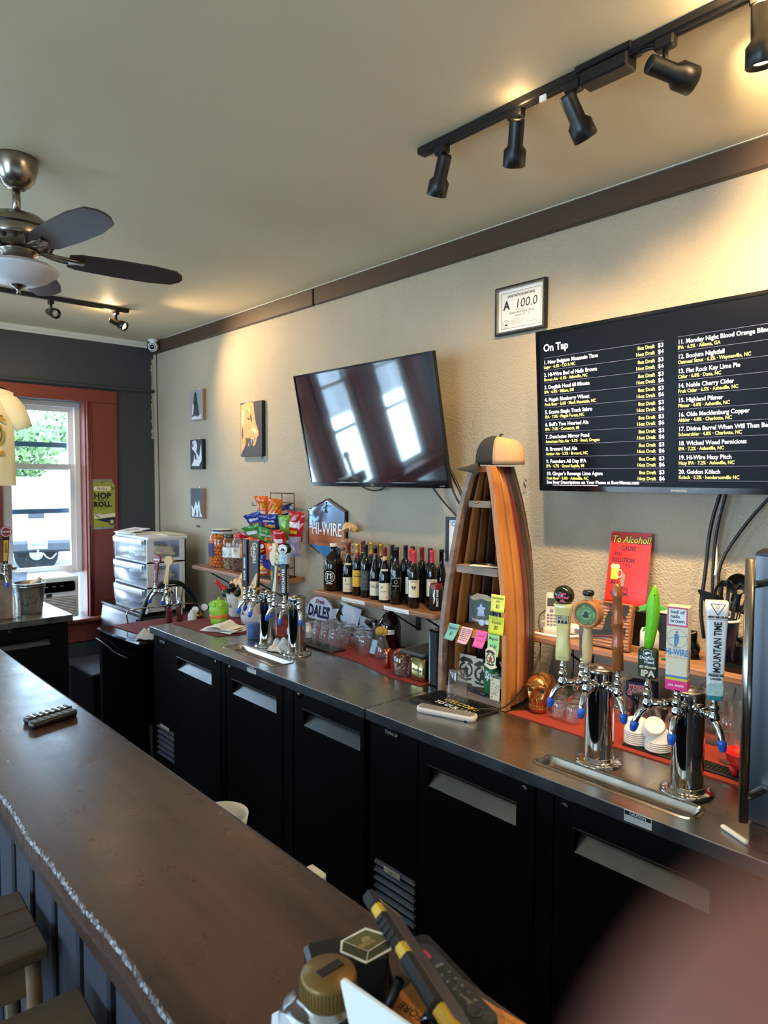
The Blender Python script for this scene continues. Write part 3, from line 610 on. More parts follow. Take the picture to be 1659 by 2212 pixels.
for y, d in ((.3, (-.5, .1, -1)), (1.1, (.4, .1, -1)), (1.9, (-.5, -.1, -1)), (2.8, (.5, .1, -1))): track_head(t, (-1.3, y, H - .022), d, 10, leak=1.5)  # unseen lamps added to lift the indoor light against the bright windows
# ---------------------------------------------------------------- ceiling fan
mat('fan_blade', (52, 38, 38), .35, coat=.2); mat('bowl_glass', (226, 222, 222), .35, sss=.0, spec=.6)
t = thing('ceiling_fan', 'brushed nickel ceiling fan with dark blades and a frosted bowl lamp', 'fan', (.64, 2.45, H))
cx, cy = .64, 2.45
g = G(); g.lathe([(0, H), (.064, H), (.066, H - .012), (.064, H - .03), (.055, H - .066), (.036, H - .09), (.022, H - .098), (0, H - .098)], (cx, cy, 0), 36); g.obw('canopy', 'nickel', t)
g = G(); g.cyl((cx, cy, 2.63), (cx, cy, 2.535), .012, n=18); g.obw('downrod', 'nickel', t)
g = G(); g.lathe([(0, 2.545), (.03, 2.543), (.075, 2.53), (.100, 2.508), (.108, 2.49), (.109, 2.462), (.106, 2.452), (.1, 2.448), (.092, 2.436), (.06, 2.428), (0, 2.426)], (cx, cy, 0), 40); mo = g.obw('motor', 'nickel', t)
g = G(); g.lathe([(.1095, 2.492), (.1105, 2.490), (.1105, 2.488), (.1095, 2.486)], (cx, cy, 0), 40); g.obw('band', 'dark_steel', mo)
for k in range(20): g = G(); a = k * PI / 10; g.ball((cx + .1 * math.cos(a), cy + .1 * math.sin(a), 2.444), (.007, .007, .006), 8, 5); g.obw('vent_hole', 'ink', mo)
g = G(); g.lathe([(.05, 2.43), (.062, 2.424), (.062, 2.418), (.05, 2.41), (.048, 2.372), (0, 2.372)], (cx, cy, 0), 32); g.obw('switch_housing', 'nickel', t)
g = G(); g.lathe([(.048, 2.388), (.08, 2.386), (.104, 2.380), (.120, 2.368), (.124, 2.364), (.121, 2.36), (.106, 2.35), (.09, 2.336), (.06, 2.322), (.02, 2.315), (0, 2.314)], (cx, cy, 0), 40); g.obw('lamp_bowl', 'bowl_glass', t)
g = G(); g.lathe([(.026, 2.318), (.022, 2.313), (.009, 2.305), (.006, 2.297), (.007, 2.292), (.004, 2.286), (0, 2.285)], (cx, cy, 0), 20); g.obw('finial', 'nickel', t)
for k in range(5):
    a = math.radians(-9 + 72 * k); M = TR(cx, cy, 2.418) @ RZ(a)
    g = G(); g.at(M); g.tube([(.06, 0, .014), (.10, .012, .004), (.14, .02, 0), (.19, .012, -.002)], [.008, .006], smooth=1); g.tube([(.06, 0, .014), (.10, -.012, .004), (.14, -.02, 0), (.19, -.012, -.002)], [.008, .006], smooth=1); g.box((.175, 0, -.0035), (.05, .045, .005), .002); g.obw('blade_iron', 'nickel', t)
    g = G(); g.at(M @ TR(0, 0, -.002) @ RX(-.24)); P = [(.15, -.035), (.18, -.047), (.3, -.055), (.42, -.056), (.5, -.045), (.525, -.02), (.53, 0), (.525, .02), (.5, .045), (.42, .056), (.3, .055), (.18, .047), (.15, .035)]
    g.prism(P, 0, .006); g.obw('blade', 'fan_blade', t)
# ---------------------------------------------------------------- security camera
t = thing('security_camera', 'small white dome camera in the corner under the ceiling board', 'camera', (2.19, 4.93, H))
g = G(); g.lathe([(0, 0), (.036, 0), (.036, -.012), (.02, -.02), (.014, -.03), (0, -.03)], (2.19, 4.93, H), 24); g.obw('mount', 'white', t)
M = basis((2.185, 4.91, 2.662), (.6, -.75, 0), (.2, .2, 1)); z = Vector((-.7, -.62, -.25)).normalized(); q = z.orthogonal().normalized(); M = basis((2.187, 4.92, 2.662), q, z.cross(q))
g = G(); g.at(M); g.lathe([(0, -.04), (.026, -.035), (.034, -.015), (.035, .018), (.032, .022), (.029, .02), (0, .02)], n=26); g.obw('housing', 'white', t)
g = G(); g.at(M); g.lathe([(.029, .0195), (.029, .0215), (0, .0215)], n=24); f = g.obw('face', 'black_gloss', t)
for k in range(12): g = G(); g.at(M); a = k * PI / 6; g.cyl((.0215 * math.cos(a), .0215 * math.sin(a), .0215), (.0215 * math.cos(a), .0215 * math.sin(a), .0225), .0042, n=8); g.obw('led', 'white', f)
tag(G().tube([(2.243, 5.0, 2.64), (2.246, 5.0, 2.3), (2.246, 4.99, 1.9), (2.246, 4.98, 1.5), (2.246, 4.985, .6)], .0028, smooth=1).ob('camera_cable', 'black_satin'), 'thin dark cable running down the corner from the security camera', 'cable')
# ---------------------------------------------------------------- menu television
mat('screen_black', (3, 4, 10), .35, spec=.15, emit=((4, 6, 18), .12)); mat('screen_dark', (6, 7, 9), .045, spec=1.0, coat=1.0).node_tree.nodes['Principled BSDF'].inputs['IOR'].default_value = 2.0
mat('text_white', (255, 255, 255), .5, emit=((222, 226, 250), .75)); mat('text_yellow', (250, 240, 120), .5, emit=((240, 232, 120), .55)); mat('rule', (120, 120, 150), .5, emit=((110, 112, 150), .5))
def television(name, label, M, w, h, scr, bez, chin, tex):
    t = thing(name, label, 'television', M=M)
    g = G(); holed(g, 0, w, 0, h, [(bez, w - bez, chin, h - bez)], .02); g.ob('bezel', 'black_gloss', t)
    g = G(); g.box((w / 2, (h + chin - bez) / 2, -.008), (w - 2 * bez + .002, h - chin - bez + .002, .010)); s = g.ob('screen', scr, t)
    g = G(); g.box((w / 2, h / 2, -.03), (w - .03, h - .03, .024), .01); g.box((w / 2, h * .42, -.055), (w * .6, h * .5, .03), .012); g.ob('back_shell', 'black_satin', t)
    return t, s
ht = math.hypot(.04, .569)
Mt = basis((2.12, 1.475, 1.657), (0, -1, 0), (-.04, 0, .569))
tv, scr = television('television', 'big wall television showing the On Tap beer list in white and yellow', Mt, 1.03, ht, 'screen_black', .011, .018, None)
gw, gy, gl = G(), G(), G(); z = -.0024
gw.text('On Tap', .036, .030, .497, z, bold=.0006, sx=.9)
A = ['New Belgium Mountain Time|Lager · 4.4% · CO & NC', 'Hi-Wire Bed of Nails Brown|Brown Ale · 6.1% · Asheville, NC', 'Dogfish Head 60 Minute|IPA · 6.0% · Milton, DE', 'Pisgah Blueberry Wheat|Fruit Beer · 5.6% · Black Mountain, NC', 'Ecusta Single Track Sabro|IPA · 7.0% · Pisgah Forest, NC', "Bell's Two Hearted Ale|IPA · 7.0% · Comstock, MI", 'Deschutes Mirror Pond|American Pale Ale · 5.3% · Bend, Oregon', 'Brevard Red Ale|Amber Ale · 5.5% · Brevard, NC', 'Founders All Day IPA|IPA · 4.7% · Grand Rapids, MI', "Ginger's Revenge Lime Agave|Fruit Beer · 5.0% · Asheville, NC",
     'Monday Night Blood Orange Blind Pirate|IPA · 6.5% · Atlanta, GA', 'Boojum Nightfall|Oatmeal Stout · 6.2% · Waynesville, NC', 'Flat Rock Key Lime Pie|Cider · 6.0% · Dana, NC', 'Noble Cherry Cider|Fruit Cider · 6.5% · Asheville, NC', 'Highland Pilsner|Pilsner · 4.0% · Asheville, NC', 'Olde Mecklenburg Copper|Altbier · 4.8% · Charlotte, NC', 'Divine Barrel When Will Then Be Now|Schwarzbier · 4.8% · Charlotte, NC', 'Wicked Weed Pernicious|IPA · 7.2% · Asheville, NC', 'Hi-Wire Hazy Pitch|Hazy IPA · 7.2% · Asheville, NC', 'Guidon Kölsch|Kolsch · 5.2% · hendersonville NC']
for i, s in enumerate(A):
    c, k = divmod(i, 10); nm, de = s.split('|'); x = .030 + c * .484; y = .4525 - k * .0440 + c * .004
    gw.text('%d. %s' % (i + 1, nm), .0185, x, y, z, bold=.00026, sx=.9); gy.text(de, .0150, x, y - .0158, z, bold=.00016, sx=.86)
    xr = .470 + c * .50
    for j in (0, 1):
        yy = y + .003 - j * .0195
        gw.text('$3' if j == 0 else ('$4' if i == 0 else '$6'), .0185, xr, yy, z, 'RIGHT', .00018); gy.text(('8oz' if j == 0 else '16oz') + ' Draft', .0158, xr - .029, yy, z, 'RIGHT', .00018, sx=.92)
    gl.rect(x, y + .0215, xr, y + .0222, z)
    if k == 9: gl.rect(.30 if c == 0 else x, y - .0225, xr, y - .0218, z)
gw.text('See Beer Descriptions on Your Phone at BeerMenus.com', .0158, .030, .0262, z, bold=.0003, sx=.96); gw.rect(.055, .0215 - .0012, .235, .0222 - .0008, z + .0001)
gw.ob('beer_names', 'text_white', scr)['kind'] = 'stuff'; gy.ob('beer_details', 'text_yellow', scr)['kind'] = 'stuff'; gl.ob('menu_rules', 'rule', scr)['kind'] = 'stuff'
g = G(); g.text('SAMSUNG', .009, .515, .005, .0003, 'CENTER', .0003, sx=1.2); g.ob('maker_lettering', 'silver_print', tv)
g = G(); g.box((2.21, .96, 1.95), (.075, .4, .3), .01); g.obw('wall_mount', 'black_matt', tv)
# ---------------------------------------------------------------- television that is switched off
Mt = basis((2.063, 2.399, 1.935), (0, -1, 0), (-.196, 0, .9806)) @ TR(-.4815, -.281, 0)
tv2, scr2 = television('television', 'dark switched-off television tilted down, window reflections in its screen', Mt, .963, .562, 'screen_dark', .009, .02, None)
g = G(); g.text('TCL', .013, .4815, .006, .0003, 'CENTER', .0006); g.text('Roku TV', .008, .925, .006, .0003, 'CENTER', .0002); g.ob('maker_lettering', 'silver_print', tv2)
g = G(); g.box((2.235, 2.4, 1.95), (.03, .3, .3), .006); g.box((2.17, 2.4, 1.95), (.14, .05, .10), .01); g.obw('wall_mount', 'black_matt', tv2)
def cable(label, pts, r=.005, m='black_satin', sm=2): return tag(G().tube(pts, r, smooth=sm).ob('cable', m), label, 'cable')
cable('drooping black cable loop under the switched-off television', [(2.2, 2.62, 1.70), (2.2, 2.57, 1.655), (2.2, 2.47, 1.635), (2.2, 2.39, 1.66), (2.18, 2.37, 1.70)], .004)
cable('thick black cable falling from the switched-off television towards the boat shelf', [(2.19, 1.99, 1.75), (2.19, 1.93, 1.66), (2.195, 1.86, 1.54), (2.2, 1.82, 1.46), (2.2, 1.80, 1.2)], .007)
cable('second black cable close beside the thick one, behind the boat shelf', [(2.2, 2.0, 1.72), (2.21, 1.97, 1.62), (2.215, 1.90, 1.55), (2.225, 1.85, 1.44), (2.23, 1.83, 1.2)], .005)
cable('thin cable slanting from the underside of the dark television to the boat shelf', [(2.2, 2.12, 1.69), (2.22, 2.05, 1.60), (2.23, 1.95, 1.52), (2.235, 1.88, 1.45), (2.235, 1.87, 1.2)], .004)
# ---------------------------------------------------------------- certificate
t = thing('framed_certificate', 'black framed sanitation certificate reading A 100.0 above the menu television', 'certificate', M=onwall(1.779, 2.276, 2.248))
w, h = .240, .190
g = G(); holed(g, 0, w, 0, h, [(.011, w - .011, .011, h - .011)], -.018); g.ob('frame', 'black_satin', t)
g = G(); holed(g, .006, w - .006, .006, h - .006, [(.012, w - .012, .012, h - .012)], -.0195); g.ob('frame_bead', 'brushed', t)
g = G(); g.box((w / 2, h / 2, .006), (w - .02, h - .02, .004)); pp = g.ob('certificate', 'paper', t)
g = G(); z = .0085
for e in (.024, .027): 
    a = .0012 if e == .024 else .0005
    for q in ((e, e, w - e, e + a), (e, h - e - a, w - e, h - e), (e, e, e + a, h - e), (w - e - a, e, w - e, h - e)): g.rect(*q, z)
g.text('SANITATION RATING', .0145, w / 2, h - .045, z, 'CENTER', .0004, track=1.05, sx=.88); g.text('A', .048, .036, h - .090, z, bold=.0016, sx=.9); g.text('100.0', .050, .092, h - .091, z, shear=.12, sx=.95)
g.text('This is to certify that', .006, w / 2, h - .0985, z, 'CENTER'); g.text('Green River Brew Depot', .0135, w / 2 + .004, h - .111, z, 'CENTER', 0, .25, sx=.85); g.text('January 10    23', .0125, w / 2 + .008, h - .123, z, 'CENTER', 0, .25, sx=.9)
for k, s in enumerate(('was inspected on', 'North Carolina Department of Health and Human Services', 'Division of Public Health', 'Environmental Health Section')): g.text(s, .0048, w / 2 - .02, h - .1325 - k * .0062, z, 'CENTER')
g.tube([(.15, .036, z), (.156, .046, z), (.16, .034, z), (.168, .042, z), (.176, .036, z), (.186, .048, z), (.192, .032, z), (.205, .04, z)], .0005, 4, smooth=2)
g.ring(.048, .042, .0155, .0165, z); g.ring(.048, .042, .011, .0115, z); g.flat([(.042, .036), (.046, .046), (.05, .04), (.054, .047), (.055, .036)], z); g.ob('certificate_print', 'ink', pp)
# ---------------------------------------------------------------- canvases on the wall
def canvas(label, y, z0, w, h, art, edge, base):
    t = thing('canvas_picture', label, 'picture', M=onwall(y, z0, 2.249), group='small canvases on the bar wall')
    g = G(); g.box((w / 2, h / 2, .012), (w, h, .024), .001); g.ob('canvas', edge, t)
    g = G(); g.box((w / 2, h / 2, .0245), (w - .002, h - .002, .001)); f = g.ob('picture_ground', base, t)
    for m in dict.fromkeys(a[0] for a in art):
        g = G(); z = .0253
        for a in art:
            if a[0] == m: g.flat([(x * w, yy * h) for x, yy in a[1]], z + .0002 * (a[2] if len(a) > 2 else 0))
        g.ob('painted_shape', m, f)
    g = G(); g.box((w * .5, h + .008, .002), (.012, .014, .001)); g.ob('price_tag', 'white', t)
    return t
mat('art_dark', (58, 56, 56), .6); mat('art_grey', (150, 150, 150), .6); mat('art_pale', (214, 216, 220), .6); mat('art_black', (26, 26, 28), .6); mat('art_slate', (62, 70, 74), .6); mat('art_tan', (206, 164, 104), .6, var=(60, .25)); mat('art_gold', (236, 204, 150), .6); mat('art_brown', (96, 70, 46), .6); mat('canvas_edge', (188, 130, 84), .6)
canvas('topmost small canvas in the column by the corner, dark cloaked shape on grey', 4.42, 2.09, .175, .205, [('art_dark', [(.35, .95), (.5, .9), (.6, .6), (.75, .15), (.15, .1), (.25, .6)]), ('art_pale', [(.1, .1), (.35, .16), (.6, .08), (.9, .2), (.85, .05), (.1, .04)], 1), ('art_pale', [(.2, .62), (.3, .5), (.22, .2), (.12, .2)], 1), ('art_black', [(.42, .9), (.52, .86), (.5, .5), (.4, .45)], 1)], 'canvas_edge', 'art_grey')
canvas('middle small canvas in the column by the corner, black and white bent shapes', 4.43, 1.757, .175, .203, [('art_pale', [(.2, .95), (.45, .98), (.6, .8), (.5, .6), (.75, .4), (.9, .85), (.95, .3), (.7, .1), (.1, .12), (.3, .3), (.35, .6), (.15, .7)]), ('art_black', [(.3, .62), (.5, .52), (.55, .3), (.4, .35)], 1), ('art_black', [(.15, .8), (.3, .9), (.28, .72)], 1)], 'art_black', 'art_black')
canvas('lowest small canvas in the column by the corner, pale folds on slate', 4.432, 1.423, .178, .203, [('art_pale', [(.08, .45), (.25, .3), (.45, .58), (.55, .4), (.7, .62), (.82, .2), (.95, .05), (.1, .04)]), ('art_slate', [(.3, .04), (.4, .35), (.5, .1)], 1), ('art_slate', [(.62, .05), (.68, .4), (.75, .08)], 1)], 'canvas_edge', 'art_slate')
t = canvas('larger tan and brown canvas of a snarling animal head in profile', 3.757, 1.83, .243, .33, [('art_tan', [(.02, .96), (.3, 1.0), (.62, .98), (.66, .8), (.72, .62), (.84, .46), (.86, .38), (.78, .34), (.72, .22), (.6, .18), (.5, .28), (.3, .34), (.22, .2), (.02, .04)]), ('art_gold', [(.5, .5), (.7, .52), (.82, .42), (.7, .4)], 1), ('art_brown', [(.22, .34), (.4, .34), (.6, .3), (.7, .34), (.6, .22), (.45, .16), (.3, .2)], 2), ('art_pale', [(.5, .30), (.54, .3), (.52, .2)], 3), ('art_pale', [(.60, .32), (.64, .32), (.62, .24)], 3), ('art_pale', [(.36, .19), (.40, .2), (.41, .27)], 3), ('art_brown', [(.3, .72), (.46, .7), (.42, .66)], 2), ('art_gold', [(.08, .9), (.2, .8), (.16, .6), (.06, .5)], 1), ('art_brown', [(.1, .6), (.14, .4), (.1, .3), (.05, .45)], 2), ('art_brown', [(.5, .8), (.56, .66), (.52, .62), (.46, .72)], 2), ('art_gold', [(.3, .92), (.5, .86), (.42, .8)], 1)], 'art_black', 'art_dark')
g = G(); g.box((.21, -.006, .02), (.02, .018, .001)); g.ob('green_tag', 'green', t)
tag(G().at(onwall(4.37, 1.363, 2.2495)).box((0, 0, .001), (.05, .012, .002)).ob('tape_scrap', 'dark_green'), 'scrap of green tape left on the wall under the lowest small canvas', 'tape')
# ---------------------------------------------------------------- six-sided brewery sign
mat('mirror_blue', (150, 178, 204), .12, metal=.8); mat('sign_orange', (176, 94, 44), .3, metal=.3); mat('sign_blue', (34, 108, 160), .3)
t = thing('brewery_sign', 'six-sided blue and orange metal sign with tall white letters above the wine shelf', 'sign', M=onwall(2.898, 1.43, 2.249))
HX = [(.006, .162), (.162, .1), (.162, -.082), (-.004, -.168), (-.166, -.092), (-.163, .102)]
def shrink(P, k): return [(x * k, y * k) for x, y in P]
g = G(); g.prism(HX, 0, .016); g.ob('rim', 'black_gloss', t); g = G(); g.loft([lift(shrink(HX, .985), .016), lift(shrink(HX, .97), .019), lift(shrink(HX, .94), .0165)], True, True); g.ob('bead', 'chrome', t)
HI = shrink(HX, .935)
def clip(P, y0, y1):
    for lim, s in ((y0, 1), (y1, -1)):
        Q = []
        for a, b in zip(P, P[1:] + P[:1]):
            ia, ib = s * (a[1] - lim) >= 0, s * (b[1] - lim) >= 0
            if ia: Q.append(a)
            if ia != ib: k = (lim - a[1]) / (b[1] - a[1]); Q.append((a[0] + k * (b[0] - a[0]), lim))
        P = Q
    return P
for m, a, b in (('mirror_blue', .0, 1), ('sign_orange', -.092, .0), ('sign_blue', -1, -.092)): g = G(); g.flat(clip(HI, a, b), .0172); g.ob('sign_field', m, t)
g = G(); g.text('HI-WIRE', .098, 0, -.034, .0178, 'CENTER', .004, sx=.72, track=1.0); 
g.ob('lettering_edge', 'ink', t); g = G(); g.text('HI-WIRE', .098, 0, -.034, .0182, 'CENTER', .0012, sx=.72); g.ob('lettering', 'white', t)
g = G(); g.text('BREWING', .021, 0, -.078, .018, 'CENTER', .0004, track=1.7); g.tube([(-.04, .105, .018), (.05, .125, .018)], .0015, 4); g.tube([(.0, .13, .018), (-.004, .11, .018), (-.014, .085, .018)], .004, 5); g.tube([(-.004, .11, .018), (.006, .085, .018)], .004, 5); g.tube([(-.022, .112, .018), (0, .12, .018), (.018, .126, .018)], .003, 5); g.disc(0, .138, .007, .0182); g.ob('walker_print', 'art_slate', t)
# framed print and paper list, half behind the boat shelf
t = thing('framed_print', 'black framed pale print half hidden behind the boat shelf', 'print', M=onwall(2.043, 1.335, 2.249)); w, h = .15, .197
g = G(); holed(g, 0, w, 0, h, [(.012, w - .012, .012, h - .012)], -.016); g.ob('frame', 'black_satin', t); g = G(); g.box((w / 2, h / 2, .005), (w - .02, h - .02, .003)); f = g.ob('print', 'white', t)
g = G(); g.text('Cheers', .03, .024, h - .04, .0072, 'LEFT', .0004, .2); g.flat([(.03, .03), (.06, .05), (.08, .09), (.05, .1), (.03, .08)], .0072); g.ob('print_lettering', 'art_slate', f)
t = thing('paper_list', 'curled printed price sheet on the wall at the end of the wine shelf', 'paper', M=onwall(2.092, 1.146, 2.249)); w, h = .11, .222
g = G(); g.box((w / 2, h / 2, .001), (w, h, .002)); f = g.ob('sheet', 'paper', t)
g = G(); random.seed(9)
for k in range(20):
    x = .016; e = w - random.uniform(.015, .06); y = h - .03 - k * .0088
    g.rect(x, y, e, y + (.0028 if k % 5 == 0 else .0012), .0023)
g.ob('list_print', 'grey', f)
# cables hanging from the menu television down behind the shelf
cable('black cable hanging straight from the menu television past the red sign', [(2.2, .86, 1.68), (2.21, .90, 1.55), (2.2, .905, 1.4), (2.19, .915, 1.3), (2.19, .90, 1.2)], .006)
cable('second black cable hanging beside it from the menu television', [(2.2, .845, 1.68), (2.215, .885, 1.52), (2.21, .887, 1.38), (2.2, .88, 1.25)], .005)
cable('black cable swinging wide from the menu television to the wall shelf', [(2.2, .70, 1.68), (2.21, .80, 1.56), (2.2, .875, 1.42), (2.185, .84, 1.30), (2.18, .80, 1.25)], .005)
cable('white cable strand behind the black cables under the menu television', [(2.22, .855, 1.68), (2.225, .888, 1.54), (2.22, .88, 1.44), (2.21, .88, 1.4)], .004, 'white')
# ---------------------------------------------------------------- beer towers with their faucets and tap handles
mat('ceramic', (232, 214, 140), .15, coat=.4); mat('ball_green', (10, 28, 14), .06, coat=.5); mat('label_green', (120, 160, 92), .4); mat('bamboo', (150, 84, 40), .3, coat=.3, var=(40, .2, (1, 1, .2))); mat('spout_blue', (34, 84, 180), .3); mat('teal', (40, 130, 140), .4); mat('fish_green', (112, 200, 24), .35, bump=(220, .6, .002)); mat('sign_pink', (214, 60, 96), .45); mat('print_blue', (60, 120, 170), .45); mat('mint', (176, 204, 196), .5, var=(140, .15)); mat('hot_pink', (238, 30, 120), .45); mat('dark_brown', (38, 26, 22), .4); mat('light_blue', (150, 190, 214), .4); mat('maroon', (120, 24, 34), .35); mat('cork', (196, 158, 112), .8, bump=(80, .4, .002)); mat('ale_gold', (206, 176, 60), .35)
def tower(label, x, y, top, group=None):
    t = thing('beer_tower', label, 'beer tower', (x, y, .9406), group='stainless beer towers on the cooler tops')
    g = G(); g.lathe([(0, .9406), (.062, .9406), (.063, .944), (.05, .947), (.0425, .95), (.0405, .957), (.0385, .958)], (x, y, 0), 40); b = g.obw('flange', 'chrome', t)
    for k in range(4): g = G(); a = PI / 4 + k * PI / 2; g.ball((x + .054 * math.cos(a), y + .054 * math.sin(a), .946), (.005, .005, .003), 8, 5); g.obw('screw', 'chrome', b)
    g = G(); g.lathe([(.038, .957), (.038, top - .012)], (x, y, 0), 48); g.obw('column', 'chrome', t)
    g = G(); g.lathe([(.0385, top - .013), (.0392, top - .009), (.0385, top - .003), (.034, top + .001), (.018, top - .001), (.016, top + .002), (.008, top + .006), (0, top + .006)], (x, y, 0), 40); g.obw('cap', 'brushed', t)
    return t
def faucet(t, tx, ty, ang, L=.10, z=1.155, cap=True):
    """faucet on a shank; ang is measured from -X towards +Y; returns where its handle screws on"""
    d = Vector((-math.cos(ang), math.sin(ang), 0)); M = basis((tx, ty, z), d, (-d.y, d.x, 0))
    g = G(); g.at(M)
    g.cyl((.034, 0, 0), (.046, 0, 0), .016, .014, 20); g.cyl((.046, 0, 0), (L - .016, 0, 0), .0085, n=14); g.cyl((.056, 0, 0), (.066, 0, 0), .0125, n=16)
    g.at(M @ TR(L - .005, 0, 0)); g.lathe([(0, -.014), (.009, -.013), (.0125, -.006), (.0135, 0), (.012, .008), (.0085, .013), (.0085, .018), (.0115, .021), (.0115, .027), (.008, .031), (.0065, .04), (0, .04)], n=20)
    g.tube([(.004, 0, -.008), (.016, 0, -.016), (.026, 0, -.034), (.030, 0, -.048)], [.0095, .0072], 12, smooth=2)
    f = g.obw('faucet', 'chrome', t)
    if cap:
        g = G(); g.at(M @ TR(L + .0245, 0, -.046) @ RY(PI - .25)); g.lathe([(.0076, -.004), (.0105, .0), (.0100, .006), (.0085, .016), (.005, .022), (.003, .022), (.003, .006), (0, .006)], n=16); g.obw('spout_cap', 'spout_blue', f)
    return tuple(Vector((tx, ty, z + .040)) + d * (L - .005))
def facing(p, yaw): # handle frame: local y = right, z = up, x = towards the drinker; yaw 0 faces -X
    d = Vector((-math.cos(yaw), math.sin(yaw), 0)); r = Vector((-d.y, d.x, 0))
    return Matrix(((d.x, r.x, 0, p[0]), (d.y, r.y, 0, p[1]), (0, 0, 1, p[2]), (0, 0, 0, 1)))
def face_plane(M, out): return M @ basis((out, 0, 0), (0, 1, 0), (0, 0, 1))
def ferrule(g, M, h=.022): g.at(M); g.lathe([(0, 0), (.0085, 0), (.0085, h * .3), (.0065, h * .4), (.0065, h), (0, h)], n=16); return g
def handle(t, M, parts, h=.022):
    """tap handle: ferrule plus parts [(name, material(s), builder)]; the first part carries the others"""
    hd = ferrule(G(), M, h).obw('tap_handle', 'chrome', t)
    for nm, m, fn in parts: g = G(); fn(g, M); g.obw(nm, m, hd)
CAMYAW = -.5
# ---- near pair
t1 = tower('beer tower with the cream ceramic, round wooden and bamboo tap handles', 1.655, .95, 1.197)
p = faucet(t1, 1.655, .95, .75, .105)
def bells(g, M):
    g.at(M); P = [(0, .0185, .0145), (.01, .019, .015), (.03, .019, .015), (.06, .0165, .0135), (.09, .0175, .014), (.12, .020, .016), (.138, .0235, .019), (.150, .0255, .021), (.152, .024, .019)]
    g.loft([lift([(c[1], c[0]) for c in rrect(-w, -d, w, d, d * .6)], z + .022) for z, w, d in P], True, True, True)
M = facing(p, CAMYAW + .1)
handle(t1, M, [('ceramic_grip', 'ceramic', bells), ('ball', 'ball_green', lambda g, M: g.at(M).ball((0, 0, .195), .0275, 28, 18)),
    ('brewery_label', ['ink', 'cream'], lambda g, M: (g.at(face_plane(M, .0150) @ TR(0, .122, 0) @ RX(.17) @ TR(0, -.122, .0016)).rect(-.016, .122, .016, .144), g.use(1), g.rect(-.0148, .1345, .0148, .1432, .0002), g.rect(-.0148, .1226, .0148, .1336, .0002), g.use(0), g.text('BELLS', .0085, 0, .1358, .0004, 'CENTER', .0003, track=1.15), [g.flat([(x - .004, .1228), (x + .004, .1228), (x + .0025, .1315), (x, .1325), (x - .003, .129)], .0004) for x in (-.009, 0, .009)])),
    ('ball_lettering', 'sign_pink', lambda g, M: [g.at(face_plane(M, .0283)).text(s, .0105, 0, .2 - .0095 * k, 0, 'CENTER', .0006, .15, sx=.9) for k, s in enumerate(('Two', 'Hearted', 'Ale'))]),
    ('small_print', 'ink', lambda g, M: [g.at(face_plane(M, .0155)).text(s, .0028, 0, .031 - k * .003, 0, 'CENTER') for k, s in enumerate(("Bell's Brewery, Inc.", 'Comstock, MI'))])], .024)
p = faucet(t1, 1.655, .95, -.12, .088)
def puck(g, M): g.at(M @ TR(0, 0, .158) @ RY(PI / 2)); g.lathe([(0, -.020), (.031, -.020), (.036, -.015), (.0375, 0), (.036, .012), (.0335, .0165), (.0285, .0165), (.0275, .013), (0, .013)], n=40)
M = facing(p, CAMYAW + .35)
handle(t1, M, [('wooden_stem', 'light_wood', lambda g, M: g.at(M).lathe([(0, .03), (.0105, .03), (.0115, .04), (.0145, .07), (.0135, .095), (.0105, .115), (.012, .126), (0, .126)], n=20)),
    ('wooden_puck', 'oak', puck), ('cork', 'cork', lambda g, M: g.at(M).lathe([(.010, .190), (.0105, .207), (0, .207)], n=16)), ('stopper', 'black_satin', lambda g, M: g.at(M).lathe([(0, .206), (.013, .206), (.0145, .209), (.0145, .215), (.012, .219), (0, .22)], n=20)),
    ('label', ['label_green', 'dark_green'], lambda g, M: (g.at(face_plane(M @ TR(0, 0, .158), .0138)).disc(0, 0, .0268, 0, 36), g.use(1), g.ring(0, 0, .0255, .0265, .0003), g.ring(0, 0, .0165, .0175, .0003), g.ring(0, 0, .0150, .0154, .0003), [g.text(ch, .0072, .0205 * math.sin(a), .0205 * math.cos(a), .0003, 'CENTER', .0002, rot=-a) for k, ch in enumerate('FIRST DESCENT') for a in [(-1.15 + k * 2.3 / 12)]], [g.text(ch, .006, .0235 * math.sin(a), .0235 * math.cos(a), .0003, 'CENTER', .0002, rot=PI - a) for k, ch in enumerate('TRICK OF THE TAIL') for a in [(PI + 1.2 - k * 2.4 / 16)]], g.disc(0, .003, .005, .0003, 14), g.flat([(-.008, -.008), (.008, -.008), (.005, .001), (-.005, .001)], .0003), g.flat([(-.011, -.006), (.011, .004), (.011, .006), (-.011, -.004)], .0004)))], .03)
p = faucet(t1, 1.655, .95, -1.0, .10)
def bamboo(g, M): g.at(M @ RX(.03)); g.lathe([(0, .02), (.0135, .02), (.014, .075), (.0155, .08), (.0155, .084), (.0135, .088), (.013, .135), (.0148, .139), (.0148, .143), (.0128, .147), (.012, .205), (.0138, .209), (.0128, .214), (.0115, .232), (.008, .24), (0, .24)], n=18)
M = facing(p, CAMYAW)
handle(t1, M, [('bamboo_stick', 'bamboo', bamboo), ('carved_fin', 'light_wood', lambda g, M: g.at(face_plane(M, .004)).prism([(.002, .235), (.008, .238), (.012, .262), (.008, .27), (.001, .25)], -.004, .004))])
p4_ = faucet(t1, 1.655, .95, 1.9, .075, cap=False)
M = facing(p4_, CAMYAW)
handle(t1, M, [('mottled_grip', 'grey_wood', lambda g, M: g.at(M).lathe([(0, .02), (.010, .02), (.012, .1), (.014, .14), (0, .142)], n=14))])
t2 = tower('beer tower carrying the green shark, cream and tall white tap handles', 1.655, .712, 1.192)
p = faucet(t2, 1.655, .712, .75, .105)
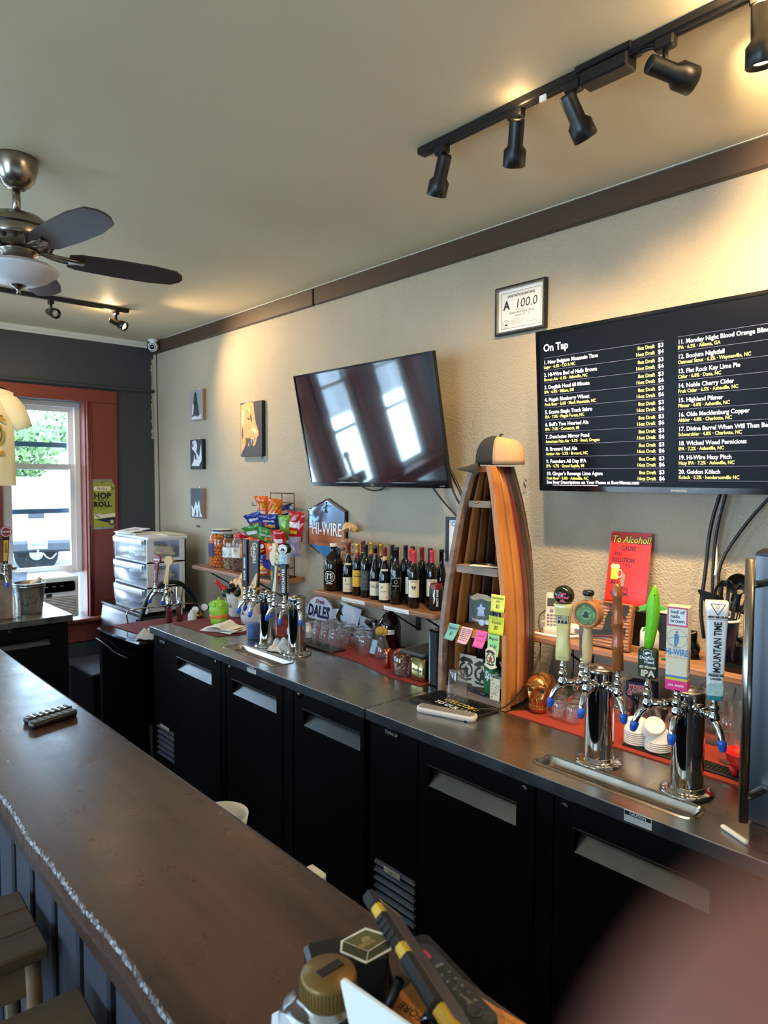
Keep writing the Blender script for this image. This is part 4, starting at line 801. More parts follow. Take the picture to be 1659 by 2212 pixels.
def shark(g, M):
    g.at(face_plane(M, 0)); S_ = [(0, .098, .010, .009), (.002, .12, .0125, .012), (.006, .15, .014, .014), (.008, .18, .0155, .0155), (.008, .205, .0155, .015), (.0095, .225, .012, .012), (.011, .243, .006, .007), (.0115, .252, .001, .001)]
    g.loft([[(x + a * math.cos(2 * PI * k / 14), z, b * math.sin(2 * PI * k / 14)) for k in range(14)] for x, z, a, b in S_], True, True, True)
    g.prism([(-.008, .19), (-.026, .184), (-.022, .192), (-.026, .196), (-.006, .204)], -.003, .003); g.prism([(.02, .205), (.04, .198), (.036, .192), (.02, .19)], -.003, .003); g.prism([(-.006, .14), (-.016, .135), (-.012, .146), (-.004, .154)], -.003, .003)
M = facing(p, CAMYAW + .15)
handle(t2, M, [('green_block', 'dark_green', lambda g, M: g.at(M).box((0, 0, .061), (.022, .046, .074), .006)), ('shark', 'fish_green', shark), ('eye', 'ink', lambda g, M: g.at(face_plane(M, 0)).ball((.012, .228, .0105), .0018, 8, 6)),
    ('lettering', 'white', lambda g, M: (g.at(face_plane(M, .0114)).text('Dogfish', .0105, -.019, .072, 0, 'LEFT', .0003), g.text('Head', .0105, -.008, .062, 0, 'LEFT', .0003), g.ring(-.001, .087, .0095, .0102, 0), g.flat([(-.009, .086), (-.002, .091), (.008, .087), (.001, .086), (-.004, .082)], 0))),
    ('ale_lettering', 'cream', lambda g, M: (g.at(face_plane(M, .0114)).text('60 Minute', .0092, -.019, .05, 0, 'LEFT', .0004), g.text('IPA', .022, -.016, .03, 0, 'LEFT', .0008)))], .03)
p = faucet(t2, 1.655, .712, -.1, .088)
M = facing(p, CAMYAW + .3)
def strips(g, M):
    for k, z0, z1 in ((0, .034, .039), (1, .028, .034), (2, .005, .028)): g.use(k).at(M); g.box((0, 0, (z0 + z1) / 2 + .012), (.0305, .0485, z1 - z0))
handle(t2, M, [('cream_block', 'cream', lambda g, M: g.at(M).box((0, 0, .115), (.03, .048, .196), .002)), ('stripes', ['print_blue', 'yellow', 'hot_pink'], strips),
    ('style_panel', ['sign_pink', 'white', 'ink'], lambda g, M: (g.at(face_plane(M, .0153)).rect(-.0225, .166, .0225, .211), g.use(1), g.flat(rrect(-.019, .170, .019, .207, .002), .0003), g.use(2), [g.text(s, .0118, -.0155, .196 - .0105 * k, .0005, 'LEFT', .0003) for k, s in enumerate(('bed of', 'nails', 'brown'))])),
    ('walker_print', ['print_blue', 'grey'], lambda g, M: (g.at(face_plane(M, .0153)), g.use(1), g.ring(0, .138, .0215, .0225, 0), g.use(0), g.disc(-.001, .153, .0028, .0002, 12), g.flat([(-.006, .136), (-.006, .149), (.003, .149), (.004, .137)], .0002), g.flat([(-.006, .137), (-.006, .126), (-.002, .119), (.001, .119), (-.002, .127), (.0, .137)], .0002), g.flat([(0, .137), (.004, .137), (.003, .127), (-.004, .119), (-.007, .119), (0, .128)], .0002), g.tube([(-.021, .136, .0003), (.021, .147, .0003)], .0006, 4), g.tube([(-.019, .124, .0003), (.006, .118, .0003)], .0005, 4))),
    ('lettering', 'print_blue', lambda g, M: g.at(face_plane(M, .0153)).text('HI-WIRE', .0205, 0, .099, 0, 'CENTER', .0008, sx=.66)),
    ('small_lettering', ['orange', 'white'], lambda g, M: (g.at(face_plane(M, .0153)).text('BREWING', .0055, 0, .092, 0, 'CENTER', .0001, track=1.7), g.use(1).text('AVL MADE', .0072, 0, .026, .0004, 'CENTER', .0002))),
    ('side_lettering', 'ink', lambda g, M: g.at(M @ basis((0, .0243, 0), (-1, 0, 0), (0, 0, 1))).text('BREWING', .012, .004, .06, 0, 'LEFT', .0004, rot=PI / 2, sx=.95) and None)], .024)
p = faucet(t2, 1.655, .712, -1.0, .10)
M = facing(p, CAMYAW)
def tallwhite(g, M):
    g.at(M); P = [(.006, .0155), (.03, .0165), (.08, .0182), (.15, .0205), (.205, .0228), (.229, .0232)]
    g.loft([lift([(c[1], c[0]) for c in rrect(-w, -w * .8, w, w * .8, w * .3)], z) for z, w in P], True, True, True)
handle(t2, M, [('white_paddle', 'white', tallwhite), ('base_band', 'teal', lambda g, M: g.at(M).loft([lift([(c[1], c[0]) for c in rrect(-w, -w * .8, w, w * .8, w * .3)], z) for z, w in ((.004, .0158), (.014, .0164))], True, True)),
    ('mountain_band', 'mint', lambda g, M: g.at(face_plane(M, .0136)).flat([(-.0155, .016), (.0155, .016), (.0162, .038), (.010, .046), (.006, .041), (.0, .048), (-.005, .042), (-.01, .046), (-.0162, .038)])),
    ('lettering', 'ink', lambda g, M: (g.at(face_plane(M, .0137) @ RX(.03)).text('MOUNTAIN TIME', .022, .0085, .068, 0, 'LEFT', .0006, rot=PI / 2, sx=.68), g.text('PREMIUM', .0075, 0, .059, 0, 'CENTER', .0003), g.text('LAGER', .0075, 0, .051, 0, 'CENTER', .0003), g.rect(-.017, .0655, .017, .0662, 0), g.rect(-.022, .19, .022, .1908, .0), g.text('NEW BELGIUM', .0062, 0, .1935, .0, 'CENTER', .0004), [g.flat([q0, q1, (q1[0] * .82, q1[1] - (.0014 if q1[1] > .21 else -.0026)), (q0[0] * .82, q0[1] - (.0014 if q0[1] > .21 else -.0026))], .0002) for q0, q1 in (((-.0165, .226), (.0165, .226)), ((.0165, .226), (0, .199)), ((0, .199), (-.0165, .226)))], g.ring(0, .219, .0028, .0036, .0002)))], .008)
# ---- far pair
t3 = tower('beer tower with the pale figure handle and the lettered blue-headed handle', 1.70, 2.415, 1.192, None)
p = faucet(t3, 1.70, 2.415, .62, .10)
M = facing(p, -.35)
def figure(g, M):
    g.at(face_plane(M, 0)); g.prism([(-.010, .02), (.008, .02), (.012, .06), (.016, .13), (.006, .135), (.004, .09), (-.002, .06)], -.006, .006)
    g.prism([(-.008, .135), (.004, .13), (.012, .165), (.01, .195), (.014, .2), (.012, .225), (-.004, .228), (-.006, .2), (-.02, .185), (-.021, .16)], -.008, .008)
handle(t3, M, [('pale_figure', 'cream', figure), ('green_sash', 'dark_green', lambda g, M: g.at(face_plane(M, 0)).prism([(-.015, .02), (-.008, .02), (-.002, .06), (.002, .13), (-.014, .135), (-.012, .07)], -.007, .0065)),
    ('sash_lettering', 'ale_gold', lambda g, M: g.at(face_plane(M, .0068)).text('NOBLE', .011, -.006, .07, 0, 'LEFT', .0003, rot=PI / 2)), ('gold_oval', ['ale_gold', 'cream', 'dark_green'], lambda g, M: (g.at(face_plane(M, 0)).prism([(.021 + .013 * math.cos(a), .165 + .027 * math.sin(a)) for a in [k * PI / 12 for k in range(24)]], -.004, .011), g.use(1), g.ring(.021, .165, .0095, .0115, .0113, 24, 2.0), g.use(2), g.text('ALE', .008, .021, .157, .0114, 'CENTER', .0003)))])
p = faucet(t3, 1.70, 2.415, -.30, .088)
M = facing(p, -.45)
handle(t3, M, [('black_post', 'black_satin', lambda g, M: g.at(M).box((0, 0, .083), (.026, .030, .126), .003)), ('hex_head', 'light_blue', lambda g, M: g.at(M).lathe([(0, .146), (.0225, .147), (.0225, .198), (.017, .205), (0, .205)], n=6, sm=False)),
    ('disc', 'black_satin', lambda g, M: (g.at(M @ TR(0, 0, .208) @ RY(PI / 2)).lathe([(0, -.018), (.024, -.017), (.026, 0), (.024, .016), (0, .017)], n=30))),
    ('disc_face', ['white', 'ink'], lambda g, M: (g.at(face_plane(M @ TR(0, 0, .208), .0172)).disc(0, 0, .021), g.use(1), g.ring(0, 0, .0155, .0165, .0003), g.flat([(-.012, -.008), (-.002, .008), (.003, .002), (.006, .006), (.013, -.008)], .0003))),
    ('lettering', ['white'], lambda g, M: (g.at(face_plane(M, .0133)).text('DESCHUTES', .0165, .006, .026, 0, 'LEFT', .0004, rot=PI / 2, sx=1.0, track=1.15), g.at(M @ basis((0, .0153, 0), (-1, 0, 0), (0, 0, 1))).text('DESCHUTES', .0165, .006, .026, 0, 'LEFT', .0004, rot=PI / 2, track=1.15))),
    ('head_lettering', 'white', lambda g, M: (g.at(face_plane(M, .0228)).text('PALE', .014, 0, .178, 0, 'CENTER', .0003, sx=.7), g.text('ALE', .014, 0, .16, 0, 'CENTER', .0003, sx=.8)))], .02)
faucet(t3, 1.70, 2.415, -1.1, .09)
t4 = tower('beer tower with the two dark lettered boards and a small wooden arrow', 1.695, 2.632, 1.187, None)
p = faucet(t4, 1.695, 2.632, .62, .105)
M = facing(p, -.30)
handle(t4, M, [('black_board', 'black_satin', lambda g, M: g.at(M).box((0, 0, .122), (.016, .034, .214), .003)), ('purple_side', 'maroon', lambda g, M: g.at(M).box((-.006, .0195, .115), (.014, .006, .19), .002)),
    ('lettering', ['white', 'silver_print'], lambda g, M: (g.at(face_plane(M, .0083)).text('BOOJUM', .014, .005, .045, 0, 'LEFT', .0005, rot=PI / 2, sx=.8), g.text('BREWING', .014, .005, .098, 0, 'LEFT', .0005, rot=PI / 2, sx=.8), g.use(1), g.rect(-.006, .165, -.003, .226), g.rect(.003, .165, .006, .226)))])
p2_ = faucet(t4, 1.695, 2.632, 1.15, .10)
M = facing(p2_, -.35)
handle(t4, M, [('painted_paddle', ['ink', 'orange', 'label_green'], lambda g, M: (g.at(M).box((0, 0, .1), (.014, .026, .16), .004), g.use(1).at(M @ TR(0, .002, .205)).ball((0, 0, 0), (.014, .02, .03), 14, 10), g.use(2).at(M).box((.003, 0, .13), (.012, .02, .03), .004)))])
p = faucet(t4, 1.695, 2.632, -.25, .09)
M = facing(p, -.4)
def ging(g, M): g.at(face_plane(M, 0)); g.prism([(-.024, .022), (.02, .022), (.026, .228), (-.022, .228)], -.008, .008)
handle(t4, M, [('brown_board', 'dark_brown', ging), ('wooden_arrow', 'light_wood', lambda g, M: g.at(face_plane(M, 0)).prism([(-.018, .02), (.012, .02), (.018, .032), (.024, .088), (.018, .085)], .006, .018)), ('arrow_boss', 'dark_brown', lambda g, M: g.at(face_plane(M, .018)).ring(.0, .033, .002, .0045, .0004)),
    ('lettering', 'cream', lambda g, M: (g.at(face_plane(M, .0083)).text('G', .034, -.006, .222, 0, 'LEFT', .0004, rot=-PI / 2), g.text('INGERS', .022, -.005, .198, 0, 'LEFT', .0006, rot=-PI / 2, sx=.95), g.text('REVENGE', .0085, -.015, .2, 0, 'LEFT', .0003, rot=-PI / 2, track=1.2))),
    ('sunray_print', 'silver_print', lambda g, M: [g.at(face_plane(M, .0083)).flat([(r0 * math.cos(a) + .0, .135 + 3.4 * r0 * math.sin(a)), (r1 * math.cos(a), .135 + 3.6 * r1 * math.sin(a)), (r1 * math.cos(a + .03), .135 + 3.6 * r1 * math.sin(a + .03))]) for a in [.6 + k * .12 for k in range(16)] for r0, r1 in [(.017, .0225)]])])
faucet(t4, 1.695, 2.632, -1.1, .09)
# ---------------------------------------------------------------- things on the wall shelves
def wrap(g, M, r, fn):
    """draw flat print (x right, y up) and bend it round a cylinder of radius r whose front faces local +x"""
    q = G(); q.mi = g.mi; fn(q)
    for f, k in zip(q.f, q.k): pass
    b = len(g.v)
    for x, y, z in q.v:
        a = x / r; g.v.append(tuple(M @ Vector(((r + z) * math.cos(a), (r + z) * math.sin(a), y))))
    for f, k in zip(q.f, q.k): g.f.append([b + i for i in f]); g.k.append(k); g.s.append(False)
    return g
def arc_label(g, M, r, z0, z1, half):
    g.at(M); n = 10; g.loft([[(r * math.cos(-half + 2 * half * i / n), r * math.sin(-half + 2 * half * i / n), z) for i in range(n + 1)] for z in (z0, z1)][::1]) if False else None
    g.add([(r * math.cos(-half + 2 * half * i / n), r * math.sin(-half + 2 * half * i / n), z) for z in (z0, z1) for i in range(n + 1)], [(i, i + 1, n + 2 + i, n + 1 + i) for i in range(n)], True); return g
BORD = [(0, .002), (.021, .0), (.0245, .004), (.0245, .150), (.0225, .166), (.014, .180), (.0098, .190), (.0094, .236), (.0104, .237), (.0104, .243), (.0094, .244), (0, .244)]
BURG = [(0, .002), (.023, .0), (.0268, .004), (.0268, .105), (.025, .125), (.018, .155), (.0115, .180), (.0095, .2), (.0094, .236), (.0106, .237), (.0106, .243), (.0094, .244), (0, .244)]
mat('wine_label', (226, 214, 186), .6); mat('mustard', (216, 168, 40), .6); mat('slate_label', (58, 66, 70), .6); mat('capsule_red', (110, 24, 26), .35); mat('capsule_pink', (196, 50, 68), .4); mat('capsule_gold', (206, 160, 60), .3, metal=.6); mat('wax_red', (150, 20, 24), .35); mat('band', (226, 190, 130), .5)
def bottle(label, x, y, prof, cap, capz=.188, lab=None, prints=(), extra=(), rz=-.75):
    t = thing('wine_bottle', label, 'bottle', (x, y, 1.1453), 0, 'wine bottles on the wall shelf')
    g = G(); g.lathe(prof, n=28); g.ob('body', 'bottle_glass', t)
    M = facing((0, 0, 0), rz); r = max(p[0] for p in prof)
    if cap:
        g = G(); g.lathe([(.0102, capz), (.0100, .233), (.0112, .236), (.0112, .2435), (.0095, .2462), (0, .2462)], n=20); g.ob('capsule', cap, t)
    if lab:
        z0, z1, m = lab; g = arc_label(G(), M, r + .0004, z0, z1, 1.15); lo = g.ob('paper_label', m, t)
        for m2, fn in prints: g = wrap(G(), M, r + .0008, fn); g.ob('label_print', m2, lo)
    for nm, m, fn in extra: g = G(); fn(g, M); g.ob(nm, m, t)
    return t
def bull(q): q.text('DOMAINE', .006, -.004, .048, 0, 'CENTER', .0001); q.flat([(-.013, .064), (-.009, .064), (-.008, .07), (-.011, .074), (-.014, .07)]); q.rect(-.016, .012, .014, .013)
def orange_print(q): q.flat([(-.012, .018), (.016, .018), (.016, .023), (.006, .027), (.002, .022), (-.004, .026), (-.012, .024)])
neck_band = ('neck_band', 'band', lambda g, M: g.lathe([(.0102, .176), (.0106, .192)], n=20))
neck_label = ('neck_label', 'wine_label', lambda g, M: arc_label(g, M @ TR(-.001, 0, 0), .0222, .130, .150, .8))
seal = ('wax_seal', 'wax_red', lambda g, M: [g.at(M).ball((.011, 0, .176), (.003, .009, .010), 14, 8), g.box((.0115, 0, .163), (.002, .006, .016))])
bottle('burgundy wine bottle, cream bull label, first of the front row beside the growler', 2.085, 2.535, BURG, 'capsule_red', .195, (.012, .082, 'wine_label'), [('ink', bull), ('orange', orange_print)], [neck_band, neck_label])
bottle('wine bottle with a yellow label and gold-red wax sealed neck, front row', 2.085, 2.468, BORD, 'capsule_gold', .205, (.045, .122, 'mustard'), [('ink', lambda q: [q.text('HOUSE', .006, -.01, .105, 0), q.text('Amontillado', .008, -.018, .092, 0, 'LEFT', .0003), [q.rect(-.016, .06 + k * .006, .008 - k * .002, .0612 + k * .006) for k in range(4)]])], [seal, ('red_sleeve', 'wax_red', lambda g, M: g.at(M).lathe([(.0102, .184), (.0101, .206)], n=18))])
bottle('slim dark wine bottle with a grey portrait label, front row', 2.085, 2.408, BORD, 'black_satin', .19, (.035, .125, 'slate_label'), [('silver_print', lambda q: [q.ring(-.004, .1, .004, .0048, 0, 16, 1.6), q.rect(-.016, .07, .012, .0712), q.text('Winemaker', .0055, -.014, .074, 0), q.text('RED BLEND', .005, -.014, .042, 0)])])
bottle('burgundy wine bottle with a cream and maroon label and grey stopper, front row', 2.083, 2.338, BURG, 'slate_label', .236, (.020, .085, 'wine_label'), [('maroon', lambda q: [q.rect(-.03, .033, .03, .041), q.rect(-.03, .028, .03, .030), q.rect(-.03, .0845, .03, .083)]), ('brown_paint', lambda q: q.text('GOLDEN', .021, .004, .056, 0, 'CENTER', .0003))], [('neck_stripe', 'orange', lambda g, M: g.lathe([(.0099, .206), (.0099, .211)], n=18))])
bottle('burgundy wine bottle, cream bull label, standing mid-row by the dark diamond bottle', 2.068, 2.258, BURG, 'capsule_red', .21, (.012, .088, 'wine_label'), [('ink', bull), ('orange', orange_print)], [('neck_band', 'band', lambda g, M: g.lathe([(.0106, .19), (.0102, .206)], n=20)), neck_label])
DIA = [(0, .002), (.025, .0), (.0285, .004), (.0275, .120), (.0265, .15), (.022, .168), (.0125, .18), (.0118, .2), (.0112, .236), (.0125, .237), (.0125, .246), (0, .246)]
bottle('broad-shouldered dark bottle with a silver diamond print, front row', 2.075, 2.19, DIA, None, prints=(), extra=[('diamond_print', 'silver_print', lambda g, M: wrap(g, M, .0288, lambda q: ([q.add([(a[0] * k, .105 + a[1] * k, 0) for k in (1, .9) for a in ((-.026, .006), (-.004, .034), (.026, .012), (.026, -.010), (.0, -.034), (-.026, -.012))], [(i, (i + 1) % 6, 6 + (i + 1) % 6, 6 + i) for i in range(6)])], q.text('BOTTLED', .009, 0, .114, 0, 'CENTER', .0003), q.ring(0, .1, .006, .0085), q.text('BARREL', .009, 0, .08, 0, 'CENTER', .0003)))), ('stopper', 'slate_label', lambda g, M: g.at(M).lathe([(0, .246), (.0125, .246), (.0125, .252), (0, .2525)], n=18))])
heart = [('ink', lambda q: [q.text('CAPLICE', .0082, 0, .112, 0, 'CENTER', .0002), [q.flat([(sx * (.001), .078), (sx * .008, .088), (sx * .009, .095), (sx * .005, .098), (sx * .0012, .094)]) for sx in (-1, 1)], q.rect(-.012, .064, .010, .0645), q.text('Red wine', .004, 0, .058, 0, 'CENTER')])]
for lab, x, y in (('pink-capped wine bottle with a white heart label, rear of the pink-capped trio', 2.118, 2.142), ('pink-capped wine bottle with a white heart label, foremost of the pink-capped trio', 2.068, 2.072), ('pink-capped wine bottle with a white heart label, beside the slim black can', 2.14, 2.035)):
    bottle(lab, x, y, BORD, 'capsule_pink', .193, (.048, .122, 'wine_label'), heart)
for lab, x, y, pr, cp, ex in (('dark red capped bottle in the back row behind the yellow-label bottle', 2.195, 2.555, BORD, 'capsule_red', [neck_band]), ('gold-red sealed bottle in the back row behind the grey portrait label', 2.195, 2.49, BORD, 'capsule_gold', [seal]),
    ('dark red capped bottle in the back row beside the gold-sealed one', 2.2, 2.435, BORD, 'capsule_red', []), ('gold-red sealed bottle in the back row behind the maroon-banded label', 2.175, 2.40, BORD, 'capsule_gold', [seal]), ('black capped bottle in the back row between two dark necks', 2.175, 2.322, BURG, 'black_satin', []), ('plain black necked bottle in the back row behind the bull label', 2.2, 2.26, BORD, 'black_satin', []),
    ('black bottle with an orange neck stripe behind the diamond bottle', 2.19, 2.205, BORD, 'black_satin', [('neck_stripe', 'orange', lambda g, M: g.lathe([(.0106, .195), (.0106, .2)], n=18))]), ('dark red capped bottle in the back row behind the pink capsules', 2.195, 2.15, BORD, 'capsule_red', []), ('short-necked black bottle in the back row behind the pink capsules', 2.192, 2.095, BORD, 'ink', []), ('tall black capped bottle at the near end of the back row', 2.195, 2.03, BURG, 'black_gloss', [])):
    bottle(lab, x, y, pr, cp, .188, None, (), ex)
# growler, jar of corks, red-capped little bottle, slim can
t = thing('growler', 'brown glass growler with a round white bear logo on the wine shelf', 'growler', (2.10, 2.668, 1.1453))
g = G(); g.lathe([(0, .003), (.045, 0), (.050, .004), (.050, .125), (.047, .148), (.036, .168), (.022, .184), (.0175, .196), (.0165, .21), (.018, .214), (.018, .218), (.0165, .222), (0, .222)], n=32); g.ob('body', 'amber_glass', t)
g = G(); M = facing((0, 0, 0), -.75); g.at(M @ RZ(.9)); g.tube([(.017, 0, .205), (.032, 0, .208), (.042, 0, .196), (.042, 0, .175), (.036, 0, .166)], .006, 8, smooth=2); g.ob('handle', 'amber_glass', t)
g = G(); g.lathe([(.0185, .218), (.0185, .230), (.017, .232), (0, .232)], n=24); g.ob('screw_cap', 'white', t)
g = wrap(G(), facing((0, 0, 0), -.45), .0506, lambda q: (q.ring(0, .072, .026, .0285), q.ring(0, .072, .0185, .020), q.flat([(-.01, .06), (.01, .06), (.013, .072), (.008, .084), (-.008, .084), (-.013, .072)]), q.disc(-.009, .086, .004), q.disc(.009, .086, .004), q.text('BREW DEPOT', .006, 0, .036, 0, 'CENTER', .0003))); lg = g.ob('round_logo', 'white', t)
g = wrap(G(), facing((0, 0, 0), -.45), .0509, lambda q: (q.disc(-.005, .075, .002), q.disc(.005, .075, .002), q.flat([(-.004, .066), (.004, .066), (0, .071)]))); g.ob('logo_face', 'ink', lg)
def jar_body(t, r, h, m='glass', neck=.8, lidh=.014, lidm='white', base_z=0):
    g = G(); g.lathe([(0, .002), (r * .9, 0), (r, .008), (r, h * .78), (r * .95, h * .86), (r * neck, h * .93), (r * neck, h - .003)], n=36); b = g.ob('jar', m, t)
    g = G(); g.lathe([(r * neck + .003, h - .012), (r * neck + .004, h - .010), (r * neck + .004, h + lidh - .012), (r * neck + .001, h + lidh - .010), (0, h + lidh - .010)], n=36); g.ob('lid', lidm, t); return b
t = thing('cork_jar', 'tall clear jar packed with wine corks behind the growler', 'jar', (2.185, 2.668, 1.1453)); g = G(); g.lathe([(0, .002), (.034, 0), (.037, .006), (.034, .12), (.037, .21), (.04, .255), (.042, .256)], n=30); g.ob('jar', 'clear_plastic', t)
random.seed(4); n = 0
for k in range(8):
    for j in range(6):
        a = j * PI / 3 + k * .5; r = .021; z = .02 + k * .031
        d = Vector((random.gauss(0, 1), random.gauss(0, 1), random.gauss(0, .5))).normalized() * .0135; c = Vector((r * math.cos(a), r * math.sin(a), z))
        g = G(); g.cyl(tuple(c - d), tuple(c + d), .0088, n=10); g.ob('cork', 'cork', t)
t = tag(G().at(TR(2.187, 2.655, 1.405)).grid(lambda u, v: ((u - .5) * .06 + .012 * math.sin(v * 7), (v - .5) * .075, .035 + .03 * math.sin(u * PI) * math.sin(v * PI) + .012 * math.sin(u * 9 + v * 5)), 10, 10, .003).ob('cloth_pouch', 'light_wood'), 'tan crumpled pouch lying across the top of the cork jar', 'pouch')
t = thing('small_bottle', 'small clear bottle with a red cap between the growler and wine bottles', 'bottle', (2.125, 2.6, 1.1453)); g = G(); g.lathe([(0, .002), (.019, 0), (.022, .004), (.022, .06), (.012, .085), (.010, .11), (0, .11)], n=20); g.ob('body', 'glass', t); g = G(); g.lathe([(.012, .1), (.012, .118), (0, .118)], n=16); g.ob('cap', 'red', t)
def can(name, label, loc, r, h, body, top, prints=(), rz=-.75, group=None):
    t = thing(name, label, 'can', loc, 0, group); g = G(); g.lathe([(0, .004), (r * .7, 0), (r * .8, 0), (r, .008), (r, h - .016), (r * .84, h - .004), (r * .84, h), (r * .78, h), (r * .76, h - .004), (0, h - .004)], n=32); g.ob('body', [body], t)
    g = G(); g.lathe([(r + .0004, h - .022), (r + .0004, h - .016), (r * .845, h - .0035), (r * .845, h + .0005), (r * .77, h + .0005), (r * .75, h - .0035), (0, h - .0035)], n=32); g.ob('rim', top, t)
    g = G(); g.box((0, 0, h - .002), (.012, .02, .001)); g.ob('pull_tab', 'galvanised', t)
    for m, fn in prints: g = wrap(G(), facing((0, 0, 0), rz), r + .0005, fn); g.ob('can_print', m, t)
    return t
can('wine_can', 'black slim can with a maroon top lettered Pinot Noir, end of the wine shelf', (2.10, 1.972, 1.1453), .0285, .113, 'black_satin', 'capsule_red', [('white', lambda q: (q.text('PINOT NOIR', .0125, .010, .02, 0, 'LEFT', .0004, rot=PI / 2), q.flat([(-.012, .03), (-.010, .05), (-.014, .066), (-.010, .086), (-.005, .092), (-.006, .066), (-.004, .05), (-.008, .035)])))])
# ---------------------------------------------------------------- snack jars
mat('cheese_ball', (236, 128, 24), .7); mat('pretzel', (140, 82, 40), .5); mat('peanut', (190, 158, 120), .7); mat('jar_label', (44, 30, 100), .5)
t = thing('snack_jar', 'clear jar of orange cheese balls with a blue-rimmed lid, largest of the jars', 'jar', (2.135, 3.845, 1.1453), 0, 'snack jars on the far shelf'); jar_body(t, .078, .226, 'clear_plastic', .78, .016, 'white')
g = G(); g.lathe([(.064, .2215), (.066, .223), (.066, .2315), (.0, .2318)], n=36); g.ob('lid_top', 'navy', t)
g = G(); random.seed(2)
for k in range(10):
    for j in range(20):
        for rr, ok in ((.066, 1), (.045, j % 2)):
            if ok: a = j * PI / 10 + (k % 2) * .16; g.ball((rr * math.cos(a), rr * math.sin(a), .013 + k * .0195 + random.uniform(-.003, .003)), .0102, 8, 6)
g.ob('cheese_balls', 'cheese_ball', t)['kind'] = 'stuff'
g = arc_label(G(), facing((0, 0, 0), .1), .0785, .07, .15, .5); g.ob('jar_label', 'jar_label', t)
def filled(t, r, z1, m, seed, n, shape):
    g = G(); random.seed(seed)
    for k in range(n):
        a = random.random() * 2 * PI; rr = r * random.random() ** .3; c = Vector((rr * math.cos(a), rr * math.sin(a), .01 + random.random() * z1)); d = Vector((random.gauss(0, 1), random.gauss(0, 1), random.gauss(0, 1))).normalized()
        if shape == 'nut': g.tube([tuple(c - d * .010), tuple(c), tuple(c + d * .010)], [.0055, .0042, .0055], 6)
        else: g.tube([tuple(c + (d.orthogonal().normalized() * math.cos(q) + d.cross(d.orthogonal().normalized()) * math.sin(q)) * .011) for q in [i * PI / 3 for i in range(6)]], .0028, 5, True)
    o = g.ob('contents', m, t); o['kind'] = 'stuff'
t = thing('snack_jar', 'clear jar of pale nuts with a dark lid, middle of the three jars', 'jar', (2.125, 3.70, 1.1453), 0, 'snack jars on the far shelf'); jar_body(t, .056, .205, 'clear_plastic', .75, .016, 'dark_green'); filled(t, .045, .075, 'peanut', 3, 110, 'nut'); 
g = arc_label(G(), facing((0, 0, 0), -.3), .0565, .075, .135, .9); lb = g.ob('jar_label', 'white', t); g = wrap(G(), facing((0, 0, 0), -.3), .0569, lambda q: (q.rect(-.045, .125, .045, .1255), q.rect(-.03, .08, -.01, .12), q.rect(.0, .085, .03, .1), [q.rect(.0, .105 + k * .004, .035, .1065 + k * .004) for k in range(4)])); g.ob('label_print', 'slate_label', lb)
g = G(); random.seed(8)
for k in range(5): g.ball((.02 * math.cos(k * 1.3), .02 * math.sin(k * 1.3), .145), .017, 10, 6)
g.ob('large_nuts', 'peanut', t)['kind'] = 'stuff'
t = thing('snack_jar', 'clear jar of pretzels with a red lid, closest of the three to the snack rack', 'jar', (2.115, 3.565, 1.1453), 0, 'snack jars on the far shelf'); jar_body(t, .060, .213, 'clear_plastic', .75, .016, 'red'); filled(t, .048, .085, 'pretzel', 5, 130, 'ring')
g = arc_label(G(), facing((0, 0, 0), -.3), .0605, .085, .145, .9); lb = g.ob('jar_label', 'wine_label', t); g = wrap(G(), facing((0, 0, 0), -.3), .0609, lambda q: (q.ring(-.005, .132, .007, .0095), q.ring(.008, .132, .007, .0095), q.ring(.0, .121, .007, .0095))); g.ob('pretzel_print', 'brown_paint', lb); g = wrap(G(), facing((0, 0, 0), -.3), .0609, lambda q: (q.rect(-.05, .088, .05, .105), q.mi.__class__)); g.ob('label_band', 'navy', lb); g = wrap(G(), facing((0, 0, 0), -.3), .0612, lambda q: q.text('PRETZEL', .014, 0, .092, 0, 'CENTER', .0004)); g.ob('label_lettering', 'white', lb)
# ---------------------------------------------------------------- snack rack and its bags
t = thing('snack_rack', 'black wire snack rack rising behind the hanging chip bags', 'rack', (2.13, 3.25, 1.1453))
g = G(); Yl, Ym, Yr = 3.385, 3.27, 3.15
for y in (Yl, Ym, Yr): g.tube([(2.20, y, 1.148), (2.20, y, 1.615), ], .003, 6); 
g.tube([(2.20, Yl, 1.613), (2.20, Yr, 1.613)], .003, 6); g.ob
g.obw('wire_frame', 'black_satin', t)
for k, z in enumerate((1.56, 1.50, 1.44, 1.37, 1.28, 1.2)):
    g = G(); g.tube([(2.20, Yl, z), (2.08 - .0 * k, Yl, z - .02), (2.075, Yl, z)], .0025, 6); g.tube([(2.20, Ym, z), (2.075, Ym, z - .02), (2.07, Ym, z)], .0025, 6); g.tube([(2.20, Yr, z), (2.08, Yr, z - .02), (2.075, Yr, z)], .0025, 6); g.tube([(2.2, Yl, z), (2.2, Yr, z)], .0025, 6); g.obw('hook_tier', 'black_satin', t)
g = G(); g.box((2.13, 3.27, 1.149), (.16, .25, .006)); g.obw('base_plate', 'black_satin', t)
mat('bag_orange', (226, 110, 30), .22, coat=.3); mat('bag_blue', (38, 56, 140), .22, coat=.3); mat('bag_green', (70, 140, 60), .22, coat=.3); mat('bag_red', (186, 34, 36), .22, coat=.3); mat('bag_grey', (150, 140, 168), .25, coat=.3); mat('bag_white', (226, 226, 232), .22, coat=.3); mat('bag_lime', (122, 176, 60), .22, coat=.3)
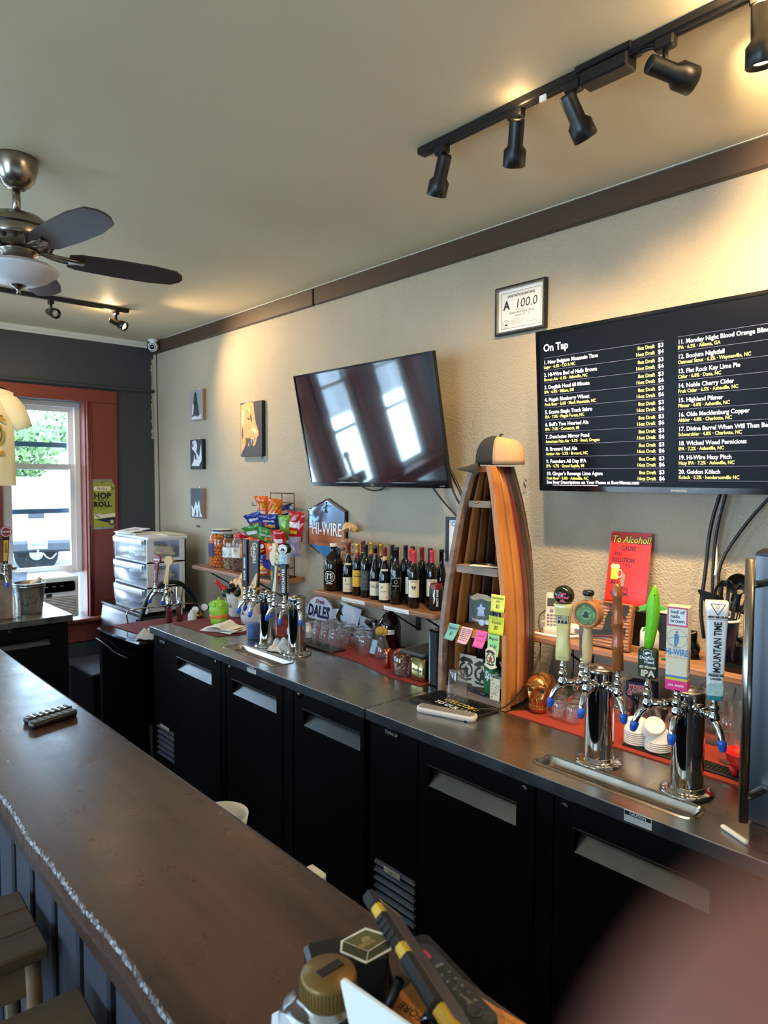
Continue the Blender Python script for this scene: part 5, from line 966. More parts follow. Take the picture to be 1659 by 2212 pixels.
def bag(label, loc, w, h, m, yaw=-.5, lean=.35, roll=0, deco=None, seed=0):
    random.seed(seed * 7 + 1); f = [random.uniform(-1, 1) for _ in range(8)]
    M = facing(loc, yaw) @ RX(roll) @ RY(lean)
    t = thing('chip_bag', label, 'snack bag', M=M, group='chip bags on the snack rack')
    def pt(s):
        def q(u, v):
            e = min(1, min(v, 1 - v) * 5); b = .5 * math.sin(PI * u) ** .6 * e ** .6 if 0 < u < 1 else 0
            x = s * b * .030 * (1 + .3 * math.sin(6 * u + f[0] * 3) + .3 * math.sin(11 * v + f[1] * 4 + 3 * u)) + .0035 * math.sin(14 * u + f[2] * 5) * (1 - e) + .0028 * math.sin(22 * (u + v * f[4]) + f[3] * 6) * e
            return (x, (u - .5) * w * (1 - .06 * e * math.sin(PI * v)), (v - .5) * h)
        return q
    g = G(); g.grid(pt(1), 14, 14); g.grid(lambda u, v: pt(-1)(1 - u, v), 14, 14); g.ob('pouch', m, t)
    g = G(); g.at(basis((.0005, 0, 0), (0, 1, 0), (0, 0, 1))); 
    for zz in (h / 2 - .006, -h / 2 + .001): g = G(); g.at(basis((.0005, 0, 0), (0, 1, 0), (0, 0, 1))); g.box((0, zz + .0025, 0), (w * .99, .007, .0022)); g.ob('crimp', m, t)
    if deco:
        for m2, (du, dv, dw, dh) in deco:
            g = G(); g.grid(lambda u, v: tuple(Vector(pt(1)(du + dw * (u - .5), dv + dh * (v - .5))) + Vector((.0012, 0, 0))), 6, 6); g.ob('bag_print', m2, t)
    return t
mat('bag_fritter', (206, 140, 60), .3)
oj = [('bag_white', (.5, .28, .5, .12)), ('yellow', (.55, .62, .4, .2))]; bj = [('bag_white', (.5, .66, .6, .16)), ('bag_fritter', (.5, .34, .5, .18)), ('bag_red', (.25, .5, .2, .1))]; gj = [('bag_white', (.45, .6, .6, .2)), ('bag_fritter', (.6, .35, .35, .16))]; rj = [('bag_white', (.5, .55, .6, .18)), ('yellow', (.5, .3, .4, .12))]
B = [('topmost orange chip bag at the far side of the rack', (2.085, 3.285, 1.540), .085, .125, 'bag_orange', .35, oj), ('second topmost orange chip bag, nearer than its twin', (2.085, 3.165, 1.532), .08, .12, 'bag_orange', .35, oj),
     ('blue chip bag under the far orange bag', (2.085, 3.36, 1.458), .12, .10, 'bag_blue', .55, bj), ('blue chip bag under the near orange bag', (2.06, 3.18, 1.458), .12, .10, 'bag_blue', .55, bj), ('blue chip bag standing behind the orange bags', (2.165, 3.21, 1.49), .13, .11, 'bag_blue', .1, bj), ('blue chip bag peeping out behind the far orange bag', (2.165, 3.40, 1.50), .10, .11, 'bag_blue', .1, None),
     ('green chip bag under the far blue bag', (2.075, 3.36, 1.392), .125, .095, 'bag_green', .6, gj), ('green chip bag under the near blue bag', (2.045, 3.18, 1.388), .125, .095, 'bag_green', .6, gj), ('lime green chip bag angled at the near side of the rack', (2.11, 3.105, 1.43), .07, .14, 'bag_lime', .2, None),
     ('tall red chip bag at the near edge of the rack', (2.145, 3.06, 1.44), .10, .16, 'bag_red', .1, rj), ('red chip bag low on the near side of the rack', (2.06, 3.09, 1.365), .09, .12, 'bag_red', .4, rj), ('red chip bag at the far side under the green bags', (2.08, 3.42, 1.345), .12, .10, 'bag_red', .55, rj),
     ('red and white chip bag in the middle of the rack', (2.05, 3.27, 1.32), .12, .11, 'bag_red', .5, rj), ('orange chip bag under the near red bag', (2.06, 3.12, 1.30), .12, .10, 'bag_orange', .4, oj), ('silvery grey chip bag at the near edge under the red bags', (2.13, 3.045, 1.33), .07, .11, 'bag_grey', .1, None),
     ('blue and white chip bag low in the middle of the rack', (2.05, 3.27, 1.235), .12, .10, 'bag_blue', .5, bj), ('blue chip bag low on the near side of the rack', (2.065, 3.115, 1.235), .11, .10, 'bag_blue', .3, bj), ('orange chip bag low at the far side of the rack', (2.075, 3.43, 1.27), .11, .10, 'bag_orange', .4, None), ('orange chip bag on the bottom tier in the middle', (2.065, 3.265, 1.196), .11, .085, 'bag_orange', .2, oj), ('red chip bag on the bottom tier, near side', (2.075, 3.125, 1.196), .10, .09, 'bag_red', .1, rj)]
for i, (lb, loc, w, h, m, ln, dc) in enumerate(B): bag(lb, loc, w, h, m, random.Random(i).uniform(-.75, -.35), ln, random.Random(i + 50).uniform(-.28, .28), dc, i)
# ---------------------------------------------------------------- near shelf
mat('handset', (206, 204, 204), .35); mat('key_grey', (120, 118, 116), .4); mat('lcd', (70, 76, 70), .2)
M = basis((2.09, 1.41, 1.1463), (-.32, -.95, 0), (.22, -.06, 1)); Mz = facing((2.095, 1.405, 1.1463), -.5) @ RY(.16 - .32)
t = thing('cordless_phone', 'silver cordless telephone standing in its charger on the near shelf', 'telephone', M=facing((2.10, 1.402, 1.1453), -.55))
g = G(); g.loft([lift(rrect(-.035, -.03, .03, .03, .01), 0), lift(rrect(-.033, -.028, .028, .028, .01), .018), lift(rrect(-.022, -.024, .018, .024, .01), .024)], True, True); g.ob('charger', 'handset', t)
g = G(); g.at(RY(-.18) @ TR(0, 0, .010)); g.loft([[(x * d, y * w, z) for x, y in ((1, -1), (1, 1), (-1, 1), (-1, -1))] for z, w, d in ((0, .020, .012), (.02, .0225, .013), (.08, .0205, .012), (.118, .021, .0125), (.135, .0175, .010))], True, True); hs = g.ob('handset', 'handset', t)
g = G(); g.at(RY(-.18) @ TR(.0128, 0, .010)); g.box((0, 0, .1), (.003, .031, .028), .001); g.ob('display', 'lcd', hs)
for r in range(4):
    for c in range(3): g = G(); g.at(RY(-.18) @ TR(.0130, 0, .010)); g.box((0, (c - 1) * .0115, .054 - r * .0115), (.003, .0085, .0065), .001); g.ob('key', 'key_grey', hs)
g = G(); g.at(RY(-.18) @ TR(.0130, 0, .010)); g.box((0, 0, .071), (.004, .013, .012), .003); g.ob('navigation_key', 'bag_grey', hs)
t = thing('power_strip', 'white power strip lying on the near shelf behind the phone', 'power strip', (2.15, 1.36, 1.1453)); g = G(); g.box((0, 0, .016), (.05, .22, .032), .006); g.ob('case', 'white', t)
for k in range(3): g = G(); g.box((-.0255, .07 - k * .06, .018), (.002, .022, .016)); g.ob('socket', 'grey', t)
tag(G().tube([(2.06, 1.455, 1.156), (2.035, 1.462, 1.152), (2.033, 1.44, 1.151), (2.035, 1.38, 1.151), (2.045, 1.34, 1.151), (2.09, 1.30, 1.151), (2.14, 1.27, 1.151)], .0055, 8, smooth=2).ob('charging_cable', 'white'), 'thick white cable looping along the edge of the near shelf', 'cable')
cable('thin black wire from the phone running down past the boat shelf', [(2.12, 1.44, 1.22), (2.09, 1.455, 1.20), (2.04, 1.40, 1.12), (1.96, 1.372, 1.04), (1.84, 1.350, .99), (1.775, 1.352, .96), (1.74, 1.36, .958), (1.70, 1.40, .957), (1.66, 1.43, .956), (1.635, 1.45, .9565)], .0025)
cable('black wire hanging under the near shelf to the skull ornament', [(2.06, 1.42, 1.118), (2.0, 1.38, 1.02), (1.93, 1.335, .985), (1.885, 1.30, 1.005)], .0022)
cable('black wire hanging in a loop under the near shelf', [(2.12, 1.4, 1.118), (2.1, 1.34, 1.0), (2.06, 1.3, .985), (2.04, 1.27, 1.04), (2.08, 1.3, 1.118)], .0025)
mat('carved_dark', (40, 40, 40), .7); mat('carved_wood', (150, 96, 60), .5, var=(60, .25, (.1, 1, 1)), bump=(40, .6, .004, (.08, 1, 1))); mat('maroon_line', (96, 40, 46), .6)
Mc = basis((2.055, 1.236, 1.1463), (-.0, -1, 0), (.17, 0, 1))
t = thing('carved_plaque', 'carved wooden picture of a seated figure in silhouette, leaning on the near shelf', 'picture', M=Mc); w, h = .165, .15
g = G(); g.box((w / 2, h / 2, .011), (w, h, .022), .002); g.ob('plank', 'carved_wood', t)
for k in range(13): g = G(); g.box((w / 2, .008 + k * .0112, .023), (w - .006, .0042 + .002 * (k % 3), .0022), .0008); g.ob('carved_ridge', 'oak', t)
g = G(); g.prism([(0.0, .028), (.075, .040), (.15, .052), (.15, .074), (.075, .056), (.0, .050)], .0235, .026); g.prism([(.07, .056), (.076, .076), (.078, .1), (.084, .107), (.083, .117), (.091, .122), (.097, .116), (.1, .112), (.096, .106), (.099, .094), (.1, .074), (.112, .066), (.11, .058)], .0235, .027); g.prism([(.07, .146), (.155, .146), (.155, .125), (.14, .104), (.13, .118), (.1, .126)], .0235, .026); g.prism([(.015, .052), (.03, .054), (.03, .068), (.012, .066)], .0235, .026); g.ob('silhouette', 'carved_dark', t)
g = G(); g.tube([(.0, .024, .026), (.15, .046, .026)], .0025, 6); g.tube([(.065, .146, .027), (.15, .10, .027)], .0025, 6); g.ob('painted_line', 'maroon_line', t)
t = thing('router', 'black box behind the carved picture with the red sign standing on it', 'box', (2.19, 1.13, 1.1453)); g = G(); g.box((0, 0, .061), (.085, .27, .122), .006); g.ob('case', 'black_satin', t); g = G(); g.box((-.02, -.095, .125), (.05, .07, .006), .002); g.ob('top_plate', 'cream', t)
t = tag(G().at(TR(2.145, 1.20, 1.2705)).loft([lift(rrect(-.02, -.028, .02, .028, .008), 0), lift(rrect(-.022, -.03, .022, .03, .01), .006), lift(rrect(-.015, -.022, .015, .022, .008), .014)], True, True).ob('sunglasses_case', 'black_gloss'), 'small black oval case in front of the red sign bottom edge', 'case')
# red tin sign: lettering only, the cartoon figure is left off
mat('tin_red', (206, 44, 40), .35, coat=.2); mat('tin_ink', (40, 20, 40), .5); mat('tin_yellow', (240, 206, 70), .4); mat('tin_cream', (240, 214, 168), .4)
Ms = basis((2.185, 1.243, 1.2688), (-.0, -1, .012), (.20, .11, 1)); t = thing('tin_sign', 'red tin sign reading To Alcohol, tilted above the carved picture', 'sign', M=Ms); w, h = .150, .250
g = G(); g.prism(rrect(0, 0, w, h, .006), 0, .0022); g.ob('plate', 'tin_red', t); g = G(); 
g.text('To Alcohol!', .034, w / 2 + .001, h - .036, .0026, 'CENTER', .003, .2, .86); g.ob('title_edge', 'tin_ink', t); g = G(); g.text('To Alcohol!', .034, w / 2 + .001, h - .036, .003, 'CENTER', .0008, .2, .86); g.ob('title', 'tin_yellow', t)
g = G(); z = .0027
for s, sz, x, y, b in (('THE', .013, .022, .190, 0), ('CAUSE', .021, .043, .187, .0006), ('OF', .011, .098, .194, 0), ('-AND', .017, .012, .168, .0003), ('SOLUTION', .0205, .012, .146, .0006), ('TO-', .016, .064, .128, .0003), ('ALL', .024, .016, .066, .0006), ('OF', .012, .056, .072, 0), ('LIFE\'S', .017, .050, .047, .0003), ('PROBLEMS', .017, .018, .030, .0003)): g.text(s, sz, x, y, z, 'LEFT', b, sx=.84)
g.ob('lettering', 'tin_ink', t)
g = G(); g.flat(rrect(.014, .084, .042, .126, .003), .0026); m_ = g.ob('printed_mug', 'tin_yellow', t); g = G(); g.flat([(.012, .122), (.044, .122), (.046, .132), (.038, .138), (.028, .136), (.018, .139), (.011, .131)], .0028); g.ring(.046, .105, .008, .011, .0028, 20, 1.4); g.ob('mug_foam', 'tin_cream', m_)
# game controller, crock and its utensils, odds and ends
mat('camo', (206, 204, 200), .4, var=(38, .28))
t = thing('game_controller', 'pale camouflage game controller propped on its side on the near shelf', 'controller', M=TR(2.055, 1.012, 1.1465) @ RZ(.5) @ RY(-.1))
g = G(); g.at(TR(0, 0, .04)); P = [(.0, .052), (.012, .05), (.018, .03), (.014, .008), (.02, -.02), (.012, -.038), (-.004, -.040), (-.012, -.02), (-.014, .01), (-.012, .04)]
g.loft([[(x * k, zz, y * k) for x, y in P] for zz, k in ((-.028, .7), (-.022, .95), (0, 1), (.022, .95), (.028, .7))], True, True, True); g.ob('shell', 'camo', t)
g = G(); g.at(TR(-.014, -.004, .052)); g.cyl((0, 0, 0), (-.008, 0, 0), .005, n=12); g.cyl((-.006, .0, -.03), (-.012, 0, -.03), .005, n=12); g.ob('thumbstick', 'white', t)
t = thing('utensil_crock', 'tall navy blue crock with a white rim holding black kitchen utensils', 'crock', (2.105, .812, 1.1453)); g = G(); g.lathe([(0, .003), (.033, 0), (.036, .004), (.0445, .125), (.0455, .13), (.0452, .134), (.046, .14), (.0452, .143), (.042, .143), (.034, .01), (0, .008)], n=40); g.ob('body', 'navy', t); g = G(); g.lathe([(.0462, .1385), (.047, .142), (.0455, .1448), (.0425, .1445), (.041, .14)], n=40); g.ob('white_rim', 'white', t)
mat('nylon', (18, 18, 20), .35)
def utensil(label, nm, base, tip, head, yaw=-.5):
    t = thing(nm, label, 'utensil', base, 0, 'kitchen utensils in the navy crock'); b = Vector(base); d = Vector(tip) - b
    g = G(); g.tube([(0, 0, 0), tuple(d * .5), tuple(d)], [.004, .006, .005], 8); g.ob('handle', 'nylon', t); up_ = d.normalized(); fr = Vector((-math.cos(yaw), math.sin(yaw), 0)); r = fr.cross(up_) * -1; r = up_.cross(fr).normalized() if False else fr.cross(up_).normalized() * -1; n = r.cross(up_).normalized()
    M = Matrix(((r.x, up_.x, n.x, d.x), (r.y, up_.y, n.y, d.y), (r.z, up_.z, n.z, d.z), (0, 0, 0, 1))); g = G(); g.at(M); head(g); g.ob('head', 'nylon', t); return t
def spat(g): g.prism([(-.006, -.005), (.006, -.005), (.01, .02), (.03, .03), (.028, .05), (-.035, .075), (-.04, .07), (-.02, .03)], -.002, .002)
def slot(g):
    P = lambda u, v: ((u - .5) * .062 * math.sin(PI * (.12 + .82 * v)) ** .6, v * .088 - .004, .012 * (2 * u - 1) ** 2)
    for k in range(7):
        a, b = k / 7, (k + 1) / 7
        if k % 2 == 0: g.grid(lambda u, v: P(a + (b - a) * u, v), 3, 12, .003)
        else: g.grid(lambda u, v: P(a + (b - a) * u, v * .3), 3, 4, .003); g.grid(lambda u, v: P(a + (b - a) * u, .78 + v * .22), 3, 4, .003)
def ladle(g): g.at(g.M @ TR(0, .03, .0)); g.lathe([(.0, -.022), (.018, -.018), (.028, -.008), (.032, .004), (.030, .005), (.026, -.006), (0, -.018)], n=24)
bz = 1.156
utensil('black spatula leaning out of the crock, lowest of its utensils', 'spatula', (2.10, .818, bz), (2.10, .835, 1.30), spat)
utensil('black slotted spoon standing upright in the middle of the crock', 'slotted_spoon', (2.105, .815, bz), (2.10, .808, 1.32), slot)
utensil('second black slotted spoon behind the first in the crock', 'slotted_spoon', (2.115, .80, bz), (2.13, .775, 1.31), slot)
utensil('black ladle standing highest in the crock', 'ladle', (2.10, .80, bz), (2.11, .778, 1.365), ladle)
tag(G().at(TR(2.13, .915, 1.1453)).grid(lambda u, v: (.02 * math.cos(2 * PI * u) * (1 - .4 * v) + .004 * math.sin(9 * v + u * 20), .032 * math.sin(2 * PI * u) * (1 - .5 * v) + .003 * math.sin(12 * v), v * .085), 16, 10, .001).ob('foil_bag', 'black_gloss'), 'crumpled shiny black bag behind the tall white tap handle', 'bag')
tag(G().tube([(2.04, .965, 1.149), (2.045, .92, 1.149), (2.05, .90, 1.156)], .003).ob('green_straw', 'green'), 'green drinking straw lying on the near shelf', 'straw')
tag(G().at(TR(2.075, .755, 1.1453)).loft([lift(rrect(-.02, -.03, .02, .03, .008), 0), lift(rrect(-.024, -.034, .024, .034, .01), .014), lift(rrect(-.018, -.026, .018, .026, .01), .026)], True, True).ob('black_gadget', 'black_gloss'), 'small glossy black gadget on the near shelf beside the crock', 'gadget')
tag(G().at(TR(2.17, .76, 1.1453)).box((0, 0, .035), (.08, .06, .07), .01).box((0, 0, .078), (.06, .05, .014), .004).ob('black_charger', 'black_satin'), 'squarish black charger box behind the small gadget on the shelf', 'charger')
# ---------------------------------------------------------------- mats and things on the steel counter
ZC = .9406
t = tag(G().prism([(1.575, 3.35), (1.60, 2.93), (1.75, 2.885), (1.76, 2.80), (1.87, 2.70), (1.815, 2.36), (1.812, 2.15), (1.765, 1.88), (1.77, 1.735), (2.13, 1.735), (2.13, 3.35)], ZC, ZC + .003).ob('bar_liner', 'red_mesh'), 'red mesh liner spread under the pails and glasses on the long cooler', 'mat')
t = tag(G().prism([(1.775, 1.345), (1.80, 1.345), (1.86, 1.30), (2.12, 1.30), (2.12, .22), (1.772, .22)], ZC, ZC + .003).ob('bar_liner', 'orange_mesh'), 'orange red mesh liner under the skull and clear mugs on the near cooler', 'mat')
ZM = ZC + .0033
def pail(label, loc, words, seed):
    t = thing('metal_pail', label, 'pail', loc, -.5, 'white drinks pails on the far counter'); g = G(); g.lathe([(0, .003), (.044, 0), (.046, .004), (.064, .122), (.0655, .124), (.0655, .128), (.0625, .128), (.044, .006), (0, .006)], n=40); g.ob('body', 'white', t)
    g = G(); g.lathe([(.0655, .1225), (.0672, .125), (.0665, .129), (.063, .1285)], n=40); g.ob('rim', 'galvanised', t)
    g = G(); g.tube([(0, .066, .118), (-.03, .07, .09), (-.05, .065, .06), (-.06, .03, .035), (-.062, -.02, .035)], .0018, 6, smooth=1); g.ob('bail', 'galvanised', t)
    g = wrap(G(), facing((0, 0, 0), -.1), .0605, lambda q: (q.text('Handmade', .018, -.005, .092, -.001, 'CENTER', .0002, .35), q.text('VODKA', .032, .0, .052, -.0025, 'CENTER', .0006, 0, .8, 1.2), q.rect(-.032, .02, -.028, .045, -.004))); g.ob('pail_lettering', 'art_slate', t)
    return t
pail('white vodka pail of odds and ends, behind the green cup', (1.93, 3.30, ZM), '', 1); pail('white vodka pail beside the blue plastic cup', (1.875, 3.08, ZM), '', 2)
# what the pails hold
t = thing('red_funnel', 'red plastic funnel sticking out of the vodka pail', 'funnel', M=TR(1.90, 3.35, 1.065)); d = Vector((-.075, .04, .09)); q = d.orthogonal().normalized(); g = G(); g.at(basis((0, 0, 0), q, d.cross(q))); g.lathe([(.028, -.03), (.03, -.028), (.024, .02), (.012, .05), (.009, .085), (.011, .10), (.008, .10), (.006, .05), (.018, .02), (.026, -.028)], n=20); g.ob('cone', 'red', t)
for i, (x, y, z, r, m, lb) in enumerate(((1.90, 3.31, 1.098, .026, 'black_gloss', 'glossy black ball stopper in the pail, next to the funnel'), (1.88, 3.34, 1.068, .024, 'dark_green', 'dark green round stopper low in the pail under the funnel'), (1.935, 3.245, 1.10, .028, 'dark_brown', 'dark brown round wooden stopper topping the pail'), (1.90, 3.255, 1.075, .020, 'black_satin', 'small matt black stopper between the two pails'), (1.87, 3.045, 1.055, .027, 'sign_pink', 'pink ball resting in the vodka pail by the blue cup'))):
    t = thing('ball_stopper', lb, 'stopper', (x, y, z), i * .7, 'round stoppers heaped in the pails'); g = G(); g.ball((0, 0, 0), r, 20, 14); g.ob('ball', m, t); g = G(); g.cyl((0, 0, -r * .9), (0, 0, -r * 2.2), r * .4, r * .3, 12); g.ob('stem', 'cork' if m != 'sign_pink' else 'sign_pink', t)
tag(G().at(TR(1.95, 3.27, 1.115)).grid(lambda u, v: ((u - .5) * .09, (v - .5) * .15, .045 * math.sin(PI * u) * math.sin(PI * v) + .014 * math.sin(u * 15) + .012 * math.sin(v * 19 + u * 4)), 16, 16, .004).ob('bar_rag', 'light_wood'), 'crumpled tan rag heaped on top of the vodka pail', 'rag')
tag(G().at(TR(1.90, 3.10, 1.045) @ RX(.25) @ RY(.2)).box((0, 0, .04), (.03, .034, .11), .006).ob('yellow_box', 'yellow'), 'small yellow box standing in the pail by the beer tower', 'box')
for i, (x, y, a) in enumerate(((1.885, 3.09, .25), (1.91, 3.20, -.1))): tag(G().at(TR(x, y, 1.0) @ RX(a)).lathe([(0, 0), (.012, 0), (.014, .05), (.012, .1), (.018, .12), (.015, .135), (0, .137)], n=16).ob('muddler', 'light_wood'), ['pale wooden muddler leaning in the pail by the blue cup', 'pale wooden muddler upright between the pails'][i], 'muddler', 'muddlers in the pails')
tag(G().at(TR(1.93, 3.04, 1.06) @ RX(-.3)).lathe([(0, 0), (.025, .0), (.03, .03), (.022, .06), (.0, .065)], n=18).ob('brown_stopper', 'dark_brown'), 'large dark stopper behind the faucets in the near pail', 'stopper')
# green silicone cup, folded napkins, blue drink
mat('lime', (140, 198, 60), .45); mat('lime_band', (226, 112, 60), .45); mat('pale_lime', (180, 214, 150), .45); mat('blue_drink', (20, 90, 170), .15)
t = thing('silicone_cup', 'lime green silicone cup with a spiky crown and an orange band', 'cup', (1.745, 3.175, ZM)); g = G(); g.lathe([(0, 0), (.040, 0), (.042, .02), (.0455, .034), (.045, .052), (.048, .062), (.050, .08), (.044, .102), (.03, .118), (.014, .124), (0, .125)], n=32); g.ob('body', 'lime', t)
g = G(); g.lathe([(.0425, .032), (.0475, .036), (.0475, .050), (.0455, .052)], n=32); g.ob('band', 'lime_band', t)
for k in range(7): a = k * 2 * PI / 7; g = G(); g.tube([(.040 * math.cos(a), .040 * math.sin(a), .098), (.040 * math.cos(a), .040 * math.sin(a), .108), (.037 * math.cos(a), .037 * math.sin(a), .121)], [.015, .002], 8); g.ob('spike', 'lime', t)
g = G(); g.tube([(0, 0, .118), (.003, 0, .142)], [.014, .002], 8); g.ob('spike', 'lime', t)
t = thing('napkin_stack', 'folded white napkins lying on the red liner by the green cup', 'napkin', (1.70, 3.03, ZM))
for k, (a, w, l) in enumerate(((.3, .15, .20), (.55, .14, .19), (.42, .12, .16))):
    g = G(); g.at(TR(.0, -.0, .0015 + .006 * k) @ RZ(a)); g.grid(lambda u, v: ((u - .5) * w, (v - .5) * l, .002 + (.024 * math.sin(PI * min(1, max(0, (v - .25) * 1.5))) ** 2 * (.4 + .6 * u) if k == 2 else .003 * math.sin(u * 8 + v * 5))), 14, 16, .0015); g.ob('napkin', 'paper', t)
t = thing('plastic_cup', 'clear plastic cup half full of a blue drink beside the far beer tower', 'cup', (1.715, 2.795, ZC)); g = G(); g.lathe([(0, .002), (.028, 0), (.029, .002), (.0345, .075), (.036, .078), (.0365, .1), (.0385, .102), (.0385, .106), (.036, .106)], n=36); g.ob('cup', 'cup_plastic', t); g = G(); g.lathe([(0, .003), (.0275, .003), (.033, .072), (0, .072)], n=32); g.ob('drink', 'blue_drink', t)
def rag(name, label, cx, cy, w, l, h, rz, seed, z=ZC):
    random.seed(seed); f = [random.uniform(0, 6) for _ in range(8)]
    def s(u, v):
        e = (math.sin(PI * u) * math.sin(PI * v)) ** .5
        return ((u - .5) * w * (1 + .12 * math.sin(9 * v + f[0])), (v - .5) * l * (1 + .12 * math.sin(8 * u + f[1])), h * e * (.55 + .22 * math.sin(u * 11 + f[2]) + .22 * math.sin(v * 13 + f[3]) + .16 * math.sin((u + v) * 19 + f[4])) + .0035)
    return tag(G().at(TR(cx, cy, z) @ RZ(rz)).grid(s, 26, 26, .0025).ob(name, 'cloth'), label, 'towel')
rag('bar_towel', 'crumpled white towel between the two far beer towers', 1.685, 2.515, .09, .10, .055, .2, 3)
# portion cups, black tray mats, tasting glasses
t = tag(G().box((1.848, 2.435, ZM + .004), (.075, .25, .008), .002).ob('glass_tray', 'rubber'), 'black rubber tray under the front row of tasting glasses', 'tray')
t = tag(G().box((1.90, 2.66, ZM + .004), (.09, .15, .008), .002).ob('glass_tray', 'rubber'), 'black rubber tray behind the far beer towers under the portion cups', 'tray')
def portion(label, x, y, z, n, group='stacked white portion cups'):
    t = thing('portion_cup_stack', label, 'portion cups', (x, y, z), 0, group)
    for k in range(n):
        b = k * .0055; g = G(); g.lathe([(.034, b), (.035, b + .001), (.0345, b + .004), (.0335, b + .005), (.0265, b + .032 + .0), (.025, b + .034), (.0, b + .034)] if k == n - 1 else [(.0325, b), (.0352, b), (.0352, b + .0045), (.0335, b + .0052)], n=30); g.ob('portion_cup', 'white', t)
    return t
portion('short stack of white portion cups behind the far beer towers', 1.885, 2.70, ZM + .0082, 4); portion('white portion cups next to the far tower, beside the short stack', 1.89, 2.62, ZM + .0082, 6)
clear('tasting_glass', (246, 249, 252), .04, 1.9, .05)
def taster(label, x, y, z, s=1.0):
    t = thing('tasting_glass', label, 'glass', (x, y, z), 0, 'upturned tasting glasses on the long cooler')
    t.scale = (s, s, s); g = G(); g.lathe([(.0225, 0), (.0245, .015), (.0285, .035), (.0290, .048), (.025, .064), (.020, .074), (.0215, .080), (.0215, .087), (.019, .089), (0, .089)], n=28); b = g.ob('bowl', 'tasting_glass', t)
    g = G(); g.lathe([(.0222, .0), (.0232, .001), (.0222, .002), (.0216, .001)], n=28); g.ob('rim', 'glass', t); g = G(); g.lathe([(0, .082), (.0195, .082), (.0195, .0885), (0, .0885)], n=24); g.ob('thick_base', 'glass', t); return t
zt = ZM + .0082; k = 0; TL = []
for r, (x, ys, z) in enumerate(((1.85, (2.525, 2.465, 2.405, 2.345), zt), (1.925, (2.56, 2.50, 2.44, 2.375), ZM), (1.99, (2.53, 2.465, 2.40), ZM))):
    for i, y in enumerate(ys): taster('upturned tasting glass, row %s from the counter edge, %s from the far tower' % (('one', 'two', 'three')[r], ('first', 'second', 'third', 'fourth')[i]), x, y, z)
taster('larger upturned tasting glass standing apart, closest to the bottle with lemons', 1.915, 2.215, ZM, 1.12); taster('larger upturned tasting glass behind the lone one near the brown jug', 1.985, 2.245, ZM, 1.12); taster('larger upturned tasting glass beside the row of small ones', 1.97, 2.315, ZM, 1.05)
# signs leaning on the wall below the wine shelf
mat('sign_white', (206, 214, 232), .4); mat('ribbon_red', (150, 40, 44), .5)
Md = basis((2.185, 3.05, ZM + .001), (0, -1, 0), (.13, 0, 1)); t = thing('oval_sign', 'round-topped white sign with big dark letters, leaning on the wall below the wine shelf', 'sign', M=Md)
Pd = [(.02, .03), (.03, .062), (.06, .1), (.1, .122), (.15, .129), (.2, .122), (.24, .1), (.262, .075), (.255, .02), (.2, .0), (.06, .0)]
g = G(); g.prism(Pd, 0, .004); g.ob('plate', 'sign_white', t); g = G(); pp = [(.15 + (x - .15) * .96, .06 + (y - .06) * .95) for x, y in Pd]; n = len(Pd); g.add([(x, y, .0045) for x, y in Pd] + [(x, y, .0045) for x, y in pp], [(i, (i + 1) % n, n + (i + 1) % n, n + i) for i in range(n)]); g.ob('border', 'ribbon_red', t)
g = G(); g.flat([(-.01, .02), (.03, .015), (.03, .075), (-.01, .08), (.005, .05)], .006); g.flat([(.25, .02), (.315, .01), (.29, .045), (.315, .085), (.25, .075)], .006); rb = g.ob('ribbon_tail', 'sign_white', t); g = G()
for k in range(9): g.rect(-.008, .018 + k * .007, .028, .0205 + k * .007, .0065)
g.ob('ribbon_stripe', 'ribbon_red', rb)
g = G(); [g.rect(.255, .016 + k * .007, .295, .0185 + k * .007, .0065) for k in range(9)]; g.ob('ribbon_stripe', 'grey', rb)
g = G(); g.text('DALES', .083, .145, .018, .006, 'CENTER', .003, 0, .78); g.text("'", .083, .222, .018, .006, 'CENTER', .002); g.ob('lettering', 'navy', t); g = G(); g.text('Drink', .032, .145, .088, .006, 'CENTER', .0008, .35); g.ob('script_lettering', 'ribbon_red', t)
Mp = basis((2.20, 2.72, ZM + .001), (0, -1, 0), (.12, 0, 1)); t = thing('pennant_sign', 'plain white slanted metal sign with pale ribbons, leaning beside the oval sign', 'sign', M=Mp); g = G(); g.prism([(-.03, .115), (.14, .10), (.115, .01), (.03, .0), (-.02, .03)], 0, .003); g.ob('plate', 'sign_white', t)
g = G(); [g.disc(x, y, r, .0036, 8, r * .5) for x, y, r in ((.07, .08, .012), (.085, .06, .014), (.075, .04, .012), (.09, .03, .01))]; g.ob('smudge', 'white', t); g = G(); g.prism([(-.03, .108), (-.005, .10), (-.02, .075), (.0, .05), (-.03, .05)], .0035, .006); g.ob('ribbon_dark', 'dark_brown', t)  # dark brown ribbon piece at the far end of the plate
tag(G().at(basis((2.19, 2.575, ZM + .001), (0, -1, 0), (.10, 0, 1))).prism([(0, 0), (.11, 0), (.11, .06), (.0, .075)], 0, .003).ob('white_board', 'sign_white'), 'low white board leaning on the wall behind the upturned glasses', 'board')
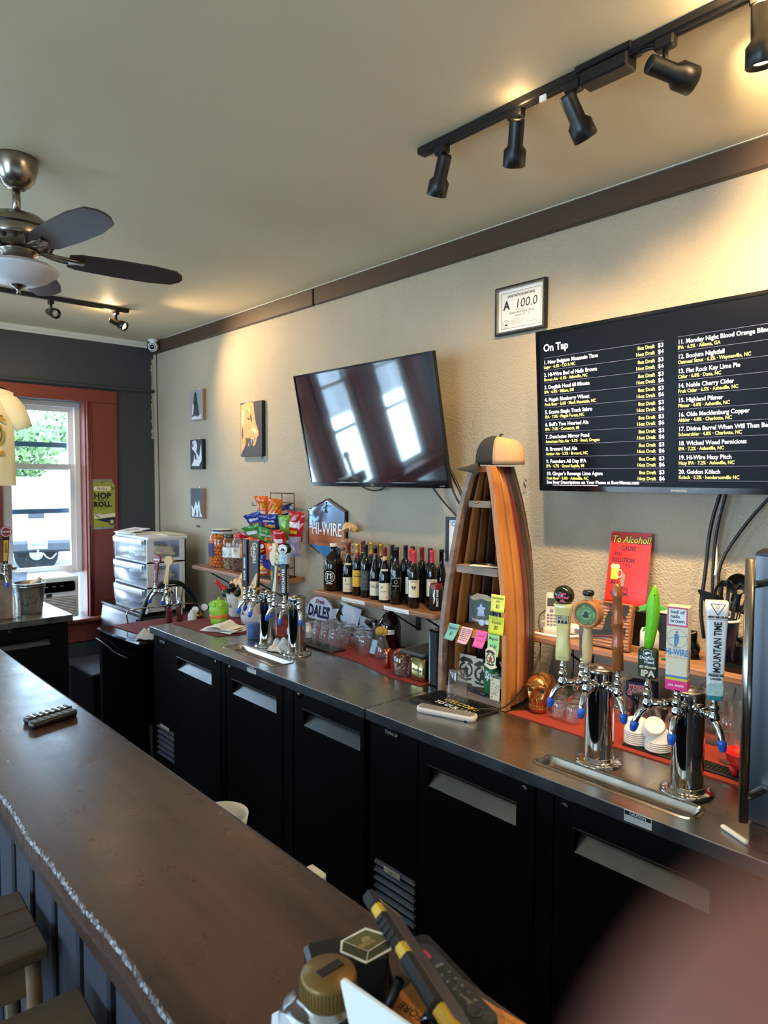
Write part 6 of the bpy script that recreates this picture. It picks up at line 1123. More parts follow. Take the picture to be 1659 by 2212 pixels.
# jug, lemon bottle, jiggers, cap glass, gold tin
t = thing('growler_jug', 'brown jug with a white strip label, neck tucked under the wine shelf', 'jug', (2.075, 2.232, ZM)); g = G(); g.lathe([(0, .003), (.047, 0), (.051, .004), (.052, .095), (.047, .118), (.03, .142), (.019, .158), (.016, .17), (.0175, .172), (.0175, .177), (0, .177)], n=36); g.ob('body', 'amber_glass', t); g = G(); arc_label(g, facing((0, 0, 0), -.75), .0526, .068, .088, .5); lb = g.ob('strip_label', 'white', t); g = wrap(G(), facing((0, 0, 0), -.75), .0529, lambda q: q.text('Hop #2', .011, -.004, .074, 0, 'CENTER', .0001, .2)); g.ob('label_writing', 'ink', lb)
t = thing('bar_strainer', 'black round-headed strainer standing behind the lemon-topped bottle', 'strainer', (2.0, 2.27, ZM)); g = G(); g.tube([(0, 0, 0), (.005, -.005, .05), (0, 0, .1)], [.012, .008]); g.ob('handle', 'black_satin', t); g = G(); g.at(TR(-.005, .02, .105) @ RY(.9)); g.lathe([(0, .0), (.02, .002), (.022, .01), (.016, .014), (0, .012)], n=18); g.ob('head', 'black_satin', t); g = G(); g.at(TR(.004, -.01, .115) @ RY(.3)); g.lathe([(0, 0), (.016, .002), (.016, .014), (0, .016)], n=18); g.ob('cap', 'black_satin', t)
mat('shirt_lemon', (170, 128, 30), .5); t = thing('lemon_bottle', 'small clear bottle topped with yellow lemon slices and a blue tag', 'bottle', (1.925, 2.115, ZM)); g = G(); g.lathe([(0, .002), (.030, 0), (.033, .004), (.032, .03), (.022, .065), (.013, .085), (.012, .10), (.014, .102), (.014, .106)], n=26); g.ob('body', 'tasting_glass', t)
for k, (x, y, z, a) in enumerate(((-.008, .014, .112, .5), (-.012, -.002, .118, 1.1), (-.004, -.016, .114, .8))): g = G(); g.at(TR(x, y, z) @ RY(-PI / 2 + .2) @ RX(a * .4)); g.lathe([(0, -.003), (.016, -.003), (.018, 0), (.016, .003), (0, .003)], n=18); g.ob('lemon_slice', 'shirt_lemon', t)
g = G(); g.at(TR(-.022, .03, .045) @ RZ(.7) @ RX(.25)); g.box((0, 0, 0), (.002, .022, .06)); g.ob('blue_tag', 'light_blue', t)
def jigger(label, x, y, m, s=1): 
    t = thing('jigger', label, 'jigger', (x, y, ZM), 0, 'jiggers on the red liner'); g = G(); g.lathe([(.0, .004), (.0145, 0), (.0155, .001), (.006, .044), (.006, .048), (.0135, .078), (.0125, .078), (.004, .05), (0, .05)], n=26); g.ob('cone', m, t); g = G(); g.lathe([(.0065, .042), (.008, .046), (.0065, .05)], n=22); g.ob('waist', m, t)
jigger('steel and copper jigger standing upright beside the lemon bottle', 1.835, 1.985, 'copper'); jigger('dark red jigger standing next to the copper one', 1.865, 1.948, 'maroon')
t = thing('cap_glass', 'clear glass filled with brown bottle caps beside the gold tin', 'glass', (1.806, 1.872, ZM)); g = G(); g.lathe([(0, .002), (.026, 0), (.027, .003), (.036, .082), (.035, .083)], n=30); g.ob('glass', 'tasting_glass', t)
mat('cap_brown', (120, 70, 48), .35, metal=.4); mat('cap_tan', (160, 120, 92), .35, metal=.4); random.seed(12)
for k in range(46):
    z = .010 + (k // 6) * .0115; rr = (.012 + .012 * z / .08) if k % 6 else 0; a = k * 2.4
    g = G(); g.at(TR(rr * math.cos(a), rr * math.sin(a), z) @ RX(random.uniform(-.9, .9)) @ RY(random.uniform(-.9, .9))); g.lathe([(0, .0035), (.008, .0035), (.0095, .002), (.0105, -.002), (.0095, -.002), (.008, .0015), (0, .0018)], n=12); g.ob('bottle_cap', 'cap_brown' if k % 3 else 'cap_tan', t)
mat('gold_tin', (176, 164, 116), .18, metal=1); t = thing('caddy_tin', 'square gold metal tin with a black ridged lid beside the black cabinet', 'tin', (1.838, 1.787, ZM), 0); 
g = G(); g.loft([lift(rrect(-.040, -.036, .040, .036, .02), 0), lift(rrect(-.042, -.038, .042, .038, .02), .004), lift(rrect(-.042, -.038, .042, .038, .02), .0945)], True, True, True); g.ob('body', 'gold_tin', t)

g = G(); g.loft([lift(rrect(-.046, -.040, .12, .085, .008), .095), lift(rrect(-.047, -.041, .121, .086, .008), .097), lift(rrect(-.047, -.041, .121, .086, .008), .103), lift(rrect(-.045, -.039, .119, .084, .008), .105)], True, True); ld = g.ob('lid', 'slate_label', t)
for i in range(13):
    for j in range(8): g = G(); g.box((-.036 + i * .0122, -.026 + j * .0138, .1055), (.008, .0085, .003), .0012); g.ob('lid_stud', 'rubber', ld)
for i, lb in ((0, 'small gold screw lid left on the black tin lid'),): tt = tag(G().at(TR(1.90, 1.80, ZM + .1075)).lathe([(0, 0), (.012, 0), (.013, .002), (.013, .007), (.011, .009), (0, .009)], n=20).ob('screw_lid', 'brass'), lb, 'lid')
# ---------------------------------------------------------------- in and in front of the boat shelf
mat('note_yellow', (226, 222, 96), .8); mat('note_lime', (204, 206, 62), .8); mat('note_teal', (120, 176, 160), .8); mat('note_rose', (240, 176, 176), .8); mat('note_pink', (244, 96, 160), .8); mat('note_mint', (176, 222, 140), .8); mat('pen', (40, 40, 48), .7); mat('red_pen', (190, 60, 90), .7)
def note(label, y, z, m, lines, pen='pen', w=.056, h=.056, x=1.772, roll=0, curl=.010, skew=0):
    M = basis((x, y, z), (0, -math.cos(roll), math.sin(roll)), (0, math.sin(roll), math.cos(roll))); t = thing('sticky_note', label, 'note', M=M, group='sticky notes on the boat shelf')
    f = lambda u, v: (u * w - skew * (1 - v), -h * (1 - v), curl * (1 - v) ** 2 * (1 + .5 * math.sin(u * 2)) + .0004)
    g = G(); g.grid(f, 6, 8, .0003); g.ob('paper', m, t)
    q = G(); [q.text(s, sz, w / 2, -yy, 0, 'CENTER', .0001, .2, .85) for s, sz, yy in lines]; g = G()
    g.add([(x_ - skew * (-y_ / h), y_, curl * (y_ / h) ** 2 * (1 + .5 * math.sin(x_ / w * 2)) + .0010) for x_, y_, z_ in q.v], q.f); g.ob('handwriting', pen, t); return t
note('yellow sticky note reading $2, topmost on the boat frame', 1.415, 1.322, 'note_yellow', (('Can Koozies', .0105, .014), ('(thin)', .009, .024), ('$2', .018, .043)), curl=.004)
note('olive yellow sticky note reading $5, below the $2 note', 1.424, 1.250, 'note_lime', (('Koozies', .014, .024), ('$5', .018, .042)), w=.063, h=.058, curl=.005)
note('teal sticky note reading Stickers $3, furthest to the far side of the shelf edge', 1.612, 1.193, 'note_teal', (('Stickers', .015, .020), ('$3', .018, .040)), w=.048, skew=.016, x=1.786, curl=.012)
note('pale rose sticky note full of writing, beside the teal one', 1.552, 1.190, 'note_rose', tuple(('written in fine lines', .0058, .009 + .0062 * k) for k in range(7)), w=.048, skew=.016, x=1.786, curl=.012)
note('hot pink sticky note with faint red writing, between rose and mint notes', 1.487, 1.188, 'note_pink', (('stickers', .011, .020), ('patches', .011, .036), ('one', .011, .049)), 'red_pen', w=.048, skew=.012, x=1.786, curl=.010)
note('mint green sticky note reading Magnets $2.00 with a badge sticker under it', 1.432, 1.187, 'note_mint', (('Magnets', .0135, .018), ('$2.00', .0145, .044)), w=.048, h=.07, skew=.0, x=1.778, curl=.006)
mat('badge_cream', (228, 216, 180), .5); mat('badge_dark', (46, 44, 36), .5); mat('badge_red', (150, 60, 40), .5); mat('badge_green', (70, 92, 50), .5)
def badge(q, s, x0=0, y0=0, z=0, mono=False):
    """round hop-wreath badge with ribbons and a pale peak: drawn in the flat"""
    q.use(0); q.flat([(x0 + s * x, y0 + s * y) for x, y in ((-.5, .42), (-.2, .62), (.25, .56), (.52, .34), (.3, .3), (0, .4), (-.3, .3))], z)
    for k in range(9):
        for sg in (-1, 1):
            a = -1.25 + k * .3; cx, cy = sg * .38 * math.cos(a), -.05 + .36 * math.sin(a); q.use(0 if mono else 1); q.disc(x0 + s * cx, y0 + s * cy, s * .07, z, 7)
    q.use(0 if mono else 2); q.flat([(x0 + s * x, y0 + s * y) for x, y in ((-.16, -.34), (.16, -.34), (.12, -.08), (.2, .02), (.06, .06), (0, .22), (-.08, .04), (-.2, .0), (-.12, -.08))], z + .0002)
    q.use(0); q.flat([(x0 + s * x, y0 + s * y) for x, y in ((-.4, -.42), (0, -.52), (.4, -.42), (.36, -.54), (0, -.64), (-.36, -.54))], z)
M = basis((1.770, 1.437, 1.092), (0, -1, 0), (0, 0, 1)); t = thing('badge_sticker', 'die-cut hop badge sticker hanging below the mint green note', 'sticker', M=M); g = G(); g.prism([(.002, .04), (.01, .05), (.03, .055), (.045, .046), (.047, .03), (.044, .0), (.05, -.01), (.03, -.02), (.02, -.02), (-.004, -.01), (.003, 0)], 0, .001); g.ob('backing', 'badge_cream', t); g = G(); badge(g, .042, .0235, .018, .0014); g.ob('badge_print', ['badge_dark', 'badge_green', 'badge_red'], t)
# leather-brown plaque and packets on the third shelf (top face .94+.24)
zs = .9415 + .241; Mq = basis((1.885, 1.607, zs), (.05, -.1, 0), (.06, .02, 1)); t = thing('badge_plaque', 'brown leather plaque with a hop badge, standing on the boat shelf', 'plaque', M=Mq); g = G(); g.box((.045, .05, .003), (.09, .10, .006), .002); g.ob('plate', 'dark_brown', t); g = G(); badge(g, .085, .045, .054, .0065); g.ob('badge_print', ['light_wood', 'badge_green', 'sign_white'], t)
t = thing('clear_packet', 'clear plastic packets with small metal badges, in front of the plaque', 'packet', M=basis((1.845, 1.545, zs), (.03, -.1, 0), (.05, 0, 1))); g = G(); g.grid(lambda u, v: (u * .07, v * .045, .004 * math.sin(u * 9) + .008 * math.sin(PI * v)), 10, 8, .0006); g.ob('bag', 'clear_plastic', t); g = G(); g.disc(.03, .018, .011, .012, 18); g.disc(.05, .02, .008, .012, 14); g.ob('pin_badge', 'galvanised', t)
tag(G().at(basis((1.86, 1.475, zs), (.02, -.1, 0), (.02, 0, 1))).grid(lambda u, v: (u * .05, v * .07, .004 * math.sin(u * 12 + v * 5)), 10, 10, .0006).ob('clear_packet', 'clear_plastic'), 'tall clear packet behind the yellow price notes', 'packet')
# bottom shelf of the boat
zb = .9415 + .0245
def booklet(label, y, x, yaw, w=.075, h=.098):
    t = thing('pocket_notebook', label, 'notebook', M=basis((x, y, zb), (math.sin(yaw), -math.cos(yaw), 0), (.10 * math.cos(yaw), .1 * math.sin(yaw), 1)), group='kraft notebooks standing in the boat shelf'); g = G(); g.box((w / 2, h / 2, -.003), (w, h, .006), .001); g.ob('cover', 'wine_label', t); g = G(); g.box((w / 2 + .001, h / 2, -.003), (w - .004, h + .001, .0044)); g.ob('pages', 'paper', t); g = G(); badge(g, .068, w * .52, h * .5, .0006, True); g.ob('badge_print', ['badge_dark'], t)
booklet('kraft notebook with a dark badge behind the upturned glass', 1.650, 1.862, .12, .085); booklet('kraft notebook with a dark badge in the middle, angled', 1.558, 1.848, .45, .07); booklet('kraft notebook with a dark badge mostly hidden behind the green can', 1.512, 1.862, .3, .06)
tag(G().at(TR(0, 0, 0)).box((1.875, 1.525, zb + .05), (.006, .05, .1)).ob('dark_folder', 'black_satin'), 'thin dark folder behind the middle kraft notebook', 'folder')
can('drink_can', 'green soda can with white lettering standing in the boat shelf', (1.832, 1.455, zb), .0275, .112, 'green', 'dark_green', [('white', lambda q: q.text('Sprite', .034, .0, .06, 0, 'CENTER', .0015, .3, .8))], -.7)
t = thing('water_bottle', 'dark clear bottle squeezed between the green can and the boat side', 'bottle', (1.845, 1.407, zb)); g = G(); g.lathe([(0, .002), (.022, 0), (.024, .006), (.0245, .07), (.018, .095), (.010, .11), (.010, .12), (0, .12)], n=24); g.ob('body', 'navy', t); g = G(); g.lathe([(.0248, .03), (.0248, .068)], n=24); g.ob('label', 'sign_white', t)
t = thing('patterned_card', 'cream card with dark speckles leaning at the foot of the boat shelf', 'card', M=basis((1.786, 1.428, zb), (.0, -.9, 0), (.05, -.18, 1))); g = G(); g.box((.02, .036, 0), (.040, .072, .0012)); g.ob('card', 'badge_cream', t); g = G(); random.seed(21)
for k in range(60): g.rect(*(lambda x, y, s: (x, y, x + s, y + s * .8))(random.uniform(.004, .033), random.uniform(.016, .055), random.uniform(.001, .003)), .0009)
g.ring(.008, .064, .002, .0035, .0009); g.ring(.008, .008, .002, .0035, .0009); g.ob('speckle_print', 'badge_dark', t)['kind'] = 'stuff'
t = thing('pen', 'dark pen lying on the lowest board of the boat shelf', 'pen', M=TR(1.80, 1.50, zb + .0045) @ RZ(1.35)); g = G(); g.tube([(-.05, 0, 0), (.04, 0, 0), (.05, 0, 0)], [.004, .004, .0015], 8); g.ob('barrel', 'navy', t)
# upper shelves: only small bits, the two toy figures are left off
z2 = .9415 + .463; t = thing('display_base', 'flat black oval display base on the middle board of the boat shelf', 'stand', (1.855, 1.505, z2)); g = G(); g.loft([lift([(.034 * math.cos(a), .07 * math.sin(a)) for a in [k * PI / 14 for k in range(28)]], 0), lift([(.032 * math.cos(a), .068 * math.sin(a)) for a in [k * PI / 14 for k in range(28)]], .007)], True, True); g.ob('plate', 'black_gloss', t)
tag(G().at(TR(1.80, 1.46, z2 + .0) @ RZ(.3)).box((0, 0, .002), (.03, .11, .003), .0005).ob('paper_slip', 'wine_label'), 'folded cream paper slip on the middle board of the boat shelf', 'paper')
z1 = .9415 + .686
for i, (dy, a, m) in enumerate(((0, .5, 'paper'), (-.012, .75, 'light_wood'))): tag(G().at(TR(1.855, 1.455 + dy * .5, z1 + .022) @ RX(a)).box((0, 0, 0), (.03, .045, .010), .001).ob('wooden_block', m), ['pale block leaning on the top board of the boat shelf', 'brown block under the pale one on the top board'][i], 'block')
tag(G().at(TR(1.782, 1.49, z1 - .008)).ball((0, 0, 0), (.003, .006, .005), 10, 6).ob('brass_tack', 'brass'), 'tiny brass tack in the edge of the top board of the boat shelf', 'tack')
# cap hung on the bow
mat('cap_black', (36, 36, 34), .85, bump=(300, .3, .002)); mat('cap_mesh', (196, 158, 118), .85, bump=(700, .8, .003)); mat('cap_stitch', (180, 172, 150), .8)
Mc = TR(1.865, 1.455, 1.748) @ RZ(2.2); t = thing('trucker_cap', 'black and tan mesh trucker cap resting on the point of the boat shelf', 'cap', M=Mc)
def dome(a, b): # a around 0..1 from the front, b 0..1 up
    th = 2 * PI * a; r = math.cos(b * PI / 2) ** .55; bump = 1 + .05 * math.sin(3 * th + 1) * (1 - b)
    return (.083 * r * math.cos(th) * bump, .066 * r * math.sin(th) * bump, .0 + .098 * math.sin(b * PI / 2) ** .9 - .012 * (1 - math.cos(th)) * b * .5)
g = G(); g.grid(lambda u, v: dome(-.20 + .40 * u, v), 14, 12, .002); g.ob('front_panel', 'cap_black', t); g = G(); g.grid(lambda u, v: dome(.20 + .60 * u, v), 20, 12, .002); g.ob('mesh_back', 'cap_mesh', t)
g = G(); g.grid(lambda u, v: ((.075 + .072 * v * math.cos((u - .5) * PI)) * math.cos((u - .5) * 1.6) ** .2, .068 * math.sin((u - .5) * PI) * (1 - .05 * v), .004 - .022 * v - .016 * (2 * u - 1) ** 2), 16, 8, .003); g.ob('brim', 'cap_black', t)
g = G(); g.lathe([(0, .1), (.007, .099), (.006, .103), (0, .104)], n=12); g.ob('top_button', 'black_gloss', t)
for s in (-1, 1): g = G(); g.tube([Vector(dome(s * .2, k / 10)) * 1.012 for k in range(10)], .0012, 5); g.ob('seam', 'cap_stitch', t)
g = G(); random.seed(2); g.grid(lambda u, v: Vector(dome(-.035 + .07 * u, .16 + .42 * v)) * 1.022, 6, 6, .001); bd = g.ob('badge_patch', 'silver_print', t); g = G(); g.grid(lambda u, v: Vector(dome(-.02 + .04 * u, .24 + .26 * v)) * 1.032, 4, 4, .0008); g.ob('badge_core', 'badge_dark', bd)
tag(G().tube([(2.24, 1.62, 1.69), (2.225, 1.62, 1.70), (2.22, 1.62, 1.685), (2.235, 1.62, 1.665)], .003, 6).ob('wall_hook', 'galvanised'), 'small metal hook in the wall beside the top of the boat shelf', 'hook')
# bar mat, upturned pint glass, remote
A, B_, C_ = Vector((1.782, 1.655, ZC)), Vector((1.603, 1.575, ZC)), Vector((1.605, 1.40, ZC)); 
t = thing('bar_mat', 'black rubber bar mat lettered Welcome To Our Bar, at the foot of the boat shelf', 'bar mat', M=basis((1.628, 1.655, ZC), (0, -1, 0), (1, 0, 0)) @ RZ(-.06)); g = G(); g.prism(rrect(0, 0, .275, .155, .006), 0, .006); g.ob('base', 'rubber', t); g = G()
for i in range(27):
    for j in range(13): g.box((.012 + i * .0097, .030 + j * .0093, .0075), (.005, .005, .003))
o = g.ob('rubber_nubs', 'black_satin', t); o['kind'] = 'stuff'
g = G(); g.at(Matrix()); g.text('WELCOME', .036, .245, .075, .0095, 'RIGHT', .0006, 0, .9); g.ob('lettering', 'ale_gold', t); g = G(); g.text('TO OUR BAR', .030, .245, .040, .0095, 'RIGHT', .0009, 0, .9); g.ob('lettering', 'white', t)
t = thing('pint_glass', 'clear pint glass standing upside down on the black bar mat', 'glass', (1.70, 1.497, ZC + .0092)); g = G(); g.lathe([(.0385, 0), (.039, .002), (.0275, .112), (.026, .116), (0, .116)], n=36); g.ob('glass', 'tasting_glass', t); g = G(); g.lathe([(0, .1), (.026, .1), (.0268, .1145), (0, .1155)], n=32); g.ob('thick_base', 'glass', t); g = G(); g.lathe([(.0372, 0), (.039, .0), (.0388, .0025), (.0372, .0025)], n=36); g.ob('rim', 'glass', t)
def remote(label, M, l, w, h, m, rows, cols, km='key_grey', group='remote controls', top=None):
    t = thing('remote_control', label, 'remote', M=M, group=group); g = G(); g.loft([lift(rrect(-w / 2 * .8, -l / 2 * .97, w / 2 * .8, l / 2 * .97, w * .3), 0), lift(rrect(-w / 2, -l / 2, w / 2, l / 2, w * .34), h * .45), lift(rrect(-w / 2 * .97, -l / 2 * .985, w / 2 * .97, l / 2 * .985, w * .32), h)], True, True, True); g.ob('case', m, t)
    if top: g = G(); g.prism(rrect(-w * .42, -l * .47, w * .42, l * .47, w * .28), h, h + .0008); g.ob('keypad', top, t)
    for i in range(rows):
        for j in range(cols): g = G(); g.box(((j - (cols - 1) / 2) * w * .74 / cols, -l * .40 + i * l * .8 / max(1, rows - 1), h + .001), (w * .5 / cols, l * .5 / rows, .0026), .0008); g.ob('key', km, t)
    return t
remote('silver remote control with a crowded keypad, on the steel in front of the bar mat', TR(1.61, 1.462, ZC) @ RZ(.30), .205, .046, .018, 'handset', 14, 4, 'key_grey', None, 'grey')
# ---------------------------------------------------------------- under the near shelf
mat('copper_glass', (196, 136, 76), .16, metal=.9); t = thing('glass_skull', 'mirrored copper glass skull ornament beside the boat shelf', 'skull', M=facing((1.875, 1.285, ZM), -.15) @ Matrix.Scale(.98, 4))
def sk(u, v):
    th, ph = 2 * PI * u, PI * v; z = -math.cos(ph); x, y = math.sin(ph) * math.cos(th), math.sin(ph) * math.sin(th)
    X, Y, Z = .062 * x, .046 * y, .078 + .050 * z
    if z < .05:
        k = min(1, (.05 - z) / .75); Y *= 1 - .38 * k; X = X * (1 - .35 * k) + .018 * k; Z -= .036 * k * (1 if x > -.2 else .1)
    front = max(0, x)
    for ey in (-.42, .42):
        d = ((y - ey) / .24) ** 2 + ((z + .02) / .22) ** 2; X -= .024 * front * math.exp(-d * 1.1)
    X -= .014 * front * math.exp(-((y / .13) ** 2 + ((z + .38) / .16) ** 2))
    X += .004 * front * math.exp(-(((z - .22) / .1) ** 2)); 
    if z < -.55: X += .0022 * math.sin(y * 34) * front
    return (X, Y, Z)
g = G(); g.grid(lambda u, v: sk(u, v), 56, 48); g.ob('cranium', 'copper_glass', t)
for sy in (-1, 1): g = G(); g.ball((.036, sy * .0185, .077), (.006, .0095, .0085), 14, 10); g.ob('socket_shade', 'dark_brown', t); g = G(); g.tube([(.05, sy * .006, .093), (.051, sy * .02, .0945), (.043, sy * .034, .088)], .0045, 8, smooth=1); g.ob('brow_ridge', 'copper_glass', t)  # dark balls put the shade of the eye hollows into the colour
for r, zz in ((0, .026), (1, .016)):
    for k in range(7): g = G(); a = (k - 3) * .24; g.at(TR(.048 * math.cos(a) + .002, .030 * math.sin(a) * 1.15, zz)); g.box((0, 0, 0), (.008, .0072, .0085), .002); g.ob('tooth', 'copper_glass', t)
g = G(); g.cyl((.02, 0, .0), (.02, 0, .02), .026, .03, 18); g.ob('jaw_base', 'copper_glass', t)
clear('mug_glass', (246, 248, 249), .04, 1.9, .05)
def spiral(label, x, y, s=1): 
    t = thing('shot_mug', label, 'glass', (x, y, ZM), 0, 'upturned clear shot mugs on the orange liner'); t.scale = (s, s, s); g = G(); g.lathe([(.0195, 0), (.0205, .003), (.0205, .05), (.017, .056), (.0165, .058), (0, .058)], n=24); g.ob('glass', 'mug_glass', t); g = G(); g.lathe([(0, .05), (.0165, .05), (.0165, .0575), (0, .0575)], n=20); g.ob('thick_base', 'glass', t)
    g = G(); g.at(RZ(2.2)); g.tube([(.02, 0, .008), (.031, .0, .012), (.034, 0, .025), (.031, 0, .04), (.02, 0, .046)], .0032, 6, smooth=1); g.ob('handle', 'mug_glass', t)
    for k in range(6): g = G(); g.lathe([(.0208, .008 + k * .006), (.0217, .011 + k * .006), (.0208, .014 + k * .006)], n=24); g.ob('ridge', 'mug_glass', t)
for i, (x, y) in enumerate(((1.85, 1.255 - .05), (1.905, 1.228), (1.845, 1.150), (1.90, 1.172), (1.962, 1.20), (1.958, 1.262), (1.955, 1.145))): spiral(['upturned shot mug right against the copper skull', 'upturned shot mug behind the one touching the skull', 'upturned shot mug closest to the counter front by the tower', 'upturned shot mug in the middle of the cluster', 'upturned shot mug in the back row, middle', 'upturned shot mug in the back row behind the skull', 'upturned shot mug in the back row beside the tower'][i], x, y)
t = thing('wine_glass', 'stemmed wine glass standing upside down behind the near beer tower', 'glass', (1.985, 1.062, ZM)); g = G(); g.lathe([(.027, 0), (.033, .025), (.034, .045), (.026, .068), (.008, .082), (.0035, .092), (.0032, .125), (.006, .132), (.030, .136), (.0305, .138), (0, .139)], n=32); g.ob('glass', 'mug_glass', t)
mat('game_box', (22, 30, 70), .5); t = thing('game_box', 'blue and black card game box with red letters behind the near towers', 'box', M=basis((2.075, 1.098, ZM), (.02, -.1, 0), (0, 0, 1))); w, h = .09, .10; g = G(); g.box((w / 2, h / 2, -.025), (w, h, .05), .001); g.ob('carton', 'game_box', t); g = G(); g.rect(.002, .002, w - .002, .05, .0006); g.ob('front_panel', 'black_satin', t)
g = G(); g.text('MARTINI', .019, w / 2, .076, .0008, 'CENTER', .0022, .0, .9); g.text('ROULETTE', .019, w / 2, .057, .0008, 'CENTER', .0022, 0, .82); g.ob('lettering_edge', 'white', t); g = G(); g.text('MARTINI', .019, w / 2, .076, .0012, 'CENTER', .0006, 0, .9); g.text('ROULETTE', .019, w / 2, .057, .0012, 'CENTER', .0006, 0, .82); g.ob('lettering', 'red', t); g = G(); g.text('2oz', .016, .008, .012, .0012); g.ob('small_lettering', 'cream', t)
clear('smoke_glass', (96, 120, 134), .05, 1.2, .12, (70, 90, 100)); t = thing('shaker_glass', 'smoky grey flared glass standing upside down beside the game box', 'glass', (1.965, .995, ZM)); g = G(); g.lathe([(.032, 0), (.033, .003), (.021, .07), (.023, .098), (.022, .1), (0, .1)], n=30); g.ob('glass', 'smoke_glass', t)
t = thing('beer_mug', 'clear dimpled beer mug with a handle, upside down behind the portion cups', 'mug', (1.935, .945, ZM)); g = G(); g.lathe([(.030, 0), (.0325, .004), (.0325, .03), (.030, .06), (.032, .09), (.031, .102), (0, .103)], n=12, sm=False); g.ob('glass', 'mug_glass', t); g = G(); g.at(RZ(-2.2)); g.tube([(.03, 0, .018), (.05, 0, .02), (.058, 0, .045), (.052, 0, .075), (.031, 0, .084)], .006, 10, smooth=2); g.ob('handle', 'mug_glass', t)
t = thing('beer_mug', 'second clear beer mug, half hidden behind the tall tower with the shark', 'mug', (1.965, .87, ZM)); g = G(); g.lathe([(.030, 0), (.0325, .004), (.0325, .03), (.030, .06), (.032, .09), (.031, .102), (0, .103)], n=12, sm=False); g.ob('glass', 'mug_glass', t); g = G(); g.at(RZ(2.9)); g.tube([(.03, 0, .018), (.05, 0, .02), (.058, 0, .045), (.052, 0, .075), (.031, 0, .084)], .006, 10, smooth=2); g.ob('handle', 'mug_glass', t)
t = thing('bar_mat', 'long narrow black bar mat on the orange liner behind the near towers', 'bar mat', M=TR(1.826, .60, ZM)); g = G(); g.box((0, 0, .003), (.06, .72, .006), .002); g.ob('base', 'rubber', t); g = G()
for i in range(72):
    for j in range(2): g.box((-.014 + j * .026, -.35 + i * .00985, .0068), (.021, .004, .0025))
g.ob('rubber_nubs', 'black_satin', t)['kind'] = 'stuff'
portion('tall stack of white portion cups, upright on the long narrow mat', 1.83, .932, ZM + .0083, 7); portion('stack of white portion cups whose top one is tipped', 1.826, .868, ZM + .0083, 5)
tag(G().at(TR(1.815, .873, ZM + .0083 + .063) @ RX(.5) @ RY(-.7)).lathe([(.033, -.02), (.034, -.018), (.0265, .010), (.025, .013), (.023, .013), (.021, .012), (0, .012)], n=30).ob('portion_cup', 'white'), 'single tipped white portion cup on top of the shorter stack', 'portion cup')
portion('white portion cups glimpsed behind the shark tower', 1.905, .83, ZM, 3)
t = thing('pitcher', 'tall clear beer pitcher with faint red lettering behind the shark tower', 'pitcher', (2.03, .79, ZM)); g = G(); g.lathe([(0, .003), (.042, 0), (.044, .004), (.047, .08), (.043, .135), (.047, .158), (.046, .159)], n=36); g.ob('glass', 'mug_glass', t); g = wrap(G(), facing((0, 0, 0), -.3), .0475, lambda q: (q.text('H', .03, .03, .05, .0, 'CENTER', .0008), q.text('M', .03, .03, .02, 0, 'CENTER', .0008))); g.ob('lettering', 'ribbon_red', t)
t = thing('lager_glass', 'tall clear glass with white lettering standing by the fridge', 'glass', (1.905, .705, ZM)); g = G(); g.lathe([(0, .003), (.026, 0), (.029, .004), (.025, .05), (.031, .09), (.027, .128), (.026, .129)], n=32); g.ob('glass', 'mug_glass', t); g = wrap(G(), facing((0, 0, 0), -.2), .0292, lambda q: (q.text('SAMUEL', .0135, .010, .045, 0, 'CENTER', .0004), q.text('ADAMS', .0135, .010, .031, 0, 'CENTER', .0004))); g.ob('lettering', 'white', t); g = wrap(G(), facing((0, 0, 0), -.2), .0294, lambda q: q.text('Boston', .011, .006, .018, 0, 'CENTER', .0002)); g.ob('script_lettering', 'orange', t)
for i, (x, y, h, lb) in enumerate(((1.96, .665, .14, 'tall clear plastic cup of pens behind the lettered glass'), (1.985, .715, .135, 'nested clear plastic cups behind the lettered glass'))): t = thing('clear_cup', lb, 'cup', (x, y, ZM)); g = G(); g.lathe([(0, .002), (.024, 0), (.033, h), (.034, h + .003)], n=28); g.ob('cup', 'mug_glass', t)
t = thing('salsa_bowl', 'red plastic footed salsa bowl at the end of the long narrow mat', 'bowl', (1.825, .645, ZM + .0083)); g = G(); g.lathe([(0, .018), (.022, .018), (.038, .034), (.043, .056), (.0445, .058), (.043, .059), (.036, .036), (.02, .024), (0, .024)], n=36); g.ob('bowl', 'red', t)
for k in range(3): a = k * 2.1 + .4; g = G(); g.tube([(.026 * math.cos(a), .026 * math.sin(a), .024), (.022 * math.cos(a), .022 * math.sin(a), .0)], [.011, .007], 10); g.ob('foot', 'red', t)
tag(G().at(TR(1.515, .548, ZC + .005) @ RZ(-.5)).box((0, 0, 0), (.012, .075, .009), .003).ob('white_marker', 'white'), 'short white marker lying on the steel at the fridge foot', 'marker')
